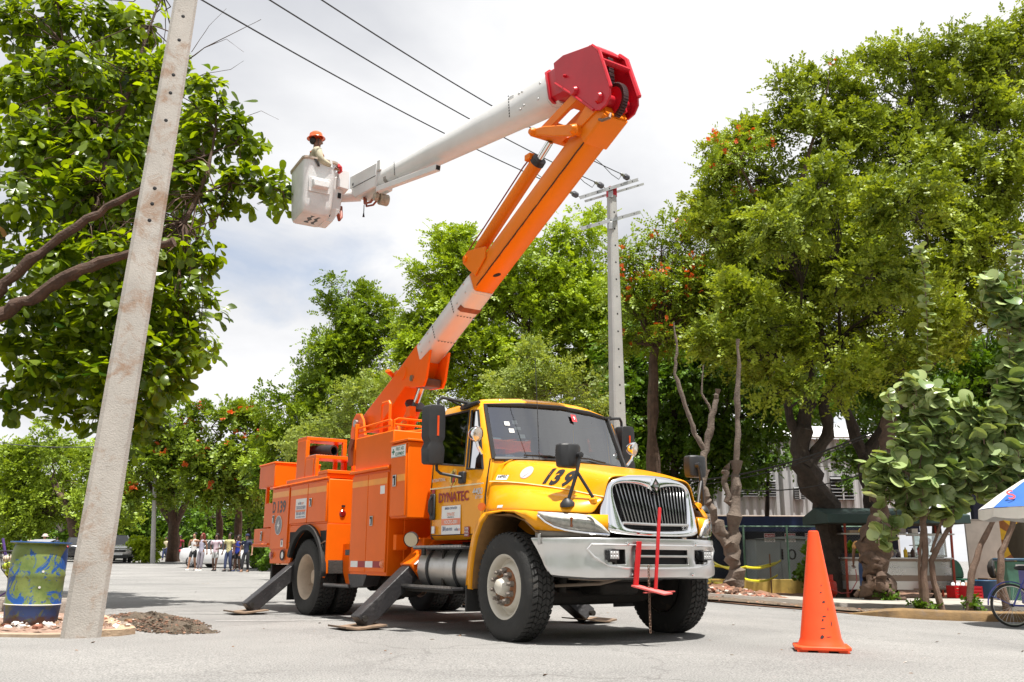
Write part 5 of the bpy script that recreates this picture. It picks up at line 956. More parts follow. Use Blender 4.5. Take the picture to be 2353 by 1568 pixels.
def person(loc, yaw, h, label, skinm, top, bottom, shoes, group=None, arms=((-.27,.0,1.12,-.30,-.05,.88),(.27,.0,1.12,.30,-.05,.88)), legs=(.06,-.06), short=True, sleeve='short', hair=HAIR, hairlong=False, cap=None, helmet=None, female=False, lean=0., crouch=0., look=0., vest=False, seated=False):
    """figure facing local -y; arms = elbow and wrist positions, legs = how far each foot is ahead"""
    k = h/1.75; root = empty('person', loc, yaw, label, 'person', group); root.scale = (k, k, k)
    sw = .175 if female else .205; hz = .93-crouch; ch = 1.30-crouch; nz = 1.475-crouch; ly_ = -lean
    V = [(0, 0, hz, .125, .095), (0, ly_*.5, 1.10-crouch, .115 if female else .13, .09), (0, ly_, ch, .15 if female else .165, .10), (0, ly_-.005, 1.42-crouch, .12, .075), (0, ly_-.01, nz, .052, .055), (0, ly_-.02, 1.55-crouch, .062, .075), (0, ly_-.015, 1.64-crouch, .078, .098), (0, ly_-.005, 1.72-crouch, .055, .07)]
    Ed = [(0,1),(1,2),(2,3),(3,4),(4,5),(5,6),(6,7)]
    n = len(V); V += [(math.sin(look)*.1, ly_-.02-math.cos(look)*.105, 1.60-crouch, .014, .016)]; Ed.append((6, n))
    A = []; L = []
    for s, (ex, ey, ez, wx, wy, wz) in zip((-1, 1), arms):
        n = len(V); V += [(s*sw, ly_, 1.405-crouch, .062, .06), (ex, ly_+ey, ez-crouch, .043, .043), (wx, ly_+wy, wz-crouch, .028, .03), (wx+(wx-ex)*.22, ly_+wy+(wy-ey)*.22, wz-crouch+(wz-ez)*.26, .038, .02)]
        Ed += [(2, n), (n, n+1), (n+1, n+2), (n+2, n+3)]; A.append((n, n+1, n+2, n+3))
    for s, f in zip((-1, 1), legs):
        n = len(V); kn_ = .50-crouch*.5; ky = -max(f, 0)*1.1-.02-crouch*.8
        if seated: V += [(s*.10, -.02, hz-.03, .085, .085), (s*.13, -.40, hz-.02, .062, .065), (s*.13, -.40, hz-.42, .038, .04), (s*.13, -.54, hz-.45, .035, .028)]
        else: V += [(s*.095, 0, hz-.06, .088, .09), (s*.10, ky, kn_, .058, .062), (s*.10, -f*1.9, .09, .036, .038), (s*.105, -f*1.9-.15, .035, .036, .025)]
        Ed += [(0, n), (n, n+1), (n+1, n+2), (n+2, n+3)]; L.append((n, n+1, n+2, n+3))
    body = skin('body', V, Ed, skinm, root)
    mb = MB()
    for (a, b, c, d) in A:   # fingers
        p = Vector(V[d][:3]); q = Vector(V[c][:3]); dr = (p-q).normalized(); sd = dr.cross(Vector((0, 1, 0))).normalized()
        for i, l in enumerate((.075, .085, .08, .06)): o_ = sd*(.026*(i-1.5)*.9); mb.tube([p+o_, p+o_+dr*l*.6+Vector((0,-.01,0)), p+o_+dr*l+Vector((0,-.03,0))], [.010, .009, .007], 5)
        mb.tube([q+dr*.03, q+dr*.05+Vector((0,-.04,0)), q+dr*.10+Vector((0,-.05,0))], [.012, .011, .008], 5)
    mb.build('fingers', skinm, body)
    g = lambda i, e=.0, e2=None: (*V[i][:3], V[i][3]+e, V[i][4]+(e if e2 is None else e2))
    # shirt
    def mid(i, j, f, e): return (*[V[i][q]*(1-f)+V[j][q]*f for q in range(3)], *[V[i][q]*(1-f)+V[j][q]*f+e for q in (3, 4)])
    T = [(0, 0, hz-.13, .158, .118), (0, 0, hz-.02, .155, .118), (0, ly_*.5, 1.10-crouch, .15 if not female else .13, .108), (0, ly_, ch, .182 if not female else .165, .118), (0, ly_-.003, 1.425-crouch, .128, .088), (0, ly_-.008, 1.465-crouch, .075, .07)]; TE = [(0,1),(1,2),(2,3),(3,4),(4,5)]
    for (a, b, c, d) in A:
        if sleeve == 'none': continue
        n = len(T); T.append(g(a, .018)); TE.append((3, n)); T.append(mid(a, b, .62 if sleeve == 'short' else 1., .022)); TE.append((n, n+1))
        if sleeve == 'long': T.append(g(c, .016)); TE.append((n+1, n+2))
    skin('shirt', T, TE, top, root)
    Q = [(0, 0, hz+.10, .135, .105), (0, 0, hz-.02, .145, .112)]; QE = [(0, 1)]
    for (a, b, c, d) in L:
        n = len(Q); Q.append(g(a, .014)); QE.append((1, n))
        if short: Q.append(mid(a, b, .85, .022)); QE.append((n, n+1))
        else: Q.append(g(b, .02)); Q.append(mid(b, c, .97, .024)); QE += [(n, n+1), (n+1, n+2)]
    skin('shorts' if short else 'trousers', Q, QE, bottom, root)
    for (a, b, c, d) in L:
        x, y, z = V[c][:3]; x2, y2, z2 = V[d][:3]; MB().loft([[(x+dx, yy+dy, z-.095+zz) for dx, dy in ((-.05,0),(.05,0),(.042,0),(-.042,0))][:0] or [(x-w_, yy, zz), (x+w_, yy, zz), (x+w_*.7, yy, zz+hh), (x-w_*.7, yy, zz+hh)] for yy, w_, zz, hh in ((y+.075,.035,z-.09,.09),(y,.045,z-.092,.10),(y-.09,.048,z-.092,.07),(y-.19,.03,z-.09,.04))], closed=True, caps=True).build('shoe', shoes, root, bevel=.01)
    hc = Vector((0, ly_+.005, 1.655-crouch))
    if helmet:
        mb = MB(); mb.lathe([(.165,-.01),(.16,.0),(.125,.012),(.122,.04),(.11,.085),(.07,.118),(.0,.13)], hc+Vector((0,0,.03)), (.0,.08,1), 24); mb.build('helmet', helmet, root, bevel=.003); MB().ball(hc+Vector((0,.055,-.02)), (.078,.06,.075), 12, 8).build('hair', hair, root); MB().tube([(-.085,ly_-.02,1.66-crouch),(-.07,ly_-.03,1.56-crouch),(0,ly_-.075,1.525-crouch),(.07,ly_-.03,1.56-crouch),(.085,ly_-.02,1.66-crouch)], .006, 5).build('chin_strap', BLK, root)
    elif cap:
        mb = MB(); mb.lathe([(.098,.0),(.10,.03),(.085,.08),(.04,.105),(0,.11)], hc+Vector((0,0,.01)), (0,.05,1), 18); mb.loft([[(x, ly_+yy-abs(x)*.0, 1.67-crouch) for x in (-.08,-.04,0,.04,.08)] for yy in (-.08,-.19)]); mb.build('cap', cap, root, solid=.006)
    else:
        mb = MB(); mb.ball(hc+Vector((0,.035,.045)), (.088,.095,.075), 14, 10)
        if hairlong: mb.tube([(hc.x,hc.y+.05,hc.z+.04),(hc.x,hc.y+.085,hc.z-.06),(hc.x,hc.y+.09,hc.z-.20),(hc.x,hc.y+.07,hc.z-.28)], [.085,.10,.095,.05], 10); mb.tube([(-.085,hc.y,hc.z),(-.095,hc.y,hc.z-.12),(-.10,hc.y,hc.z-.2)], [.03,.035,.02], 8); mb.tube([(.085,hc.y,hc.z),(.095,hc.y,hc.z-.12),(.10,hc.y,hc.z-.2)], [.03,.035,.02], 8)
        mb.build('hair', hair, root)
    if vest:
        mb = MB()
        for s in (-1, 1): mb.tube([(s*.10, ly_-.125, 1.15-crouch), (s*.12, ly_-.12, 1.32-crouch), (s*.12, ly_-.03, 1.45-crouch), (s*.10, ly_+.11, 1.35-crouch)], .018, 6, flat=.5)
        mb.tube([(-.13,ly_-.12,1.27-crouch),(0,ly_-.13,1.26-crouch),(.13,ly_-.12,1.27-crouch)], .016, 6); mb.build('harness', M('harness_web', (.45,.12,.03), .8, var=.4, vs=12), root)
    return root
TEE = lambda n, c, d=None: cl(n, c, dirt=d)
# the worker in the bucket
wp = BC-E1*.03-E2*.14
person((wp.x, wp.y, 6.40), R(112), 1.70, 'worker in orange hard hat and khaki shirt standing in the bucket', SKB, cl('khaki', (.42,.38,.27)), cl('navy_work', (.03,.035,.05)), BLK, helmet=M('orange_helmet', (.85,.13,.02), .25, var=.05, coat=.6), sleeve='long', short=False, vest=True, crouch=.21, arms=((-.30,-.05,1.15,-.22,-.26,1.10),(.30,-.05,1.15,.22,-.26,1.10)))
G1 = 'people walking across the street together'
def walker(px, py, Y, h, yaw, label, *a, **k):
    p = at(px, py, Y); return person((p.x, Y, gz(p.x, Y)), yaw, h, label, *a, group=k.pop('group', G1), **k)
YW = 44
walker(442, 1300, 44.6, 1.77, R(-12), 'man in white sleeveless shirt and black shorts looking at his phone', SKL, TEE('white', (.72,.71,.70)), TEE('black', (.02,.02,.022)), WHS, sleeve='none', arms=((-.26,-.02,1.12,-.10,-.22,1.22),(.27,.0,1.13,.20,-.2,1.15)), legs=(.10,-.06))
walker(460, 1303, 44.2, 1.74, R(-15), 'woman with red hair in grey leggings and lilac top', SKB, TEE('lilac', (.42,.40,.50)), TEE('grey', (.23,.21,.24)), WHS, sleeve='none', female=True, hair=M('red_hair', (.20,.02,.015), .6), hairlong=True, short=False, arms=((-.25,.0,1.12,-.12,-.20,1.15),(.26,.02,1.12,.30,.0,.88)), legs=(.02,.05))
walker(493, 1304, 44.0, 1.72, R(-5), 'bearded man in pink tie dye shirt and pale grey shorts', SKD, TEE('tie_dye', (.66,.50,.56), ((.30,.38,.35), .6, 9)), TEE('pale_grey', (.45,.45,.44)), BLK, arms=((-.28,.0,1.12,-.20,-.08,.90),(.27,-.02,1.12,.16,-.15,1.05)), legs=(-.06,.08))
walker(523, 1307, 43.4, 1.76, R(-18), 'man in yellow and black patterned shirt with ripped jeans', SKD, TEE('camo', (.58,.52,.25), ((.02,.02,.025), .95, 6)), TEE('jeans', (.045,.06,.13), ((.25,.28,.34), .5, 6)), BLK, short=False, legs=(.04,-.05), look=.7)
walker(537, 1303, 44.9, 1.62, R(-10), 'person half hidden behind the man in the patterned shirt', SKD, TEE('pink', (.55,.28,.30)), TEE('black', (.02,.02,.022)), WHS, legs=(.05,-.03), sleeve='none', female=True)
walker(543, 1307, 43.6, 1.66, R(-12), 'woman in bright blue sleeveless top and black cycling shorts', SKD, TEE('royal_blue', (.02,.04,.35)), TEE('black', (.02,.02,.022)), M('blue_shoe', (.03,.05,.12), .6), female=True, sleeve='none', arms=((-.25,-.02,1.12,-.05,-.2,1.12),(.26,-.02,1.12,.08,-.22,1.18)), legs=(.04,-.08), look=.5)
walker(563, 1310, 42.6, 1.70, R(-8), 'man in navy cap, navy shirt and black trousers nearest the truck', SKL, TEE('navy', (.022,.03,.07)), TEE('black_track', (.016,.016,.02)), M('brown_shoe', (.25,.15,.1), .7), cap=M('navy_cap', (.015,.02,.07), .7), short=False, arms=((-.28,.0,1.12,-.30,-.02,.88),(.28,.02,1.12,.31,-.06,.90)), legs=(.08,-.05), look=-.4)
G2 = 'people standing under the far trees'
def far(px, Y, h, label, s, t, b, **k): p = at(px, 1280, Y); return person((p.x, Y, gz(p.x, Y)+.05), k.pop('yaw', 0.), h, label, s, t, b, BLK, group=k.pop('group', G2), **k)
far(378, 66, 1.62, 'woman in cream blouse and blue jeans beside the tree trunk', SKB, TEE('cream', (.65,.56,.38)), TEE('jeans_blue', (.03,.045,.13)), female=True, short=False, hairlong=True)
far(392, 69, 1.70, 'person in pale blue shirt half hidden by the tree trunk', SKB, TEE('pale_blue', (.45,.52,.62)), TEE('jeans_blue', (.03,.045,.13)), short=False)
far(411, 67, 1.75, 'person in dark red shirt standing right of the tree trunk', SKD, TEE('dark_red', (.25,.015,.03)), TEE('dark', (.015,.015,.02)), short=False)
G3 = 'distant crowd down the street'
cr = [(8, 96, (.45,.10,.09)), (40, 92, (.05,.06,.16)), (56, 96, (.40,.12,.08)), (64, 90, (.5,.42,.36)), (118, 94, (.08,.05,.05)), (127, 92, (.16,.18,.28)), (137, 96, (.62,.62,.62)), (112, 99, (.3,.04,.05)), (50, 100, (.03,.03,.04))]
wd = ['in red shirt at the left edge of the street', 'in navy top behind the drum', 'in brick red shirt right of the red car', 'in beige shirt behind the drum rim', 'in dark brown top under the far trees', 'in grey blue top near the dark car', 'in white shirt behind the dark car', 'in wine shirt left of the white shirted figure', 'in black top farthest down the street']
for (px, Y, c), w_ in zip(cr, wd): far(px, Y, 1.68, 'distant figure '+w_, SKB, cl('far_%d' % px, c), TEE('dark', (.015,.015,.02)), short=False, group=G3)
# ================================================================== poles and lines
PC = M('pole_concrete', (.40, .365, .33), .85, var=.16, vs=2.2, bump=.25, bs=60, dirt=[((.29, .19, .13), .98, 3.2), ((.17, .13, .10), .55, 11.)])
PC2 = M('far_pole_concrete', (.42, .41, .39), .85, var=.12, vs=2, bump=.2, bs=30, dirt=((.3, .27, .24), .35, 3))
GALV = M('galvanised_steel', (.42, .42, .41), .45, metal=.7, var=.15, vs=6)
a0 = gnd(186, 1460, 9.3, -.02); a1 = at(437, -60, 9.8)
def pole(name, b, t, wb, wt, db, dt, yaw, mat, label, group=None, ch=.28):
    o = empty(name, b, 0, label, 'pole', group); ax = t-b; c, s = math.cos(yaw), math.sin(yaw); secs = []
    for f in (-.03, 0, .25, .5, .75, 1):
        w = (wb+(wt-wb)*f)/2; d = (db+(dt-db)*f)/2; k = ch*min(w, d); q = ax*f
        secs.append([(q.x+x*c-y*s, q.y+x*s+y*c, q.z) for x, y in ((-w+k,-d),(w-k,-d),(w,-d+k),(w,d-k),(w-k,d),(-w+k,d),(-w,d-k),(-w,-d+k))])
    MB().loft(secs, closed=True, caps=True).build('shaft', mat, o, ang=20); return o
p1 = pole('utility_pole', a0, a1, .365, .26, .30, .20, R(24), PC, 'stained concrete utility pole leaning beside the painted drum')
HOLE2 = MB().lathe([(.0,.003),(.016,.003),(.022,.0)], axis=(0,-1,0), n=10).mesh('bolt_hole', DRK)
for py in (5, 71, 137, 232, 280, 352, 524, 562, 602):
    f = 1-(py+60)/1520.; q = (a1-a0)*(f*.985+.012); c_, s_ = math.cos(R(24)), math.sin(R(24)); d_ = (.30+(.20-.30)*f)/2+.001; link('bolt_hole', HOLE2, p1, (q.x+d_*s_, q.y-d_*c_, q.z), (0, 0, R(24)))
b0 = gnd(1428, 1300, 25.0); b1 = at(1405, 432, 25.0)
p2 = pole('utility_pole', b0, b1, .50, .235, .42, .2, R(28), PC2, 'grey concrete utility pole with steel crossarms behind the truck')
for f in np.linspace(.30, .93, 15):
    q = (b1-b0)*f; d_ = (.42+(.2-.42)*f)/2+.002; link('bolt_hole', HOLE2, p2, (q.x+d_*math.sin(R(28))-.0, q.y-d_*math.cos(R(28)), q.z), (0, 0, R(28)), (1.3, 1, 1.3))
top = MB().loft([[(x*1.03, y*1.03, z) for x, y in ((-.117,-.10),(.117,-.10),(.117,.10),(-.117,.10))] for z in (0, .30)], closed=True, caps=True).build('red_band', RED, p2); top.location = (b1-b0)-Vector((0,0,.30)); top.rotation_euler = (0,0,R(28))
def arm(pa, Ya, pb, Yb, w=.07, h=.10):
    a, b = at(*pa, Ya)-b0, at(*pb, Yb)-b0; o = MB().beam(a, b, .012, h).beam(a+Vector((0,.05,h/2)), b+Vector((0,.05,h/2)), w, .012).build('crossarm', GALV, p2, smooth=False)
    for k in range(5): q = a+(b-a)*((k+.5)/5); MB().lathe([(.0,.002),(.02,.002)], q-Vector((0,.01,0)), (0,-1,0), 8).build('bolt_hole', DRK, o)
    return a, b
arm((1332, 455), 24.4, (1466, 413), 25.1); arm((1344, 463), 24.9, (1479, 423), 25.6, h=.07); arm((1335, 526), 24.5, (1470, 488), 25.2)
for py in (440, 512): q = at(1403, py, 24.86)-b0; MB().box(q.x-.07, q.x+.07, q.y-.03, q.y, q.z-.20, q.z+.02).build('clamp', GALV, p2, bevel=.008)
WIRE = M('black_cable', (.02, .02, .022), .6)
INSM = M('grey_insulator', (.11, .11, .125), .4)
for (px, py, Yq), (lx, ly, LY), w_ in (((1442,409,24.95),(740,-22,13.2),'uppermost'), ((1383,428,24.7),(618,-24,13.0),'middle'), ((1325,449,24.45),(470,-20,12.8),'lowest')):
    e = at(px, py, Yq); d = (at(lx, ly, LY)-e); L = d.length; d.normalize(); ins_ = e+d*.18
    io = empty('insulator', e, 0, 'dark strain insulator at the far crossarm holding the %s power line' % w_, 'insulator', 'strain insulators on the far crossarm')
    MB().lathe([(.02,-.05),(.03,0),(.09,.03),(.05,.06),(.09,.10),(.05,.13),(.09,.17),(.04,.20),(.02,.3)], (0,0,0), d, 14).build('sheds', INSM, io); MB().tube([Vector((0,0,0)), -d*.22], .012, 6).build('eye_bolt', GALV, io); MB().lathe([(.03,.30),(.05,.34),(.045,.48),(.02,.52)], (0,0,0), d, 8).build('dead_end_clamp', GALV, io)
    far_ = e+d*(L*1.25); pts = [e+d*.5+(far_-e-d*.5)*f-Vector((0,0,.55*4*f*(1-f)*.5)) for f in np.linspace(0, 1, 28)]
    o = MB().tube(pts, .0135, 5).build('power_line', WIRE); tag(o, '%s of the three power lines running overhead to the far pole' % w_, 'cable', 'overhead power lines')
    loop = MB().tube([e+d*.45, e+d*.7-Vector((0,0,.22)), e+d*1.25-Vector((0,0,.20)), e+d*1.9-Vector((0,0,.07)), e+d*2.6], .010, 5).build('jumper', WIRE, o)
for i, (pa, pb, Ya, Yb, r_, lab) in enumerate((((1560,1107),(2000,995),27,22,.025,'thick black cable sagging between the right trees'), ((1560,1118),(2000,1001),27,22,.014,'thin cable just under the thick one in the right trees'), ((1700,1125),(2060,1062),26,21,.016,'lower cable crossing in front of the warehouse wall'), ((-40,1012),(250,1025),60,62,.03,'far cable crossing behind the painted drum side trees'), ((300,965),(640,990),62,60,.03,'far cable above the flowering tree by the street'))):
    a, b = at(*pa, Ya), at(*pb, Yb); o = MB().tube([a+(b-a)*f-Vector((0,0,.25*4*f*(1-f))) for f in np.linspace(0,1,14)], r_, 5).build('cable', WIRE); tag(o, lab, 'cable')
lp0 = gnd(352, 1280, 58); lpo = empty('lamp_post', lp0, 0, 'thin far street lamp post rising over the flowering tree', 'lamp post')
lt = at(362, 882, 58)-lp0; MB().tube([(0,0,0), lt*.5, lt], [.16,.12,.09], 8).build('shaft', PC2, lpo); MB().tube([lt, lt+Vector((.35,0,.1)), lt+Vector((.7,0,-.0))], .05, 6).build('bracket', GALV, lpo); MB().ball(lt+Vector((.75,0,-.12)), (.22,.2,.14)).build('lamp_head', WHS, lpo)
# ================================================================== traffic cone
CO = M('cone_plastic', (.90, .088, .022), .45, var=.10, vs=4, dirt=[((.62,.075,.03), .55, 3), ((.06,.03,.025), .16, 9)], spec=.3)
cp = gnd(1888, 1497, 8.35); cone = empty('traffic_cone', cp, R(-14), 'tall plain orange traffic cone standing on the road', 'traffic cone')
MB().lathe([(.205,.045),(.20,.055),(.19,.075),(.175,.11),(.05,1.0),(.044,1.03),(.036,1.035),(.034,1.0),(.0,.99)], n=40).build('cone_body', CO, cone)
mb = MB(); s = .235; mb.prism([(-s+.05,-s),(s-.05,-s),(s,-s+.05),(s,s-.05),(s-.05,s),(-s+.05,s),(-s,s-.05),(-s,-s+.05)], .018, .05, lambda a, c, b: (a, b, c)); mb.build('cone_base', CO, cone, bevel=.008)
for x in (-.17, 0, .17):
    for y in (-.17, .17): MB().box(x-.045, x+.045, y-.045, y+.045, 0, .02).build('base_foot', CO, cone, bevel=.004)
SC = M('scuff', (.05,.03,.03), .8)
for zc, a_, w_, h_ in ((.50,-95,.018,.012),(.42,-88,.03,.02),(.30,-92,.035,.012),(.24,-70,.012,.05),(.20,-100,.05,.008),(.13,-104,.035,.035),(.13,-85,.05,.007),(.36,-75,.01,.03),(.27,-98,.02,.02),(.56,-90,.012,.012)):
    r_ = .175-(zc-.11)*.1404+.0015; a_ = R(a_+14); MB().add([(math.cos(a_+dx*w_/r_/2)*(r_-dz*h_*.07), math.sin(a_+dx*w_/r_/2)*(r_-dz*h_*.07), zc+dz*h_/2) for dx, dz in ((-1,-.6),(-.2,-1),(.7,-.5),(1,.3),(.3,1),(-.6,.5))], [(0,1,2,3,4,5)]).build('scuff_mark', SC, cone, smooth=False)
# ================================================================== painted drum and the ball stand
def drum_mat():
    m = bpy.data.materials.new('peeling_drum_paint'); m.use_nodes = True; t = m.node_tree; b = t.nodes['Principled BSDF']; g = t.nodes.new('ShaderNodeTexCoord')
    def nz(sc, d, ro, di, off=0):
        n = t.nodes.new('ShaderNodeTexNoise'); n.inputs['Scale'].default_value = sc; n.inputs['Detail'].default_value = d; n.inputs['Roughness'].default_value = ro; n.inputs['Distortion'].default_value = di
        mp = t.nodes.new('ShaderNodeMapping'); mp.inputs['Location'].default_value = (off, off*.7, off*.3); t.links.new(g.outputs['Object'], mp.inputs[0]); t.links.new(mp.outputs[0], n.inputs[0]); return n.outputs[0]
    def rp(s, a, ca, b_, cb):
        r = t.nodes.new('ShaderNodeValToRGB'); e = r.color_ramp.elements; e[0].position = a; e[1].position = b_; e[0].color = (*ca, 1); e[1].color = (*cb, 1); t.links.new(s, r.inputs[0]); return r.outputs[0]
    def mx(f, a, b_):
        x = t.nodes.new('ShaderNodeMix'); x.data_type = 'RGBA'; t.links.new(f, x.inputs[0])
        for i, q in ((6, a), (7, b_)):
            if isinstance(q, tuple): x.inputs[i].default_value = (*q, 1)
            else: t.links.new(q, x.inputs[i])
        return x.outputs[2]
    K0, K1 = (0,0,0), (1,1,1)
    green = rp(nz(4, 6, .65, .3), .35, (.10,.16,.035), .65, (.23,.29,.08)); c = mx(rp(nz(3.4, 10, .72, 1.0, 4.1), .53, K0, .55, K1), green, (.012,.085,.33)); c = mx(rp(nz(14, 8, .7, .3, 1.7), .60, K0, .70, K1), c, (.07,.055,.025))
    c = mx(rp(nz(9, 9, .75, .5, 9), .60, K0, .64, K1), c, (.02,.07,.24))
    sp = t.nodes.new('ShaderNodeSeparateXYZ'); t.links.new(g.outputs['Object'], sp.inputs[0]); ad = t.nodes.new('ShaderNodeMath'); ad.operation = 'MULTIPLY_ADD'; ad.inputs[1].default_value = -2.2; ad.inputs[2].default_value = .62; t.links.new(sp.outputs[2], ad.inputs[0])
    lowmask = rp(sp.outputs[2], .225, K1, .23, K0); low = mx(rp(nz(6, 8, .7, .5, 2), .5, K0, .6, K1), (.035,.075,.22), (.13,.15,.04)); c = mx(lowmask, c, low)
    ad2 = t.nodes.new('ShaderNodeMath'); ad2.operation = 'ADD'; t.links.new(ad.outputs[0], ad2.inputs[0]); t.links.new(nz(7, 8, .7, .4, 6), ad2.inputs[1]); c = mx(rp(ad2.outputs[0], .80, K0, 1.0, K1), c, (.075,.035,.02))
    t.links.new(c, b.inputs['Base Color']); b.inputs['Roughness'].default_value = .55
    return m
DM = drum_mat(); dp = gnd(70, 1425, 10.4, .03); drum = empty('oil_drum', dp, R(10), 'battered drum with peeling green and blue paint used as a bin', 'drum'); drum.rotation_euler = (0, R(1.2), R(10)); drum.scale = (.93, .93, .93)
MB().lathe([(.0,.0),(.27,.0),(.285,.02),(.288,.06),(.302,.22),(.309,.24),(.302,.26),(.304,.55),(.31,.575),(.304,.60),(.305,.80),(.295,.88),(.275,.93),(.33,.945),(.335,.955),(.325,.96),(.262,.95),(.265,.90),(.28,.85),(.28,.1),(0,.08)], n=48).build('drum_shell', DM, drum)
MB().lathe([(.309,.0),(.3115,.006),(.309,.012)], (0,0,.234), n=48).build('white_line', WHS, drum); MB().lathe([(.30,.941),(.337,.948),(.337,.962),(.30,.958)], n=48).build('blue_rim', M('drum_blue', (.06,.16,.42), .5, var=.3, vs=12), drum)
for a_, z_ in ((-62,.62),(-65,.44)): MB().lathe([(.0,.002),(.014,.002)], (math.cos(R(a_))*.305, math.sin(R(a_))*.305, z_), (math.cos(R(a_)), math.sin(R(a_)), 0), 10).build('punched_hole', WHS, drum)
MB().loft([[(-.12,-.14,.955),(.12,-.16,.955)],[(-.12,.12,.99),(.13,.1,1.0)]]).build('rubbish_bag', M('bag_film', (.3,.3,.33), .4), drum)
PUR = M('purple_plastic', (.09,.05,.22), .45); st_ = gnd(26, 1345, 12.6, .05); stand = empty('ball_stand', st_, 0, 'purple folding stand with net basket of green and yellow balls behind the drum', 'ball stand')
MB().tube([(0,0,0),(-.03,0,.25),(-.05,0,.45)], .016, 8).build('post', PUR, stand); MB().tube([(-.38,-.1,.02),(-.02,0,.26)], .012, 8).build('leg', PUR, stand); MB().tube([(.30,.2,.02),(-.02,0,.26)], .012, 8).build('leg', PUR, stand); MB().tube([(-.05,0,.45),(-.20,.0,.95)], .018, 8).build('handle', PUR, stand)
mb = MB(); nb = []
for k in range(16):
    a = 2*math.pi*k/16; mb.tube([(.05*math.cos(a), .05*math.sin(a), .42), (.15*math.cos(a+.3), .15*math.sin(a+.3), .55), (.19*math.cos(a+.6), .19*math.sin(a+.6), .78)], .003, 4); mb.tube([(.05*math.cos(a), .05*math.sin(a), .42), (.15*math.cos(a-.3), .15*math.sin(a-.3), .55), (.19*math.cos(a-.6), .19*math.sin(a-.6), .78)], .003, 4)
mb.lathe([(.185,.77),(.195,.78),(.185,.79)], n=20); mb.build('net', BLK, stand)
bm_ = [MB().ball((0,0,0), .045, 12, 8).mesh('ball', M('lime_ball', (.42,.55,.03), .6)), MB().ball((0,0,0), .045, 12, 8).mesh('ball', M('pale_ball', (.6,.5,.4), .6))]
for i, (x, y, z) in enumerate(((-.03,-.06,.50),(.05,-.05,.52),(.0,.05,.50),(-.08,-.05,.58),(.09,-.05,.61),(.0,-.11,.60),(-.05,.06,.6),(.07,.06,.6),(-.10,-.03,.68),(.02,-.1,.69),(.11,-.02,.70),(-.02,.03,.70))): o = link('basket_ball', bm_[0 if i < 8 else 1], stand, (x, y, z))
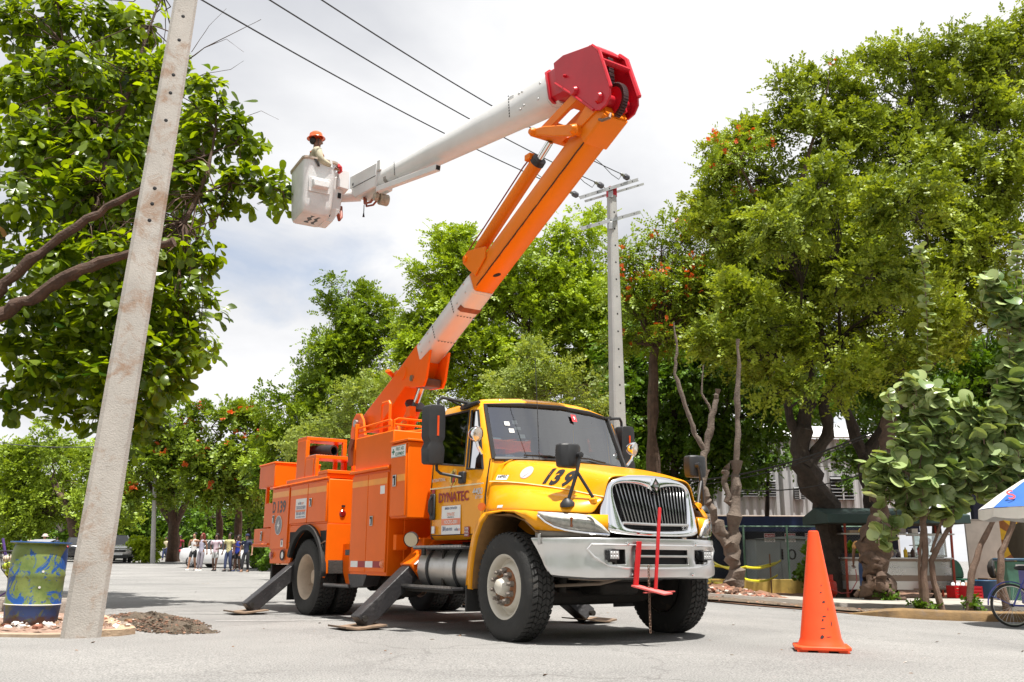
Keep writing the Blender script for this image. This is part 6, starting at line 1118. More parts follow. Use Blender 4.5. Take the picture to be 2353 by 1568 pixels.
# ================================================================== vehicles in the street
GLD = M('car_glass', (.012,.014,.016), .08, spec=.8)
def car(loc, yaw, label, paint, kind='sedan', k=1., grille=True):
    o = empty('parked_car', loc, yaw, label, 'car', 'cars along the street'); o.scale = (k, k, k)
    if kind == 'sedan':
        B = [(-2.38,.66,.48,.86),(-2.32,.80,.34,1.0),(-1.95,.88,.24,1.05),(-1.0,.90,.2,1.0),(0,.90,.2,.97),(1.0,.90,.2,.95),(1.6,.88,.22,.88),(2.1,.82,.26,.77),(2.32,.70,.36,.66),(2.40,.55,.42,.6)]; gb = [(-1.75,.74),(-.75,.80),(.25,.80),(1.15,.76)]; gt = [(-1.0,.56),(-.55,.60),(.05,.60),(.30,.56)]; zb, zt = (1.04,1.0,.98,.93), 1.45; ax = (-1.45,1.42); wr = .33
    elif kind == 'suv':
        B = [(-2.25,.70,.5,1.0),(-2.2,.88,.38,1.12),(-1.8,.93,.3,1.12),(-.8,.94,.28,1.10),(.2,.94,.28,1.08),(1.0,.94,.28,1.08),(1.6,.93,.3,1.04),(2.1,.88,.32,.95),(2.3,.76,.42,.85),(2.36,.6,.5,.78)]; gb = [(-2.1,.80),(-1.0,.85),(.1,.85),(1.15,.80)]; gt = [(-1.75,.62),(-.9,.66),(-.1,.66),(.35,.62)]; zb, zt = (1.10,1.09,1.07,1.05), 1.68; ax = (-1.4,1.45); wr = .37
    secs = []
    for x, w, z0, z1 in B:
        h = [(w*.55,z0-.02),(w*.92,z0),(w,z0+.14),(w*1.005,(z0+z1)/2),(w*.97,z1-.08),(w*.88,z1-.01),(w*.5,z1+.015)]; secs.append([(x,-y,z) for y, z in h]+[(x,y,z) for y, z in h[::-1]])
    bd = MB().loft(secs, closed=True, caps=True).build('body', paint, o, sub=1)
    cb = MB().loft([[(x,-y,z) for (x, y), z in zip(gb, zb)], [(x,-y,zt-.04) for x, y in gt]]).loft([[(x,y,z) for (x, y), z in zip(gb, zb)], [(x,y,zt-.04) for x, y in gt]]).add([(gb[3][0],-gb[3][1],zb[3]),(gb[3][0],gb[3][1],zb[3]),(gt[3][0],gt[3][1],zt-.04),(gt[3][0],-gt[3][1],zt-.04)], [(0,1,2,3)]).add([(gb[0][0],-gb[0][1],zb[0]),(gb[0][0],gb[0][1],zb[0]),(gt[0][0],gt[0][1],zt-.04),(gt[0][0],-gt[0][1],zt-.04)], [(0,1,2,3)])
    cb.build('window_band', GLD, o, smooth=False)
    MB().loft([[(x,-y*1.02,zt-.045) for x, y in gt], [(x*.96,-y*.8,zt) for x, y in gt], [(x*.96,y*.8,zt) for x, y in gt], [(x,y*1.02,zt-.045) for x, y in gt]]).build('roof', paint, o, sub=1)
    for s in (-1, 1):
        for i in range(4):
            MB().tube([(gb[i][0],s*gb[i][1],zb[i]),(gt[i][0],s*gt[i][1]*1.01,zt-.04)], .035 if i in (0,3) else .025, 5).build('pillar', paint, o)
        for x in ax:
            w = MB().lathe([(0,-.10),(wr,-.10),(wr*1.0,.08),(wr*.9,.10),(wr*.68,.10)], (x,s*.78,wr), (0,s,0), 24).build('wheel', RUB, o); mb = MB().lathe([(wr*.70,.095),(wr*.66,.10),(wr*.60,.06)], (x,s*.78,wr), (0,s,0), 24)
            for q in range(10): a = 2*math.pi*q/10; mb.beam((x+math.cos(a)*.03,s*.88,wr+math.sin(a)*.03),(x+math.cos(a)*wr*.66,s*.875,wr+math.sin(a)*wr*.66),.035,.03,(0,1,0))
            mb.build('hub_cap', M('alloy', (.55,.55,.56), .35, metal=.6), w)
        MB().ball((B[-2][0]-.12,s*B[-3][1]*.83,B[-3][3]-.07), (.16,.13,.07)).build('headlight', M('clear_lamp', (.7,.7,.68), .15, metal=.3), o); MB().ball((B[1][0]+.02,s*B[1][1]*.88,B[1][3]-.14), (.08,.12,.09)).build('tail_light', M('tail_red', (.35,.01,.015), .25), o); MB().ball((gb[3][0]-.25,s*(gb[3][1]+.15),zb[3]+.06), (.08,.1,.06)).build('mirror', paint, o)
    if grille: MB().box(B[-2][0]-.02,B[-1][0]+.01,-.42,.42,B[-1][3]-.16,B[-1][3]-.03).build('grille', BLK, o, bevel=.02); MB().box(B[-2][0]-.05,B[-1][0]+.005,-.6,.6,.26,.42).build('air_intake', BLK, o, bevel=.02); MB().ball((B[-1][0]+.015,0,B[-1][3]-.02), (.01,.07,.03)).build('emblem', CHR, o); MB().box(B[-1][0],B[-1][0]+.02,-.26,.26,.44,.55).build('number_plate', WHS, o)
    return o
def atg(px, Y, dz=0.): p = at(px, 1280, Y); return (p.x, Y, gz(p.x, Y)+dz)
car(atg(515, 49.5), R(-20), 'white sedan parked behind the walking people', M('car_white', (.74,.74,.74), .2, var=.03, coat=.8))
car(atg(262, 61), R(-62), 'silver grey sport utility car parked left of the bush', M('car_silver', (.48,.47,.46), .25, metal=.6, var=.03, coat=.8), 'suv', 1.05)
car(atg(176, 63), R(118), 'black hatchback seen from behind between drum and pole', M('car_black', (.015,.015,.018), .2, var=.03, coat=.8), 'suv', .95, False)
car(atg(42, 112), R(-78), 'red car far down the street at the left edge', M('car_red', (.38,.02,.02), .25, var=.03, coat=.8))
car(atg(282, 66), R(-60), 'dark car tucked behind the silver sport utility car', M('car_dark', (.03,.03,.035), .2, var=.03, coat=.8), 'suv', 1.0)
# motorcyclist beyond the drum
ml = atg(93, 43.5); moto = empty('motorcycle', ml, R(8), 'motorcycle ridden by helmeted man beyond the drum', 'motorcycle')
for y in (-.65, .65): w = MB().lathe([(.24,-.05),(.29,-.04),(.30,0),(.29,.04),(.24,.05)], (0,y,.30), (1,0,0), 20).build('wheel', RUB, moto); mb = MB().lathe([(.245,-.02),(.25,0),(.245,.02)], (0,y,.30), (1,0,0), 20); [mb.tube([(0,y,.3),(0,y+math.cos(a)*.24,.3+math.sin(a)*.24)], .006, 4) for a in np.linspace(0,6.28,9)[:-1]]; mb.build('rim', STEEL, w)
MB().tube([(0,-.65,.3),(0,-.48,.75),(0,-.42,.95)], .03, 8).build('fork', STEEL, moto); MB().tube([(0,-.45,.8),(0,0,.45),(0,.55,.4)], .04, 8).build('frame', BLK, moto); MB().ball((0,-.15,.78), (.14,.25,.13)).build('fuel_tank', M('moto_red', (.3,.02,.02), .3), moto); MB().ball((0,.35,.76), (.13,.35,.06)).build('seat', BLK, moto); MB().tube([(-.36,-.38,1.0),(-.2,-.44,1.03),(0,-.44,1.0),(.2,-.44,1.03),(.36,-.38,1.0)], .016, 6).build('handlebar', BLK, moto); MB().ball((0,-.52,.92), (.1,.06,.1)).build('headlamp', STEEL, moto); MB().box(-.12,.12,-.2,.15,.3,.55).build('engine', CHA, moto, bevel=.03)
person((ml[0], ml[1]+.2, ml[2]-.13), R(8), 1.75, 'motorcyclist in pink shirt, beige trousers and pale helmet', SKL, cl('pink_red', (.55,.11,.10)), cl('beige', (.45,.36,.25)), BLK, helmet=M('pale_helmet', (.62,.5,.44), .25, coat=.6), short=False, seated=True, arms=((-.32,-.15,1.20,-.33,-.52,1.10),(.32,-.15,1.20,.33,-.52,1.10)))
# ================================================================== right-hand background
# warehouse
wh = empty('warehouse', (0,0,0), 0, 'pale corrugated metal warehouse with louvred openings behind the trees', 'building')
WY = 40.; wx0, wx1 = at(1560,1150,WY).x, at(2060,1150,WY).x; zb_, zt_ = 2.55, 6.0; cor = at(1803,1150,WY).x
WM = M('corrugated_sheet', (.46,.46,.47), .5, var=.08, vs=.8, dirt=((.36,.33,.30), .3, 1.5)); mb = MB(); n = int((wx1-wx0)/.085)
prof = [(wx0+(wx1-wx0)*i/n, (.07 if (i//2) % 2 else 0)) for i in range(n+1)]
mb.loft([[(x, WY-d, zb_) for x, d in prof], [(x, WY-d, zt_) for x, d in prof]]); mb.build('siding', WM, wh, smooth=False)
MB().box(wx0, wx1, WY+.05, WY+18, -.2, zt_-.1).build('hall', M('pale_wall', (.5,.49,.47), .8), wh); MB().add([(wx0-.3,WY-.3,zt_),(wx1+.3,WY-.3,zt_),(wx1+.3,WY+9,zt_+1.8),(wx0-.3,WY+9,zt_+1.8)], [(0,1,2,3)]).build('roof', M('white_roof', (.75,.75,.75), .5), wh, solid=.08, smooth=False)
MB().box(cor-.09, cor+.09, WY-.2, WY-.05, zb_-.2, zt_).build('downspout', WM, wh, bevel=.02)
LVX = []
for a, b, c, d in ((1698,1783,1102,1142),(1822,1848,1120,1148),(1620,1660,1093,1122),(1905,1962,1095,1150)):
    p, q = at(a, c, WY), at(b, d, WY); fr = MB().box(p.x, q.x, WY-.075, WY-.052, q.z, p.z).build('louvre', DRK, wh); m_ = MB().beam((0,0,0),(1,0,0),.16,.02).mesh('slat', M('louvre_grey', (.16,.16,.165), .5), smooth=False); ns_ = 7
    for k in range(ns_): link('slat', m_, fr, (p.x, WY-.12, q.z+(p.z-q.z)*(k+.4)/ns_), (R(35),0,0), (q.x-p.x,1,1))
    MB().box((p.x+q.x)/2-.03, (p.x+q.x)/2+.03, WY-.2, WY-.17, q.z, p.z).build('mullion', WM, fr)
MB().box(wx0, cor+.5, WY-1.2, WY-.9, 2.28, 2.60).build('concrete_beam', M('stained_concrete', (.46,.38,.32), .85, var=.25, vs=3), wh, bevel=.02)
bb = MB().box(wx0, at(1735,1180,38.9).x, 38.9, 39.1, 1.5, 1.62).build('block_course', M('breeze_ochre', (.55,.33,.14), .85, var=.2, vs=4), wh); BRK = MB().box(-.14,-.10,0,.18,0,.26).box(.10,.14,0,.18,0,.26).box(-.10,.10,0,.18,0,.04).box(-.10,.10,0,.18,.22,.26).mesh('breeze_block', MATS['breeze_ochre'], smooth=False)
x0b = at(1590,1180,38.9).x; k = 0
for r_ in range(2):
    for c_ in range(int((at(1735,1180,38.9).x-x0b)/.29)): link('breeze_block', BRK, bb, (x0b+.29*c_+.14, 38.9, 1.64+.31*r_))
# navy shed with flat fascia
NAV = M('navy_wall', (.012,.02,.055), .6, var=.25, vs=1.5); sh = empty('navy_shed', (0,0,0), 0, 'dark navy lean-to with broad fascia behind the chain-link fence', 'shed'); p, q = at(1640,1200,34), at(2010,1200,34)
MB().box(p.x-1, q.x+.8, 34, 34.2, -.2, 2.0).build('wall', NAV, sh); MB().prism([(33.0,1.75),(33.0,2.28),(36,2.42),(36,2.3),(33.3,1.75)], p.x-1.5, q.x+1.2, lambda a, c, b: (c, a, b)).build('fascia', M('navy_fascia', (.012,.025,.09), .5, var=.2, vs=2), sh)
# fence on a low ochre wall
FY = 29.5; fx0, fx1 = at(1600,1300,FY).x, at(2010,1300,FY).x; fe = empty('chain_link_fence', (0,0,0), 0, 'chain-link fence with green posts on a low ochre wall', 'fence')
MB().box(fx0, fx1, FY-.08, FY+.08, -.35, .17).build('low_wall', M('ochre_wall', (.52,.36,.09), .85, var=.3, vs=1.8, dirt=((.18,.13,.07), .7, 1.6)), fe, bevel=.01)
GP = M('green_post', (.10,.20,.13), .6, var=.3, vs=5)
for px in (1632, 1712, 1813, 1905, 1990): x = at(px,1300,FY).x; MB().tube([(x,FY,.1),(x,FY,1.85)], .035, 8).build('post', GP, fe)
MB().tube([(fx0,FY,1.80),(fx1,FY,1.82)], .025, 6).build('top_rail', GP, fe)
seg = []; V = []; F_ = []; sp_ = .095; hgt = 1.62
def wire(a, b):
    a, b = np.array(a), np.array(b); d = (b-a)/np.linalg.norm(b-a); u = np.cross(d, (0,1,0)); n_ = len(V)*0+len(V); r_ = .0022
    for p_ in (a, b):
        for an in (0, 2.09, 4.19): V.append(p_+r_*(u*math.cos(an)+np.array((0,1,0))*math.sin(an)))
    for i in range(3): F_.append((n_+i, n_+(i+1)%3, n_+3+(i+1)%3, n_+3+i))
xk = fx0-hgt
while xk < fx1:
    a0_, b0_ = max(xk, fx0), min(xk+hgt, fx1)
    if b0_ > a0_: wire((a0_,FY-.03,.18+(a0_-xk)), (b0_,FY-.03,.18+(b0_-xk))); wire((a0_,FY-.035,.18+hgt-(a0_-xk)), (b0_,FY-.035,.18+hgt-(b0_-xk)))
    xk += sp_
np_mesh('mesh_wire', np.array(V), np.array(F_), M('fence_wire', (.14,.15,.14), .5, metal=.4), parent=fe, kind='stuff')
# transformer cabinet
TC = M('cabinet_grey_green', (.27,.31,.31), .6, var=.14, vs=2, dirt=((.18,.17,.15), .35, 3)); CY = 31.; p, q = at(1735,1250,CY), at(1908,1250,CY); tcb = empty('transformer_cabinet', (0,0,0), 0, 'grey electrical cabinet with red warning signs behind the fence', 'cabinet')
MB().box(p.x, q.x, CY, CY+1.3, -.1, 1.45).build('housing', TC, tcb, bevel=.02); MB().prism([(p.x-.08,1.45),(q.x+.08,1.45),((p.x+q.x)/2,1.56)], CY-.1, CY+1.4).build('lid', TC, tcb)
w3 = (q.x-p.x)/3
for i in range(3): MB().box(p.x+w3*i+.02, p.x+w3*(i+1)-.02, CY-.025, CY-.001, .05, 1.38).build('door', TC, tcb, bevel=.008)
for px in (1768, 1815, 1862):
    x = at(px,1236,CY).x; z = at(px,1236,CY).z; s_ = MB().box(x-.18, x+.18, CY-.035, CY-.027, z-.14, z+.14).build('warning_sign', WHS, tcb); MB().box(x-.17, x+.17, CY-.040, CY-.036, z+.01, z+.13).build('sign_head', RDS, s_)
    text('sign_text', 'PELIGRO', WHS, s_, (x-.14, CY-.0405, z+.035), (1,0,0), (0,0,1), .09, .001, .001, width=.28); text('sign_text', 'ALTO', BKS, s_, (x-.12, CY-.0355, z-.06), (1,0,0), (0,0,1), .07, .001, .001, width=.24); text('sign_text', 'VOLTAJE', BKS, s_, (x-.14, CY-.0355, z-.12), (1,0,0), (0,0,1), .06, .001, .001, width=.28)
q_ = at(1793,1275,CY); text('cabinet_number', '10', BKS, tcb, (q_.x-.1, CY-.027, q_.z-.16), (1,0,0), (0,0,1), .5, .001, 0, width=.5)
# caution tape round the cut tree
TAPE = M('caution_yellow', (.82,.72,.03), .4, var=.08); TPTS = [((1625,1333),24.5,(1712,1331),20.9),((1712,1331),20.9,(1787,1322),27.5),((1640,1292),25.,(1714,1303),20.9),((1714,1303),20.9,(1795,1288),28),((1640,1300),24.,(1785,1293),28)]
for i, (pa, Ya, pb, Yb) in enumerate(TPTS):
    a, b = at(*pa, Ya), at(*pb, Yb); n = 12; o = MB().loft([[a+(b-a)*(k/n)-Vector((0,0,.10*4*(k/n)*(1-k/n)))+Vector((0,.03*math.sin(k*1.3),s_*.028)) for k in range(n+1)] for s_ in (-1, 1)]).build('caution_tape', TAPE, solid=.002); tag(o, ('lowest strip of yellow caution tape left of the cut tree', 'lowest strip of yellow caution tape right of the cut tree', 'upper strip of caution tape left of the cut tree', 'upper strip of caution tape running right from the cut tree', 'slack yellow tape strip behind the cut tree')[i], 'tape', 'caution tape strips')
    if i == 0: text('tape_text', 'PRECAUCION  PRECAUCION', BKS, o, a+(b-a)*.12-Vector((0,.01,.06)), b-a, (0,0,1), .075, .004, .001)
rs_ = gnd(1771, 1320, 27.5); o = MB().tube([rs_, rs_+Vector((0,0,1.2))], .02, 6).build('stake', M('rusty_stake', (.2,.1,.05), .8)); tag(o, 'thin rusty stake holding the caution tape', 'stake')
# gas bottle
gp = gnd(1908, 1365, 24.3, .12); gas = empty('gas_cylinder', gp, 0, 'red gas cylinder standing left of the food cart', 'gas cylinder'); GR = M('gas_red', (.55,.035,.015), .4, var=.15, vs=5)
MB().lathe([(.0,.04),(.13,.04),(.17,.07),(.18,.12),(.18,.32),(.16,.38),(.09,.42),(.0,.43)], n=24).build('tank', GR, gas); MB().lathe([(.12,0),(.125,.05)], n=20).build('foot_ring', GR, gas, solid=.008); MB().lathe([(.10,.41),(.10,.56),(.095,.56),(.095,.41)], n=20).build('collar', GR, gas); MB().tube([(0,0,.42),(0,0,.50),(-.12,0,.52)], .02, 6).build('valve', M('blue_valve', (.02,.12,.3), .5), gas); MB().tube([(-.12,-.05,.5),(-.15,-.2,.25),(.2,-.25,.1),(.5,-.1,.12),(.72,0,.4),(.75,.1,.7)], .012, 6).build('hose', M('hose_pink', (.4,.08,.08), .6), gas)
# food cart
CYF = 24.6; c0, c1 = at(1946,1300,CYF), at(2186,1300,CYF); cart = empty('food_cart', (c0.x, CYF, gz(c0.x, CYF)+.10), 0, 'stainless steel food cart with red posts and dark green canopy', 'food cart'); W_ = c1.x-c0.x
INOX = M('stainless', (.62,.61,.60), .28, metal=.85, var=.1, vs=2); INB = M('stainless_brown', (.30,.24,.20), .35, metal=.7, var=.15, vs=2)
for i, (z0, z1, m_) in enumerate(((.20,.42,INOX),(.42,.57,INB),(.57,.77,INOX),(.77,.93,INOX),(.93,.99,INB))): MB().box(0, W_, (0 if i != 3 else .03), .9, z0, z1).build('front_panel', m_, cart, bevel=.004)
MB().box(-.05, W_+.05, -.06, .95, .99, 1.03).build('counter', INOX, cart, bevel=.006)
for x in (-.04, W_+.02):
    for y in (-.02, .9): MB().beam((x+.1*(y>.5),y,.0),(x+.06,y,1.98),.05,.05).build('post', M('red_oxide', (.34,.05,.025), .6, var=.2, vs=4), cart)
MB().box(-.1, W_+.15, -.05, .30, 1.62, 1.655).build('shelf', INOX, cart); CAN = M('canopy_green', (.02,.045,.04), .7, var=.3, vs=2, dirt=((.2,.15,.1), .3, 3))
MB().prism([(-.6,1.90),(-.6,2.12),(.45,2.34),(1.5,2.12),(1.5,1.90)], -.62, W_+.35, lambda a, c, b: (c, a, b)).build('canopy', CAN, cart, bevel=.01)
MB().lathe([(.15,-.06),(.22,-.05),(.23,0),(.22,.05),(.15,.06)], (W_*.78,.1,.15), (0,1,0), 20).build('wheel', RUB, cart); MB().box(W_*.62,W_*.95,-.03,.0,.2,.24).build('wheel_guard', INB, cart)
MB().box(.05,.5,.0,.5,1.03,1.13).build('griddle', BLK, cart, bevel=.01)
dc = MB().box(W_*.66,W_*.98,.05,.45,1.04,1.10).box(W_*.66,W_*.98,.05,.45,1.60,1.66).box(W_*.66,W_*.68,.05,.07,1.1,1.6).box(W_*.96,W_*.98,.05,.07,1.1,1.6).box(W_*.68,W_*.96,.07,.43,1.34,1.36).build('display_case', INOX, cart, bevel=.004); MB().box(W_*.68,W_*.96,.055,.06,1.1,1.6).build('case_glass', GLS, dc)
cx_, cy_, cz_ = cart.location
def ctag(o, label, cat): return tag(o, label, cat)
for x, m_, h_, lab in ((.585, M('mustard', (.75,.5,.02), .4), .27, 'yellow mustard bottle on the cart counter'), (.715, M('ketchup', (.5,.015,.015), .4), .34, 'tall red sauce bottle on the cart counter'), (.655, M('dark_sauce', (.05,.02,.015), .4), .26, 'dark sauce bottle on the cart counter')):
    b_ = empty('sauce_bottle', (cx_+W_*x, cy_+.08, cz_+1.03), 0, lab, 'bottle'); MB().lathe([(0,0),(.045,0),(.05,.02),(.05,h_*.68),(.03,h_*.78),(0,h_*.78)], n=16).build('bottle', m_, b_); MB().lathe([(.02,h_*.76),(.016,h_*.9),(.006,h_),(0,h_)], n=10).build('nozzle', m_, b_)
eg = empty('egg_tray', (cx_+W_*.69, cy_+.25, cz_+1.03), 0, 'stacked trays of white eggs on the cart counter', 'egg tray'); MB().box(-.2,.2,-.15,.15,0,.04).box(-.2,.2,-.15,.15,.075,.10).build('tray', M('egg_carton', (.4,.36,.3), .9), eg, bevel=.01)
em_ = MB().ball((0,0,0), (.022,.022,.028), 8, 6).mesh('egg', M('egg_shell', (.78,.72,.64), .6))
for i in range(8):
    for j in range(2): link('egg', em_, eg, (-.175+.05*i, -.13+.05*j, .12)); 
for x, lab, s_, m_ in ((.80,'white plastic tub inside the display case',.10,WHS),(.90,'second plastic tub at the right of the display case',.08,M('tub_pale', (.6,.62,.6), .4))):
    b_ = empty('food_tub', (cx_+W_*x, cy_+.24, cz_+1.10), 0, lab, 'tub'); MB().lathe([(0,0),(s_*.9,0),(s_,.14),(s_*.95,.17)], n=16).build('tub', m_, b_); MB().lathe([(s_,.165),(s_,.185),(0,.19)], n=16).build('lid', M('blue_lid', (.1,.2,.45), .5), b_)
b_ = empty('mixing_bowl', (cx_+W_*.82, cy_+.22, cz_+1.36), 0, 'round red bowl on the display case shelf', 'bowl'); MB().lathe([(0,0),(.06,0),(.12,.08),(.13,.14),(.12,.13)], n=18).build('bowl', RED2, b_); MB().lathe([(.13,.14),(.06,.19),(0,.2)], n=18).build('cover', RED2, b_)
for x, w_, h_, lab, m_ in ((.10,.30,.07,'low cardboard box at the left end of the cart shelf',M('carton', (.42,.32,.24), .9)),(.30,.26,.06,'steel tray on the cart shelf',INOX),(.52,.42,.28,'large printed carton on the cart shelf',M('carton_grey', (.4,.38,.38), .9)),(.68,.16,.12,'white cup box on the cart shelf',WHS)):
    b_ = empty('carton', (cx_+W_*x, cy_+.1, cz_+1.656), 0, lab, 'box'); MB().box(-w_/2,w_/2,-.12,.14,0,h_).build('box', m_, b_, bevel=.006); MB().box(-w_/2-.003,w_/2+.003,-.123,.143,h_-.015,h_+.004).build('lid', m_, b_)
person((cx_+W_*.63, cy_+1.35, cz_-.12), 0, 1.66, 'vendor in white shirt standing behind the food cart', SKD, cl('vendor_white', (.6,.58,.62)), cl('dark', (.015,.015,.02)), BLK)
cs = at(1994,1365,23.7); person((cs.x, 23.7, gz(cs.x,23.7)+.12), R(150), 1.72, 'customer in orange striped shirt and blue jeans at the cart', SKB, cl('striped_orange', (.62,.34,.13), dirt=((.35,.12,.06), .8, 14)), cl('jeans_mid', (.05,.085,.19), dirt=((.12,.16,.26), .5, 5)), BLK, short=False, legs=(.03,-.04), cap=M('yellow_cap', (.6,.45,.05), .7))
# clutter right of the cart
def crate(px, Y, lab, m_, w_=.42, h_=.3):
    p_ = gnd(px, 1370, Y, .14); o = empty('plastic_crate', p_, R(8), lab, 'crate'); w2 = w_/2
    for z in np.arange(.02, h_, .075):
        MB().box(-w2,w2,-.17,-.15,z,z+.05).build('slat', m_, o); MB().box(-w2,w2,.15,.17,z,z+.05).build('slat', m_, o)
    for x in (-w2, w2-.02): MB().box(x,x+.02,-.17,.17,.0,h_).build('side', m_, o)
    MB().box(-w2,w2,-.17,.17,0,.02).build('floor', m_, o); return o
crate(2203, 23.6, 'red crate of bottles beside the food cart', RED2); crate(2232, 23.3, 'red plastic crate right of the bottle crate', M('crate_red', (.45,.02,.03), .4))
bt = empty('bottle_load', gnd(2203,1370,23.6,.44), 0, 'clear plastic bottles heaped in the red crate', 'bottles'); rs2 = np.random.default_rng(3)
for k in range(9): MB().tube([(-.17+.042*k,-.08+.05*(k%3),0),(-.16+.042*k,-.06+.05*(k%3),.05),(-.15+.042*k,-.05+.05*(k%3),.08)], [.03,.03,.012], 8).build('bottle', M('clear_plastic', (.7,.72,.75), .2), bt)
chp = gnd(2213, 1340, 25.2, .12); ch = empty('plastic_chair', chp, R(15), 'dark green plastic chair behind the red crates', 'chair'); GC = M('chair_green', (.012,.10,.05), .45)
MB().box(-.25,.25,-.25,.22,.42,.46).build('seat', GC, ch, bevel=.01); MB().loft([[(-.27,.22,.44),(-.15,.26,.44),(.15,.26,.44),(.27,.22,.44)],[(-.27,.26,.75),(-.15,.31,.78),(.15,.31,.78),(.27,.26,.75)],[(-.18,.30,.92),(-.1,.34,.98),(.1,.34,.98),(.18,.30,.92)]]).build('backrest', GC, ch, sub=1, solid=.02)
for x in (-.22,.22):
    for y in (-.22,.22): MB().beam((x,y,.43),(x*1.15,y*1.15,0),.05,.04).build('leg', GC, ch)
bd_ = at(2262,1260,26.); o = empty('white_board', (bd_.x, 26., -.16), R(3), 'tall scuffed white board leaning by the sunflower mural', 'board'); MB().box(-.5,.5,-.03,.03,0,2.05).build('panel', M('scuffed_white', (.58,.55,.50), .7, var=.2, vs=2, dirt=((.3,.26,.22), .4, 3)), o, bevel=.008); MB().box(-.52,.52,-.04,.04,2.03,2.08).build('edge_strip', M('board_edge', (.35,.33,.3), .7), o)
MW = 27.; a_, b_ = at(2240,1200,MW), at(2420,1200,MW); mu = empty('mural_wall', (a_.x, MW, -.2), 0, 'wall painted with a big yellow sunflower on navy', 'wall'); MB().box(0, b_.x-a_.x, 0, .2, 0, 3.0).build('wall', M('mural_navy', (.012,.018,.045), .7, var=.3, vs=2), mu)
sc_ = at(2366,1250,MW)-Vector((a_.x,0,-.2)); PET = M('petal_yellow', (.62,.40,.02), .7, var=.25, vs=4); PE2 = M('petal_brown', (.26,.10,.02), .7, var=.3, vs=4)
for k in range(20):
    a = 2*math.pi*k/20; u = Vector((math.cos(a),0,math.sin(a))); v = Vector((-math.sin(a),0,math.cos(a))); c_ = Vector((sc_.x,-.004-.001*(k%2),sc_.z)); MB().add([c_+u*.62-v*.10, c_+u*.95-v*.19, c_+u*1.38+v*.02*(k%3), c_+u*.95+v*.17, c_+u*.62+v*.10], [(0,1,2,3,4)]).build('petal', PET if k % 2 else PE2, mu, smooth=False)
MB().lathe([(0,.008),(.66,.008)], (sc_.x,0,sc_.z), (0,-1,0), 28).build('flower_centre', M('flower_dark', (.03,.025,.012), .8, var=.4, vs=12), mu)
tb_ = empty('wheelie_bin', gnd(2328,1330,22.5,.1), 0, 'green rubbish bin in front of the mural', 'bin'); MB().loft([[(-.22,-.22,0),(.22,-.22,0),(.22,.22,0),(-.22,.22,0)],[(-.28,-.28,.95),(.28,-.28,.95),(.28,.28,.95),(-.28,.28,.95)]], closed=True, caps=True).build('bin_body', M('bin_green', (.05,.14,.10), .5, var=.3, vs=4), tb_, bevel=.02); MB().box(-.3,.3,-.32,.3,.96,1.02).build('bin_lid', M('bin_blue', (.03,.08,.14), .5), tb_, bevel=.02)
o = empty('backpack', gnd(2288,1300,24.4,.62), 0, 'black and beige backpack on the box beside the board', 'bag'); MB().ball((0,0,.22), (.24,.16,.30)).build('pack', M('pack_dark', (.04,.037,.033), .8, var=.5, vs=5), o); MB().ball((.02,-.13,.16), (.15,.07,.14)).build('front_pocket', M('pack_beige', (.25,.21,.16), .8), o); MB().tube([(-.12,-.1,.45),(-.2,-.2,.3),(-.16,-.17,.05)], .02, 6).build('strap', BLK, o)
o = empty('cool_box', gnd(2288,1340,24.4,.14), 0, 'weathered wooden box under the backpack', 'box')
for i in range(5): MB().box(-.33,.33,-.26,.26,.01+.095*i,.095+.095*i).build('plank', M('old_wood', (.16,.10,.06), .9, var=.35, vs=6), o, bevel=.006)
o = empty('blue_bucket', gnd(2262,1350,23.9,.14), 0, 'blue tub on the ground right of the green chair', 'tub'); MB().lathe([(0,0),(.25,0),(.3,.42),(.31,.44),(.29,.44),(.24,.03),(0,.03)], n=20).build('tub', M('tub_blue', (.02,.09,.2), .5), o); MB().lathe([(.30,.40),(.325,.42),(.30,.44)], n=20).build('rim', M('tub_blue', (.02,.09,.2), .5), o)
# tricycle vendor: parasol and bicycle
UM = 15.3; up0 = at(2410, 1150, UM); pg = empty('parasol', (up0.x, UM, -.28), 0, 'blue and white vendor parasol at the right edge', 'parasol'); UB = M('parasol_blue', (.03,.13,.48), .6, var=.1); UW = M('parasol_white', (.66,.63,.56), .7, var=.1)
zt2 = at(2410,1082,UM).z+.28; zr = at(2266,1168,UM).z+.28; ra = up0.x-at(2264,1168,UM).x; nP = 8
MB().tube([(0,0,0),(0,0,zt2)], .02, 8).build('pole', STEEL, pg)
for k in range(nP):
    a, b = 2*math.pi*k/nP+.2, 2*math.pi*(k+1)/nP+.2; rows = []
    for f in (0.02, .35, .7, 1.): rows.append([(ra*f*math.cos(a+(b-a)*t_)*(1-.05*math.sin(t_*math.pi)*f), ra*f*math.sin(a+(b-a)*t_)*(1-.05*math.sin(t_*math.pi)*f), zt2-(zt2-zr)*(f**1.35)) for t_ in np.linspace(0,1,7)])
    MB().loft(rows).build('panel', UB if k % 2 == 0 else UW, pg); hem = [[(x*1.0,y*1.0,z-.012) for x, y, z in rows[-1]], [(x*1.01,y*1.01,z-.15-.045*math.sin(t_*math.pi)) for (x, y, z), t_ in zip(rows[-1], np.linspace(0,1,7))]]; MB().loft(hem).build('valance', UW if k % 2 == 0 else UW, pg)
    MB().tube([(0,0,zt2-.04),(ra*.5*math.cos(a),ra*.5*math.sin(a),zt2-.03-(zt2-zr)*.39),(ra*math.cos(a),ra*math.sin(a),zr-.01)], .007, 5).build('rib', STEEL, pg)
text('parasol_text', 'S', RED2, pg, (-ra*.80, -ra*.34, zr+.10), (.9,-.35,.25), (.3,.45,.8), .26, .03, .004)
text('parasol_text', 'A', RED2, pg, (-ra*.58, -ra*.46, zr+.13), (.95,-.25,.2), (.2,.5,.8), .26, .03, .004)
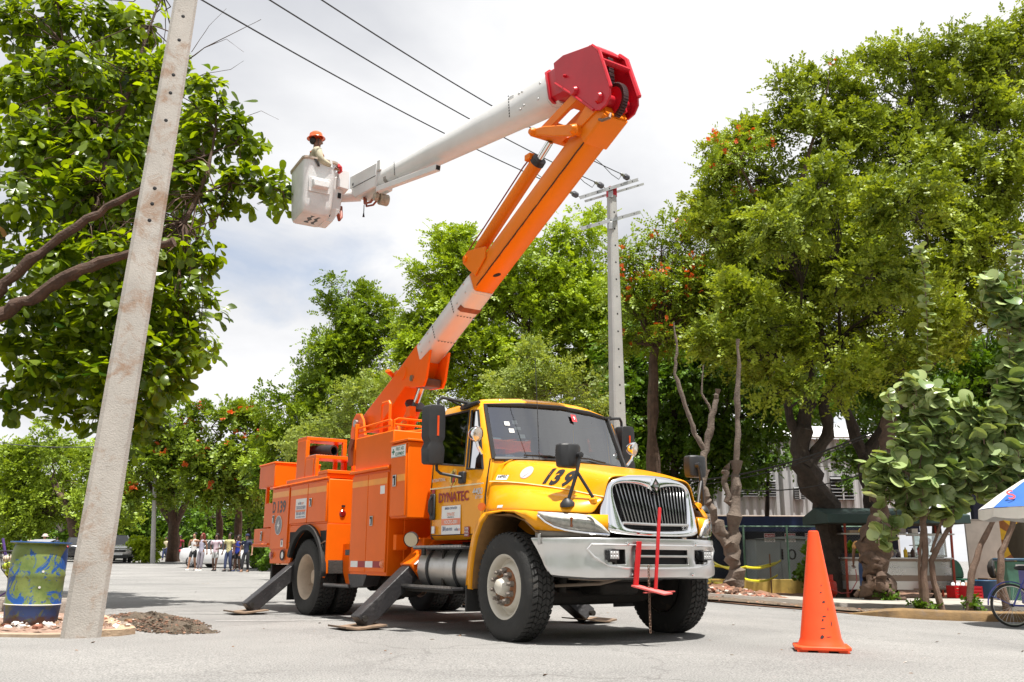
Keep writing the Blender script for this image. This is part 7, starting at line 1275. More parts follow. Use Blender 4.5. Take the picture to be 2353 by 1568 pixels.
bc0 = gnd(2330, 1432, 15.4); bike = empty('bicycle', bc0, R(-4), 'blue vendor bicycle with white rims at the right edge', 'bicycle'); BB = M('bike_blue', (.05,.06,.30), .35, coat=.4)
def bwheel(x):
    w = MB().lathe([(.31,-.025),(.335,-.02),(.345,0),(.335,.02),(.31,.025)], (x,0,.345), (0,1,0), 40, close=True).build('wheel', RUB, bike); MB().lathe([(.30,-.018),(.315,-.02),(.315,.02),(.30,.018)], (x,0,.345), (0,1,0), 40, close=True).build('rim', STEEL, w); mb = MB()
    for k in range(28): a = 2*math.pi*k/28; mb.tube([(x+math.cos(a+.4)*.02,(.025 if k%2 else -.025),.345+math.sin(a+.4)*.02),(x+math.cos(a)*.305,0,.345+math.sin(a)*.305)], .0022, 4)
    mb.build('spokes', STEEL, w); MB().tube([(x,-.05,.345),(x,.05,.345)], .025, 10).build('hub', BLK, w); return w
bwheel(0); bwheel(1.15)
MB().tube([(0,-.06,.345),(.45,-.03,.33),(.45,.03,.33),(0,.06,.345)], .014, 8).build('chain_stay', BB, bike); MB().tube([(0,-.06,.345),(.22,0,.72),(.30,0,.85)], .014, 8).build('seat_stay', BB, bike); MB().tube([(.45,0,.33),(.28,0,.90)], .018, 8).build('seat_tube', BB, bike); MB().tube([(.45,0,.33),(1.0,0,.80)], .02, 8).build('down_tube', BB, bike); MB().tube([(.3,0,.82),(1.0,0,.86)], .018, 8).build('top_tube', BB, bike); MB().tube([(.98,0,.95),(1.05,0,.7),(1.15,0,.345)], .018, 8).build('fork', BB, bike); MB().ball((.24,0,.94), (.14,.08,.04)).build('saddle', BLK, bike); MB().tube([(.98,-.28,1.02),(.98,0,1.0),(.98,.28,1.02)], .013, 8).build('handlebar', STEEL, bike)
MB().tube([(math.cos(R(a))*.375,0,.345+math.sin(R(a))*.375) for a in range(60,190,10)], .02, 6, flat=.5).build('mudguard', BB, bike); MB().tube([(0,-.04,.345),(-.34,-.04,.50)], .008, 5).build('guard_stay', BB, bike); MB().lathe([(.085,-.01),(.09,0),(.085,.01)], (.45,-.06,.33), (0,1,0), 24).build('chain_ring', BLK, bike); MB().box(.35,.75,-.2,.2,.05,.12).build('pedal_board', BLK, bike)
icb = empty('ice_box', gnd(2420,1400,15.6), 0, 'vendor box mounted beside the bicycle', 'box'); MB().box(-.35,.5,-.3,.3,.35,.95).build('box', BB, icb, bevel=.02); MB().box(-.37,.52,-.32,.32,.96,1.0).build('lid', WHS, icb, bevel=.01)
# ================================================================== vegetation
BARK = M('bark_brown', (.10, .062, .042), .9, var=.45, vs=5, bump=1., bs=22, dirt=((.20,.15,.115), .55, 6))
BARKD = M('bark_dark', (.045, .034, .026), .9, var=.5, vs=5, bump=1., bs=20, dirt=((.13,.10,.075), .5, 6))
BARKG = M('bark_grey', (.15, .115, .09), .9, var=.35, vs=6, bump=.9, bs=26, dirt=((.10,.07,.05), .6, 6))
def unit(a): return a/np.maximum(np.linalg.norm(a, axis=-1, keepdims=True), 1e-9)
def quads(P0, D, N, L, Wd):
    """one rhombic leaflet per row"""
    Sd = unit(np.cross(N, D)); L = np.asarray(L).reshape(-1, 1); Wd = np.asarray(Wd).reshape(-1, 1)
    mid = P0+D*L*.45
    V = np.stack([P0, mid+Sd*Wd, P0+D*L, mid-Sd*Wd], 1).reshape(-1, 3)
    return V, np.arange(len(V)).reshape(-1, 4)
def lobe(px, py, Y, rx, ry, rd=None):
    k = Y/2070.*1.03; return (np.array(at(px, py, Y)), np.array((rx*k, (rd or .8*(rx+ry)/2)*k, ry*k)))
def clumps(lobes, rc, dens, rs, lo=.45, boughs=True):
    """clump centres: each lobe carries flattened boughs, each bough a plate of leaf clumps, so light and dark layers form"""
    C = []; O = []; Li = []; TN = []
    for i, (c, r) in enumerate(lobes):
        n = max(4, int(dens*(r[0]*r[2]+.5*r[0]*r[1])/(rc*rc)))
        if boughs:
            nb = max(4, min(11, int(n/9))); u = unit(rs.normal(size=(nb, 3))+np.array((0, -.15, .1))); q = lo+(1.0-lo)*rs.random((nb, 1))**.6; bc = c+u*r*q; k = rs.integers(0, nb, n); bt = rs.random(nb)
            rm = float(np.mean(r)); p = bc[k]+rs.normal(size=(n, 3))*np.array((.30, .30, .13))*rm
            C.append(p); O.append(unit(u[k]*.8+np.array((0, 0, .35)))); TN.append(np.clip(.7*bt[k]+.3*rs.random(n), 0, 1))
        else:
            u = unit(rs.normal(size=(n, 3))); q = (lo+(1.06-lo)*rs.random((n, 1))**.6)*(1+.10*rs.normal(size=(n, 1))); C.append(c+u*r*q); O.append(u); TN.append(rs.random(n))
        Li += [i]*n
    clumps.tone = np.concatenate(TN)
    return np.concatenate(C), np.concatenate(O), np.array(Li)
def sprays(C, O, rs, rc, ns, slen, nl, leaf, wid, droop=.25, up=.75, tone=None):
    leaf *= 1.18; wid *= 1.45
    n = len(C)*ns; c = np.repeat(C, ns, 0); o = np.repeat(O, ns, 0)
    st = c+rc*.40*rs.normal(size=(n, 3)); d = unit(o*.7+rs.normal(size=(n, 3))*.75+np.array((0, 0, -droop)))
    nrm = unit(np.array((0, 0, 1.))*up+.55*o+.45*rs.normal(size=(n, 3))); nrm = unit(nrm-d*np.sum(nrm*d, 1, keepdims=True)); sd = np.cross(nrm, d)
    sl = slen*(.6+.7*rs.random((n, 1)))
    t = np.linspace(.12, 1, nl); P0 = []; D = []; N = []; T = []
    tc_ = np.repeat(rs.random(len(C)) if tone is None else tone, ns)
    for i, ti in enumerate(t):
        sg = 1 if i % 2 else -1
        P0.append(st+d*sl*ti+np.array((0, 0, -1.))*(sl*ti*ti*.22)); D.append(unit(d*.55+sd*sg*(.9 if ti < .98 else .1)+.18*rs.normal(size=(n, 3)))); N.append(unit(nrm+.35*rs.normal(size=(n, 3)))); T.append(tc_)
    P0 = np.concatenate(P0); D = np.concatenate(D); N = np.concatenate(N); T = np.concatenate(T); m = len(P0)
    V, F = quads(P0, D, N, leaf*(.7+.6*rs.random(m)), wid*(.7+.6*rs.random(m)))
    return V, F, np.clip(.52*T+.33*rs.random(m), 0, 1)
def bend(a, b, n, rs, amp):
    a, b = np.array(a), np.array(b); L = np.linalg.norm(b-a); pts = [a]
    for i in range(1, n): f = i/n; pts.append(a+(b-a)*f+rs.normal(size=3)*amp*L*math.sin(f*math.pi)+np.array((0,0,.10*L*math.sin(f*math.pi))))
    return pts+[b]
def tree(name, lobes, trunks, leafm, label, cat='tree', bark=None, seed=1, rc=.45, dens=3.2, ns=7, slen=.36, nl=9, leaf=.10, wid=.03, droop=.25, group=None, flowers=None, limbs=True, lo=.45, twig=.5):
    rs = np.random.default_rng(seed); bark = bark or BARK
    t0 = trunks[0][0][0] if trunks else lobes[0][0]; root = empty(name, Vector(t0), 0, label, cat, group); o0 = np.array(t0)
    C, O, Li = clumps(lobes, rc, dens*1.65, rs, lo)
    V, F, T = sprays(C, O, rs, rc, int(ns*1.25), slen, nl, leaf, wid, droop, tone=clumps.tone)
    np_mesh('crown', V-o0, F, leafm, T, root, kind='stuff')
    ends = []
    for pts, r0, r1 in trunks:
        pts = [np.array(p)-o0 for p in pts]; fine = []; rad = []; m = len(pts)
        for i in range(m-1):
            for k in range(4): f = k/4; fine.append(pts[i]+(pts[i+1]-pts[i])*f+rs.normal(size=3)*.025*r0*4*(1 if (i or k) else 0)); rad.append((r0+(r1-r0)*((i+f)/(m-1)))*(1+.10*rs.normal()))
        fine.append(pts[-1]); rad.append(r1); rad[0] *= 1.25
        MB().tube(fine, rad, 10).build('trunk', bark, root); ends.append((pts[-1], r1)); ends.append((pts[len(pts)//2], (r0+r1)/2))
    if limbs and ends:
        mb = MB()
        for i, (c, r) in enumerate(lobes):
            c = c-o0; e, er = min(ends, key=lambda q: np.linalg.norm(q[0]-c)); r0 = max(.02, min(er*.55, .03+.014*np.linalg.norm(r))); p = bend(e, c, 5, rs, .06); mb.tube(p, list(np.linspace(r0, r0*.5, len(p))), 7)
            for j in np.where(Li == i)[0][::max(1, int(1/twig))][:26]:
                q = bend(p[rs.integers(2, len(p))], C[j]-o0, 4, rs, .08); mb.tube(q, list(np.linspace(r0*.32, .006, len(q))), 5, caps=False)
        mb.build('branches', bark, root, recalc=False, kind='stuff')
    if flowers:
        fm, frac, fl = flowers; sel = rs.random(len(C)) < frac; Cf, Of = C[sel]+O[sel]*rc*.6, O[sel]
        if len(Cf):
            V, F, T = sprays(Cf, unit(Of+np.array((0,0,.8))), rs, rc*.55, 4, fl*1.4, 6, fl, fl*.42, 0., .8); np_mesh('flowers', V-o0, F, fm, T, root, kind='stuff')
    return root
LF_T = leafmat('leaf_tamarind', (.026,.080,.005), (.40,.53,.028), .32)
LF_R = leafmat('leaf_rain_tree', (.024,.062,.006), (.48,.58,.055), .30)
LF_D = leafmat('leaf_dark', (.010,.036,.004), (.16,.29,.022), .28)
LF_A = leafmat('leaf_acacia', (.13,.20,.035), (.38,.45,.11), .40)
LF_F = leafmat('leaf_flame', (.026,.072,.008), (.37,.49,.038), .30)
LF_M = leafmat('leaf_almond', (.012,.045,.003), (.27,.37,.014), .5, .30, .5, (1.9, 1.7, .4))
LF_G = leafmat('leaf_sea_grape', (.10,.175,.05), (.48,.57,.24), .2, .28, .5)
FLW = leafmat('flame_flower', (.55,.05,.012), (.85,.20,.05), .25)
FGRP = 'large background trees'
def PT(px, py, Y): return np.array(at(px, py, Y))
def GD(px, Y): p = at(px, 1280, Y); return np.array((p.x, Y, gz(p.x, Y)-.05))
# trees behind the truck
tree('tamarind_tree', [lobe(*q) for q in ((1045,575,36,60,48),(1100,640,36,100,70),(990,665,36,62,45),(1010,760,36,90,70),(1150,720,36,140,90),(1270,600,35,90,75),(1335,545,35,55,55),(1330,650,35,80,90),(1250,740,35,110,90),(1100,830,36,140,80),(1240,850,35,130,80),(1350,780,35,70,90),(1330,900,35,80,60),(960,835,36,60,60),(1010,910,36,90,50),(1395,720,35,45,90),(1395,860,35,50,80),(1400,960,35,50,60))],
     [([GD(1180,36), PT(1175,1150,36), PT(1165,1000,36), PT(1120,880,36)], .45, .26), ([PT(1170,1050,36), PT(1230,930,35.5), PT(1260,800,35)], .30, .16)], LF_T, 'tall tamarind tree behind the lower boom', seed=31, rc=.50, dens=4.2, ns=8, slen=.50, nl=11, leaf=.115, wid=.030, group=FGRP)
tree('tamarind_tree', [lobe(*q) for q in ((800,668,46,42,45),(770,735,46,60,50),(840,745,46,65,55),(755,815,46,85,60),(855,830,46,85,60),(915,780,46,40,45),(720,905,46,75,60),(830,920,46,110,70),(665,935,45,62,38),(920,880,46,50,60),(690,1000,45,85,55),(800,1010,46,120,60),(630,1020,45,45,40),(920,980,46,70,60),(650,1080,45,60,50))],
     [([GD(790,46), PT(792,1150,46), PT(795,1000,46), PT(805,880,46)], .42, .22)], LF_T, 'lighter conical tree left of the boom base', seed=32, rc=.60, dens=4.2, ns=8, slen=.58, nl=11, leaf=.14, wid=.036, group=FGRP)
tree('acacia_tree', [lobe(*q) for q in ((1215,825,27,62,38),(1270,865,27,85,36),(1160,885,27,75,32),(1340,905,27,75,26),(1235,915,27,110,26))],
     [([GD(1240,27), PT(1240,1100,27), PT(1238,960,27), PT(1225,880,27)], .12, .05)], LF_A, 'pale feathery acacia rising behind the cab roof', seed=33, rc=.40, dens=2.6, ns=7, slen=.55, nl=11, leaf=.085, wid=.022, droop=.05, lo=.2, group='pale feathery acacias')
tree('acacia_tree', [lobe(*q) for q in ((905,905,31,60,34),(830,925,31,65,30),(790,985,31,85,36),(960,900,31,40,30),(730,1010,31,60,26),(860,1000,31,90,40),(790,1060,31,70,30))],
     [([GD(850,31), PT(850,1150,31), PT(850,1040,31), PT(860,960,31)], .12, .05)], LF_A, 'pale feathery acacia behind the boom turret', seed=34, rc=.42, dens=2.6, ns=7, slen=.55, nl=11, leaf=.09, wid=.024, droop=.05, lo=.2, group='pale feathery acacias')
tree('flame_tree', [lobe(*q) for q in ((1480,610,28.5,75,45),(1560,575,28.5,70,45),(1440,700,28.5,60,60),(1530,680,28.5,95,60),(1610,640,28.5,70,60),(1470,790,28.5,75,60),(1570,770,28.5,90,70),(1420,640,28.5,30,40),(1590,520,28.5,50,40),(1640,560,28.5,50,60),(1520,560,28.5,50,40),(1640,720,28.5,60,60))],
     [([GD(1500,28.5), PT(1500,1150,28.5), PT(1500,950,28.5), PT(1505,800,28.5)], .28, .14)], LF_F, 'flame tree with scarlet flowers beside the far pole', seed=35, rc=.50, dens=4.0, ns=7, slen=.5, nl=11, leaf=.09, wid=.026, flowers=(FLW, .30, .075), group='scarlet flowering flame trees')
# the spreading tree on the right
tree('rain_tree', [lobe(*q) for q in ((2085,120,25,68,50),(2195,135,25,85,62),(2275,110,25,45,48),(2330,215,25,60,60),(2090,225,25,90,65),(2225,265,25,120,85),(1900,215,25,70,45),(1835,215,25,55,48),(1975,275,25,85,60),(1770,285,25,70,48),(1700,320,25,52,45),(1870,330,25,110,75),(2060,365,25,130,85),(2230,420,25,140,95),(1750,420,25,105,75),(1920,480,25,130,85),(2100,530,25,140,90),(2290,580,25,100,100),(1680,500,25,55,55),(1790,560,25,110,75),(1960,620,25,120,70),(2160,660,25,120,75),(1690,620,25,65,60),(1830,690,25,100,60),(2010,745,25,100,60),(1740,760,24,90,50),(2230,760,25.5,100,60),(1900,800,24.5,80,45),(1640,380,25,40,45),(1630,450,25,60,60),(1650,560,24.5,70,60),(2010,150,25,40,40),(2330,330,25,70,90),(2340,450,25,70,90),(1690,700,23.5,80,50),(1720,830,23,75,45),(1790,900,23,60,40),(1660,780,23,60,40),(1960,860,23,70,40),(2080,820,23,70,45),(1900,420,22,100,70),(2080,470,21.5,110,75),(1800,520,22,90,60),(2000,640,21.5,100,50),(2130,700,22.5,90,50),(2350,120,25,50,70),(2340,60,25,40,40),(2300,170,25,70,60),(1700,800,30,90,60),(1820,790,30,100,60),(1940,790,30,90,60),(1760,640,30,110,80),(1880,640,30,110,80),(2010,640,30,110,80),(1640,740,30,70,60))],
     [([GD(1925,25.5)+np.array((0,0,.1)), PT(1895,1160,25.3), PT(1845,1080,25), PT(1838,1020,25), PT(1860,930,25), PT(1850,800,25)], .40, .15), ([PT(1850,1075,25), PT(1905,1000,25), PT(1895,930,25), PT(1930,780,25)], .20, .11), ([PT(1838,1020,25), PT(1815,960,25), PT(1800,840,25)], .15, .08),
      ([GD(2010,26.5), PT(2000,1150,26.5), PT(1985,1050,26.3), PT(1950,960,26), PT(1905,855,25.6), PT(1885,760,25.2)], .22, .10), ([PT(1985,1050,26.3), PT(2060,930,26), PT(2080,800,25.6), PT(2120,640,25.2)], .17, .10), ([PT(2060,930,26), PT(2165,800,25.6), PT(2200,640,25.2), PT(2190,480,25)], .16, .09)], LF_R, 'huge spreading tree filling the upper right', bark=BARKD, seed=36, rc=.42, dens=5.2, ns=7, slen=.38, nl=10, leaf=.095, wid=.027, group=FGRP)
tree('flame_tree', [lobe(*q) for q in ((1665,335,23.8,26,34),(1650,380,23.8,30,22),(1905,165,24.2,36,16),(1740,310,23.8,34,26),(1700,355,23.8,40,26),(1700,440,24,30,26))],
     [([PT(1790,620,24.6), PT(1750,480,24.3), PT(1700,380,24)], .07, .03), ([PT(1840,420,24.6), PT(1880,280,24.4), PT(1905,190,24.2)], .06, .02)], LF_F, 'sprays of scarlet flame flowers at the left rim of the huge tree', seed=37, rc=.32, dens=2.2, ns=6, slen=.42, nl=11, leaf=.075, wid=.02, flowers=(FLW, .5, .065), group='scarlet flowering flame trees', lo=.2)
tree('understorey_tree', [lobe(*q) for q in ((1500,860,33,80,70),(1600,850,33,90,70),(1700,860,33,80,60),(1470,960,33,60,70),(1560,980,33,80,65),(1660,960,33,85,60),(1480,1060,33,50,50),(1550,1075,33,50,40),(1750,960,33,50,55),(1640,1040,33,60,32),(1430,820,33,40,60),(1420,940,32,50,70),(1450,1060,32,50,60),(1600,1110,33,50,30),(1700,1060,33,60,36))],
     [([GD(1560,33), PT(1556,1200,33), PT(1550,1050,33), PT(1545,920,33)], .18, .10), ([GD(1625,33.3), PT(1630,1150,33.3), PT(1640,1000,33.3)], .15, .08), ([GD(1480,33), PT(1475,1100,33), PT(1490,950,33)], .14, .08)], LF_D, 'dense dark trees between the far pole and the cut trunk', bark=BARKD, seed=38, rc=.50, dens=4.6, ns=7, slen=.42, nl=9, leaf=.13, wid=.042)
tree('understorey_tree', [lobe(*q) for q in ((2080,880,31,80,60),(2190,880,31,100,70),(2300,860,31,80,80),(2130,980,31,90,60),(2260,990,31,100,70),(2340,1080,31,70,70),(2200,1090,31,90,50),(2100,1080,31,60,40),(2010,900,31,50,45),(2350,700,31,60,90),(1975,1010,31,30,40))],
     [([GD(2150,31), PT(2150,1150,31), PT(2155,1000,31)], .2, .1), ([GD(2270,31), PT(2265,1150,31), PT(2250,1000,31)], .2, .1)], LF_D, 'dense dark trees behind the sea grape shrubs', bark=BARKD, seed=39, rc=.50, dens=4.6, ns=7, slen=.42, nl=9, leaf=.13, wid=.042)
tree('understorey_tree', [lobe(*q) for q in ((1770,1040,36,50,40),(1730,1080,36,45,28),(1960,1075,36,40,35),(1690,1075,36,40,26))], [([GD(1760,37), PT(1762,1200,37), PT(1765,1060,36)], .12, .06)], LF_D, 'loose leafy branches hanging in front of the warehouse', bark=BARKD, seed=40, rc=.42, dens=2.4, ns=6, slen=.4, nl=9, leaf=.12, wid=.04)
# street trees on the left
tree('flame_tree', [lobe(*q) for q in ((420,975,58,75,26),(500,965,58,80,28),(575,985,58,60,30),(345,1010,58,60,30),(300,1050,58,50,34),(440,1030,58,110,32),(540,1050,58,90,36),(610,1040,58,40,40),(360,1080,58,90,32),(460,1100,58,100,30),(560,1120,58,70,34),(300,1120,58,60,30),(400,1140,58,70,22))],
     [([GD(398,64), PT(398,1200,62), PT(395,1130,60), PT(400,1060,58)], .42, .2), ([PT(398,1215,63), PT(430,1150,60), PT(470,1080,58)], .26, .14), ([GD(500,64), PT(505,1200,62), PT(500,1130,60)], .3, .15), ([GD(545,62), PT(548,1180,61), PT(545,1110,59)], .28, .14), ([PT(398,1215,63), PT(365,1150,60), PT(330,1090,58)], .24, .12)], LF_F, 'spreading flame tree with orange flowers down the street', seed=41, rc=.75, dens=4.4, ns=7, slen=.7, nl=9, leaf=.20, wid=.06, flowers=(FLW, .16, .16), group='scarlet flowering flame trees')
tree('street_tree', [lobe(*q) for q in ((40,1060,72,60,40),(130,1045,72,60,50),(200,1090,70,50,55),(60,1120,72,80,40),(150,1130,72,80,40),(20,1180,72,60,34),(120,1185,72,70,24),(215,1160,70,50,40),(240,1100,68,40,50),(250,1190,68,40,36),(90,1090,76,70,46),(10,1110,76,60,46),(180,1170,76,80,40),(60,1160,78,90,36),(260,1140,74,50,50))],
     [([GD(185,70), PT(170,1210,70), PT(150,1160,70), PT(120,1100,71)], .4, .2), ([GD(40,74), PT(42,1200,73), PT(40,1130,72)], .3, .15), ([GD(255,72), PT(252,1190,71), PT(245,1120,70)], .3, .15)], LF_F, 'feathery street trees beyond the painted drum', seed=42, rc=.85, dens=4.2, ns=7, slen=.8, nl=9, leaf=.22, wid=.06)
tree('street_tree', [lobe(*q) for q in ((480,1190,80,70,34),(560,1200,80,60,30),(340,1190,82,70,34),(430,1215,84,60,24),(250,1215,84,80,26),(620,1180,76,50,60),(120,1225,100,110,22),(20,1225,100,90,22),(200,1215,96,90,26),(380,1240,90,90,18),(520,1235,88,90,22),(450,1190,86,90,30),(600,1120,72,40,50))],
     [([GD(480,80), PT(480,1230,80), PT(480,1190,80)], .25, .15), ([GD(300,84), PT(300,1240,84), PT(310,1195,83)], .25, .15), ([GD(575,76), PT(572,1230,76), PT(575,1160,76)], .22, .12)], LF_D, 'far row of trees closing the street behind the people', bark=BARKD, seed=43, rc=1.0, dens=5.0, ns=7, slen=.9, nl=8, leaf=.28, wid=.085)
tree('bush', [lobe(325,1256,60,24,17),lobe(342,1262,60,20,14),lobe(310,1266,60,16,12)], [([GD(328,60), PT(328,1270,60)], .08, .05)], LF_T, 'rounded light green bush beside the silver car', 'bush', seed=44, rc=.28, dens=4, ns=8, slen=.25, nl=7, leaf=.15, wid=.05, limbs=False)
tree('bush', [lobe(600,1275,46,20,22),lobe(620,1270,44,24,26),lobe(585,1285,48,14,12)], [([GD(605,46), PT(605,1280,46)], .06, .04)], LF_D, 'dark low shrub behind the tail of the truck', 'bush', seed=45, rc=.25, dens=4, ns=7, slen=.22, nl=7, leaf=.12, wid=.04, limbs=False)
tree('bush', [lobe(1885,1265,28.6,26,30),lobe(1925,1275,28.4,22,26),lobe(1865,1300,28.6,20,18)], [([GD(1890,28.6), PT(1890,1270,28.6)], .05, .03)], LF_D, 'dark shrub growing through the fence behind the cone', 'bush', seed=46, rc=.22, dens=3.5, ns=7, slen=.25, nl=7, leaf=.13, wid=.045, limbs=False)
for i, (px, Y, w_) in enumerate(((2035,22.0,'at the foot of the gnarled trunk'),(2125,18.6,'under the thickest sea grape stem'),(2240,18.4,'between the two right sea grape stems'))): tree('weed', [lobe(px,1372 if i==0 else 1390,Y,16,7)], [([GD(px,Y)+np.array((0,0,.1)), GD(px,Y)+np.array((0,0,.2))], .01, .006)], LF_D, 'low green weeds '+w_, 'weed', seed=50+i, rc=.10, dens=4, ns=6, slen=.10, nl=5, leaf=.06, wid=.02, limbs=False, group='weeds on the verge')
# bare cut tree at the rubble
def limb_tree(name, label, stems, bark, cat='tree', group=None, seed=1, sc=1.):
    rs = np.random.default_rng(seed); root = empty(name, Vector(stems[0][0][0]), 0, label, cat, group); o0 = np.array(stems[0][0][0])
    for pts, rad in stems:
        pts = [np.array(p)-o0 for p in pts]; rad = rad if hasattr(rad, '__len__') else [rad]*len(pts); fine = []; fr = []
        for i in range(len(pts)-1):
            for k in range(5): f = k/5; fine.append(pts[i]*(1-f)+pts[i+1]*f+rs.normal(size=3)*.16*rad[i]*(1 if i+k else 0)); fr.append(sc*(rad[i]*(1-f)+rad[i+1]*f)*(1+.15*rs.normal()))
        fine.append(pts[-1]); fr.append(rad[-1]); MB().tube(fine, fr, 12).build('trunk' if pts is stems[0][0] else 'stem', bark, root)
    return root
cy_t = 20.9
limb_tree('cut_tree', 'bare pruned tree with grey stems rising from the rubble', [
 ([PT(1695,1356,cy_t), PT(1688,1300,cy_t), PT(1684,1250,cy_t), PT(1690,1150,cy_t), PT(1692,1060,cy_t)], [.34,.24,.22,.20,.15]),
 ([PT(1690,1080,cy_t), PT(1693,980,cy_t), PT(1697,880,cy_t), PT(1696,780,cy_t)], [.13,.11,.09,.05]),
 ([PT(1684,1260,cy_t), PT(1655,1215,cy_t), PT(1630,1160,cy_t), PT(1612,1125,cy_t)], [.20,.17,.14,.13]),
 ([PT(1612,1130,cy_t), PT(1618,1060,cy_t), PT(1632,985,cy_t), PT(1646,920,cy_t), PT(1650,895,cy_t)], [.14,.13,.12,.10,.07]),
 ([PT(1622,1040,cy_t), PT(1600,1000,cy_t), PT(1578,945,cy_t), PT(1550,860,cy_t), PT(1556,800,cy_t), PT(1548,740,cy_t)], [.10,.09,.085,.07,.05,.02]),
 ([PT(1638,960,cy_t), PT(1628,930,cy_t), PT(1612,905,cy_t), PT(1616,840,cy_t)], [.06,.05,.04,.02]),
 ([PT(1690,1170,cy_t), PT(1672,1150,cy_t), PT(1666,1100,cy_t), PT(1668,1070,cy_t)], [.13,.12,.12,.11]),
 ([PT(1625,1150,cy_t), PT(1610,1110,cy_t), PT(1630,1080,cy_t)], [.05,.04,.02]),
 ([PT(1686,1290,cy_t), PT(1660,1240,cy_t), PT(1625,1190,cy_t+.3), PT(1610,1150,cy_t+.4)], [.16,.14,.12,.08])], BARKG, seed=60, sc=.62)
tk_ = 22.3
limb_tree('gnarled_trunk', 'thick gnarled trunk with burls standing before the food cart', [
 ([PT(2024,1372,tk_), PT(2016,1340,tk_), PT(2006,1300,tk_), PT(2005,1262,tk_), PT(2012,1230,tk_), PT(2018,1190,tk_), PT(2022,1120,tk_), PT(2030,1050,tk_+.3), PT(2045,960,tk_+.8)], [.52,.42,.37,.44,.42,.30,.27,.25,.2]),
 ([PT(2010,1330,tk_-.2), PT(2030,1355,tk_-.3), PT(2052,1372,tk_-.3), PT(2080,1376,tk_-.3)], [.22,.2,.13,.05]),
 ([PT(2004,1330,tk_-.2), PT(1990,1360,tk_-.2), PT(1965,1370,tk_-.1)], [.2,.16,.05]),
 ([PT(2008,1280,tk_-.25), PT(2018,1310,tk_-.3), PT(2026,1350,tk_-.35)], [.14,.16,.12])], BARK, seed=61, sc=.72)
# ---------------------------------------------------------------- big-leaved trees: the nearest 300 leaves stand as parts of their own
def leaf_template(kind):
    if kind == 'obovate':
        st = [(0,.0,.0),(.12,.035,.01),(.35,.14,.03),(.62,.24,.03),(.84,.24,.0),(.96,.13,-.03),(1.0,.0,-.05)]; fold = .10
    else:
        st = [(0,.12,.0),(.04,.30,.01),(.22,.47,.03),(.50,.54,.03),(.76,.46,.01),(.93,.26,-.02),(1.0,.04,-.03)]; fold = .10
    V = []; F = []
    for u, w, z in st: V += [(u, -w, z+fold*w), (u, 0, z), (u, w, z+fold*w)]
    for i in range(len(st)-1):
        for k in (0, 1): F.append((3*i+k, 3*i+k+1, 3*i+3+k+1, 3*i+3+k))
    return np.array(V, float), np.array(F)
def big_leaves(root, o0, P0, D, N, L, kind, mat, rs, nparts=300, tone=None, yellow=None):
    T, TF = leaf_template(kind); n = len(P0); N = unit(N-D*np.sum(N*D, 1, keepdims=True)); Sd = np.cross(N, D)
    curl = 1+.8*rs.normal(size=(n, 1, 1))
    near = np.argsort(P0[:, 1]+.25*np.abs(P0[:, 2]-3))[:nparts] if nparts else np.array([], int); mask = np.zeros(n, bool); mask[near] = True
    tone = rs.random(n) if tone is None else tone
    W = P0[:, None, :]+(D[:, None, :]*T[None, :, 0:1]+Sd[:, None, :]*T[None, :, 1:2]+N[:, None, :]*T[None, :, 2:3]*curl)*L[:, None, None]
    k = len(T); far_ = ~mask; m = far_.sum()
    V = W[far_].reshape(-1, 3)-o0; F = (TF[None]+(np.arange(m)*k)[:, None, None]).reshape(-1, 4); np_mesh('foliage', V, F, mat, np.repeat(tone[far_], len(TF))*.8, root, smooth=True, kind='stuff')
    mes = []
    for v in range(6):
        me = bpy.data.meshes.new('leaf'); tt = T.copy(); tt[:, 2] *= 1+.8*rs.normal(); me.from_pydata([tuple(p) for p in tt], [], [tuple(f) for f in TF]); me.shade_smooth(); me.materials.append(mat); a = me.attributes.new('rnd', 'FLOAT', 'FACE'); a.data.foreach_set('value', np.full(len(TF), v/6*.6, np.float32)); mes.append(me)
    for i in near:
        o = bpy.data.objects.new('leaf', mes[rs.integers(0, 6)]); COL.objects.link(o); o.parent = root
        mt = Matrix.Identity(4)
        for r_ in range(3): mt[r_][0] = D[i][r_]*L[i]; mt[r_][1] = Sd[i][r_]*L[i]; mt[r_][2] = N[i][r_]*L[i]; mt[r_][3] = P0[i][r_]-o0[r_]
        o.matrix_local = mt
# sea almond on the left, its trunk outside the frame
rs = np.random.default_rng(71); AY = 15.
AL = [lobe(*q) for q in ((60,60,15.5,90,70),(190,50,15.5,90,70),(310,75,15.5,70,60),(60,200,15,90,80),(190,190,15,95,75),(320,200,15,75,70),(395,150,15,30,40),(50,330,14.6,80,80),(170,330,14.6,90,80),(290,330,14.8,80,70),(480,215,15,38,45),(520,275,15,55,42),(450,330,15,70,55),(560,330,15,50,38),(430,420,14.8,80,52),(560,420,14.8,70,34),(625,425,14.8,38,26),(640,455,14.6,24,26),(500,465,14.8,60,34),(60,470,14.2,90,80),(200,450,14.3,90,70),(320,440,14.5,60,50),(100,600,14,100,75),(240,590,14,100,70),(380,600,14.3,70,70),(460,590,14.6,40,40),(60,730,13.8,80,80),(190,730,13.8,100,80),(320,720,14,90,80),(430,720,14.4,58,70),(450,800,14.4,38,50),(70,850,13.6,80,60),(200,850,13.6,90,66),(320,850,13.8,80,66),(400,870,14.2,50,44),(30,930,13.6,40,26),(255,935,13.6,46,44),(330,925,13.8,40,36),(225,985,13.6,26,26))]
tb0 = np.array((-9.6, 15.2, .1)); alm = empty('almond_tree', Vector(tb0), 0, 'broad-leaved almond tree overhanging the left, glossy round leaves', 'tree')
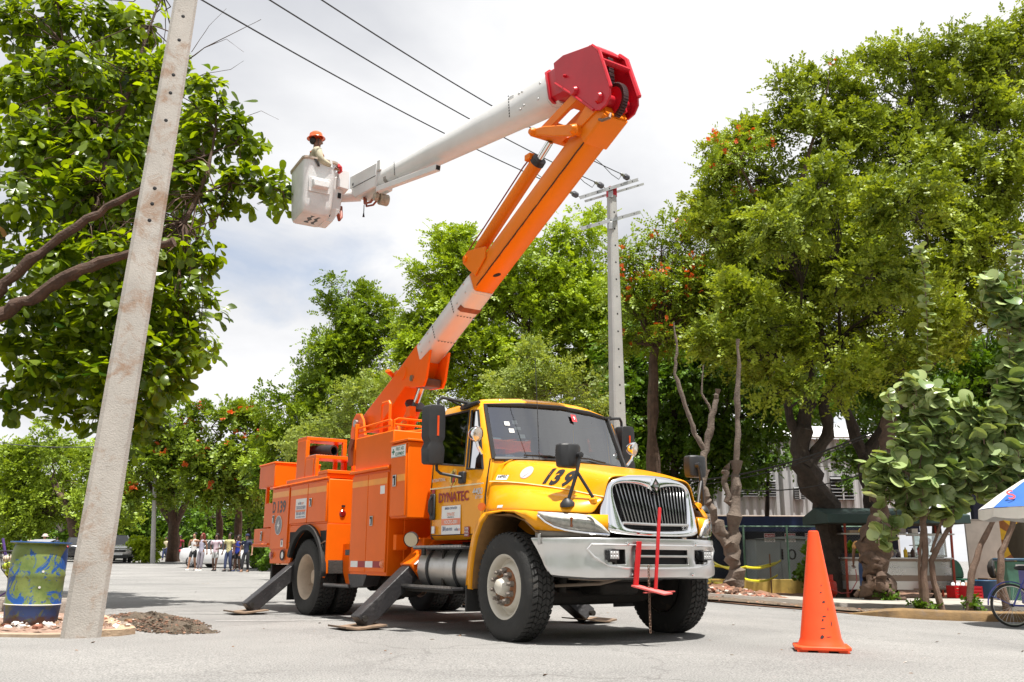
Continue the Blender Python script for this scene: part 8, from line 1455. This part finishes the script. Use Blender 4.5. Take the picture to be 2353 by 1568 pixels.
AL = [(c, r*1.2) for c, r in AL]; AL += [(c+np.array((-.5, 2.6, .3)), r*1.25) for c, r in AL if c[0] < -5.9]; C, O, Li = clumps(AL, .27, 6.3, rs, .08, False); nr = 7; m = len(C)
ax_ = unit(O*.55+np.array((0,0,.55))+.5*rs.normal(size=(m, 3))); P0 = []; D = []; N = []; L = []; TN = []
ct = rs.random(m)
for k in range(nr):
    u = unit(rs.normal(size=(m, 3))); u = unit(u-ax_*np.sum(u*ax_, 1, keepdims=True)); d = unit(u*.95+ax_*.25+np.array((0,0,-.38))+.15*rs.normal(size=(m, 3))); P0.append(C+.04*rs.normal(size=(m, 3))); D.append(d); N.append(unit(ax_+np.array((0,0,.5))+.35*rs.normal(size=(m, 3)))); L.append(.15+.15*rs.random(m)); TN.append(.6*ct+.4*rs.random(m))
P0, D, N, L, TN = map(np.concatenate, (P0, D, N, L, TN)); keep = rs.random(len(P0)) < .93
big_leaves(alm, tb0, P0[keep], D[keep], N[keep], L[keep], 'obovate', LF_M, rs, 300, TN[keep])
BA_ = M('almond_bark', (.085,.048,.032), .85, var=.4, vs=6, bump=1., bs=24, dirt=((.05,.035,.025), .5, 5))
LIMB = [([PT(-60,770,13.1), PT(0,722,13.1), PT(70,690,13.1), PT(150,640,13.1), PT(230,605,13.1), PT(330,575,13.1), PT(400,556,13.1)], [.20,.17,.155,.14,.125,.11,.08]),
        ([PT(-60,730,13.1), PT(0,662,13.1), PT(60,610,13.1), PT(120,560,13.1), PT(200,505,13.1), PT(260,468,13.1), PT(330,435,13.1), PT(400,385,13.1)], [.17,.14,.13,.12,.11,.09,.08,.05]),
        ([PT(215,500,14.3), PT(232,420,14.4), PT(255,330,14.6), PT(285,250,14.8), PT(310,170,15), PT(345,60,15.1), PT(375,-10,15.2)], [.09,.08,.07,.06,.05,.035,.02]),
        ([PT(400,556,14.4), PT(425,510,14.5), PT(455,450,14.6), PT(480,380,14.7), PT(495,300,14.9), PT(500,230,15)], [.075,.07,.06,.05,.035,.02]),
        ([PT(255,330,14.6), PT(210,270,14.8), PT(165,210,15), PT(145,100,15.2), PT(130,0,15.4)], [.05,.045,.04,.03,.02]),
        ([PT(455,450,14.6), PT(530,420,14.7), PT(600,430,14.7), PT(650,440,14.6)], [.04,.03,.02,.01]),
        ([PT(330,435,14.5), PT(400,380,14.6), PT(470,360,14.8), PT(540,330,14.9)], [.05,.04,.03,.015]),
        ([PT(300,200,15), PT(390,170,15), PT(470,110,15), PT(540,75,15), PT(600,45,15)], [.03,.022,.016,.01,.005]), ([PT(470,110,15), PT(520,90,15), PT(560,120,15)], [.01,.007,.003]), ([PT(440,120,15), PT(480,60,15), PT(520,20,15)], [.01,.007,.003]), ([PT(400,200,15), PT(470,170,15), PT(530,160,15), PT(560,140,15)], [.014,.01,.007,.003]), ([PT(500,300,14.9), PT(560,270,14.9), PT(600,255,14.9), PT(640,275,14.9)], [.012,.009,.006,.003])]
for pts, rad in LIMB:
    fine = []; fr = []
    for i in range(len(pts)-1):
        for k in range(4): f = k/4; fine.append(pts[i]*(1-f)+pts[i+1]*f-tb0+rs.normal(size=3)*.10*rad[i]); fr.append(.62*(rad[i]*(1-f)+rad[i+1]*f)*(1+.10*rs.normal()))
    fine.append(pts[-1]-tb0); fr.append(rad[-1]); MB().tube(fine, fr, 10).build('limb', BA_, alm)
MB().tube([Vector((0,0,-.1)), Vector((.1,0,1.2)), Vector((.4,-.1,2.2)), Vector(PT(-60,770,13.1)-tb0)], [.5,.38,.33,.22], 12).build('trunk', BA_, alm)
sc0 = PT(2,532,13.9); MB().tube([sc0-tb0+np.array((-.5,.1,-.25)), sc0-tb0], [.12,.11], 12).build('cut_stub', BA_, alm); MB().lathe([(0,.004),(.10,.004),(.11,0)], Vector(sc0-tb0), (.85,-.3,.42), 16).build('cut_face', M('fresh_cut_wood', (.62,.30,.12), .8, var=.2, vs=14), alm)
mb = MB(); ends = [p for pts, _ in LIMB[2:7] for p in pts[1:]]
for j in range(0, len(C), 6):
    e = min((ends[q] for q in rs.integers(0, len(ends), 14)), key=lambda q: np.linalg.norm(q-C[j]))
    if np.linalg.norm(e-C[j]) < 2.6: q = bend(e-tb0, C[j]-tb0, 4, rs, .07); mb.tube(q, list(np.linspace(.016, .005, len(q))), 4, caps=False)
mb.build('twigs', BA_, alm, recalc=False, kind='stuff')
# sea grape shrubs by the kerb
SY = 18.6; rs = np.random.default_rng(81)
def sea_grape(label, base, stems, lobes_, n_leaf, nparts, seed, shoots=()):
    rs = np.random.default_rng(seed); o0 = np.array(base); root = empty('sea_grape', Vector(o0), 0, label, 'shrub', 'sea grape shrubs on the planting strip')
    for pts, rad in stems:
        fine = []; fr = []
        for i in range(len(pts)-1):
            for k in range(4): f = k/4; fine.append(pts[i]*(1-f)+pts[i+1]*f-o0+rs.normal(size=3)*.08*rad[i]); fr.append((rad[i]*(1-f)+rad[i+1]*f)*(1+.06*rs.normal()))
        fine.append(pts[-1]-o0); fr.append(rad[-1]); MB().tube(fine, fr, 9).build('stem', M('sea_grape_bark', (.19,.125,.09), .8, var=.35, vs=8, bump=.6, bs=40, dirt=((.09,.06,.045), .5, 9)), root)
    P0 = []; D = []; N = []; L = []; mb = MB()
    A = np.array([r[0]*r[2] for _, r in lobes_]); A = A/A.sum()
    for (c, r), w in zip(lobes_, A):
        for q in range(max(2, int(n_leaf*w/6))):
            u = unit(rs.normal(size=3)); tip = c+u*r*(.3+.7*rs.random()**.5); dirn = unit(u*.5+np.array((0,-.25,.7))+.4*rs.normal(size=3)); s_ = tip-dirn*.32
            mb.tube([s_-o0-np.array((0,0,.12)), s_-o0, tip-o0], [.010,.008,.005], 5)
            for k in range(6):
                f = k/6; sd = unit(np.cross(dirn, rs.normal(size=3))); P0.append(s_+dirn*.36*f); D.append(unit(sd+.25*dirn+np.array((0,-.15,-.1))+.25*rs.normal(size=3))); N.append(unit(dirn*.5+np.array((.1,-.40,.6))+.55*rs.normal(size=3))); L.append(.20+.12*rs.random())
    for pts in shoots:
        pts = [np.array(p) for p in pts]; mb.tube([p-o0 for p in pts], list(np.linspace(.016, .007, len(pts))), 6); tot = 18*(len(pts)-1)
        for k in range(tot): f = k/tot*(len(pts)-1); i = int(f); p = pts[i]+(pts[i+1]-pts[i])*(f-i); a = k*2.1; P0.append(p); D.append(unit(np.array((math.cos(a), .6*math.sin(a)-.2, .15+.2*rs.normal())))); N.append(unit(np.array((0,-.5,.8))+.4*rs.normal(size=3))); L.append(.13+.08*rs.random())
    mb.build('twigs', MATS['sea_grape_bark'], root, recalc=False, kind='stuff'); P0, D, N, L = map(np.array, (P0, D, N, L)); big_leaves(root, o0, P0, D, N, L, 'round', LF_G, rs, nparts); return root
sea_grape('sea grape shrub with the thickest pale stem by the gnarled trunk', GD(2116,SY), [([GD(2116,SY), PT(2122,1330,SY), PT(2126,1270,SY), PT(2122,1200,SY), PT(2132,1140,SY)], [.085,.07,.06,.06,.05]), ([PT(2124,1190,SY), PT(2108,1140,SY), PT(2088,1090,SY), PT(2060,1075,SY)], [.04,.035,.03,.015]), ([PT(2130,1150,SY), PT(2170,1080,SY), PT(2190,1000,SY)], [.045,.035,.02]), ([GD(2106,SY+.1), PT(2112,1300,SY), PT(2118,1220,SY), PT(2112,1100,SY), PT(2125,960,SY)], [.04,.03,.03,.025,.015])],
          [lobe(*q, SY) if False else lobe(q[0], q[1], SY, q[2], q[3]) for q in ((2040,1085,46,38),(2025,1105,26,22),(2075,1045,30,30),(2120,1010,40,40),(2130,910,45,45),(2150,980,40,40),(2050,1200,24,28),(2030,1215,16,16),(2130,1100,50,40),(2170,1080,40,40),(2090,990,30,30),(2110,880,30,34),(2020,1060,34,30),(2010,1110,24,20),(2060,1130,40,24),(2100,1150,40,24))], 800, 180, 82, shoots=([PT(2112,570,SY), PT(2125,640,SY), PT(2132,760,SY), PT(2128,880,SY)], [PT(2040,900,SY), PT(2052,960,SY), PT(2060,1040,SY)]))
sea_grape('sea grape shrub with crooked stem right of the thickest one', GD(2158,SY-.1), [([GD(2158,SY-.1), PT(2146,1340,SY), PT(2140,1290,SY), PT(2162,1245,SY), PT(2190,1200,SY), PT(2185,1120,SY)], [.07,.06,.055,.05,.045,.03]), ([PT(2140,1270,SY), PT(2165,1195,SY), PT(2195,1190,SY)], [.03,.025,.015])],
          [lobe(q[0], q[1], SY, q[2], q[3]) for q in ((2215,1090,60,45),(2200,1020,50,40),(2240,1010,50,40),(2260,1090,45,40),(2235,950,50,40),(2190,1140,40,26),(2150,1140,40,30))], 520, 60, 83)
sea_grape('leaning sea grape shrub nearest the parasol', GD(2212,SY-.2), [([GD(2212,SY-.2), PT(2232,1320,SY-.2), PT(2255,1250,SY-.2), PT(2285,1190,SY-.2), PT(2312,1140,SY-.2)], [.075,.065,.055,.045,.035]), ([GD(2303,SY-.3), PT(2298,1330,SY-.3), PT(2302,1270,SY-.3), PT(2325,1210,SY-.3), PT(2345,1150,SY-.3)], [.075,.07,.06,.055,.04]), ([PT(2312,1140,SY), PT(2330,1000,SY), PT(2345,820,SY), PT(2350,640,SY)], [.03,.025,.02,.012])],
          [lobe(q[0], q[1], SY-.2, q[2], q[3]) for q in ((2300,1060,55,50),(2330,980,45,50),(2345,900,35,50),(2280,970,45,40),(2330,820,35,45),(2345,720,30,50),(2300,690,34,30),(2350,1080,40,40),(2320,1140,30,20),(2270,640,30,22),(2300,880,35,40))], 800, 60, 84, shoots=([PT(2340,545,SY-.2), PT(2335,640,SY-.2), PT(2345,760,SY-.2), PT(2340,900,SY-.2)], [PT(2300,680,SY-.2), PT(2318,780,SY-.2), PT(2322,900,SY-.2)]))

# woods closing the view behind the warehouse, and the tree line across the street that the chrome and glass mirror
tree('background_wood', [lobe(*q) for q in ((1400,880,52,60,70),(1480,760,52,80,80),(1590,740,52,90,90),(1420,1000,52,60,70),(1520,930,52,90,90),(1640,900,52,90,90),(1740,820,52,90,80),(1760,940,52,70,60),(1640,1050,42,50,30),(1730,1040,42,40,26),(1870,880,52,90,60),(2000,850,52,100,80),(2120,850,52,100,80),(2240,900,52,100,100),(2350,900,52,80,120),(2080,980,52,60,50),(2200,1030,52,90,60),(2330,1060,52,80,60),(1560,1060,52,60,40),(1450,1090,52,60,40))],
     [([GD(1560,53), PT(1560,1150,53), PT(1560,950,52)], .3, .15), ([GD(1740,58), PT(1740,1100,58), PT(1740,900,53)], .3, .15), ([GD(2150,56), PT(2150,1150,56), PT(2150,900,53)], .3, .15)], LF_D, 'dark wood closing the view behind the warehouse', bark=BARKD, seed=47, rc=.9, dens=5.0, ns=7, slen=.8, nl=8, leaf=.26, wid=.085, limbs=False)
rs = np.random.default_rng(90); LB2 = []
for x, y, h_ in ((15,4,7),(17,-3,8),(13,-10,8),(6,-14,9),(-2,-15,8),(-9,-13,9),(-15,-7,8),(-17,0,8),(-16,6,7),(20,9,7)):
    for q in range(5): LB2.append((np.array((x+rs.normal()*1.6, y+rs.normal()*1.6, h_*(.45+.13*q)+rs.normal()*.5)), np.array((2.3,2.3,1.5))))
C, O, Li = clumps(LB2, .9, 2.2, rs, .4, False); V, F, T = sprays(C, O, rs, .9, 6, .8, 6, .42, .13); tl = np_mesh('tree_line', V, F, LF_D, T, kind='stuff'); tag(tl, 'tree line across the street mirrored in the chrome and windscreen', 'wood')
mb = MB()
for x, y in ((15,4),(17,-3),(13,-10),(6,-14),(-2,-15),(-9,-13),(-15,-7),(-17,0),(20,9)): mb.tube([(x,y,-.3),(x+.1,y,1.6),(x-.1,y+.1,3.6)], [.32,.24,.18], 8)
mb.build('tree_line_trunks', BARKD, tl, kind='stuff')
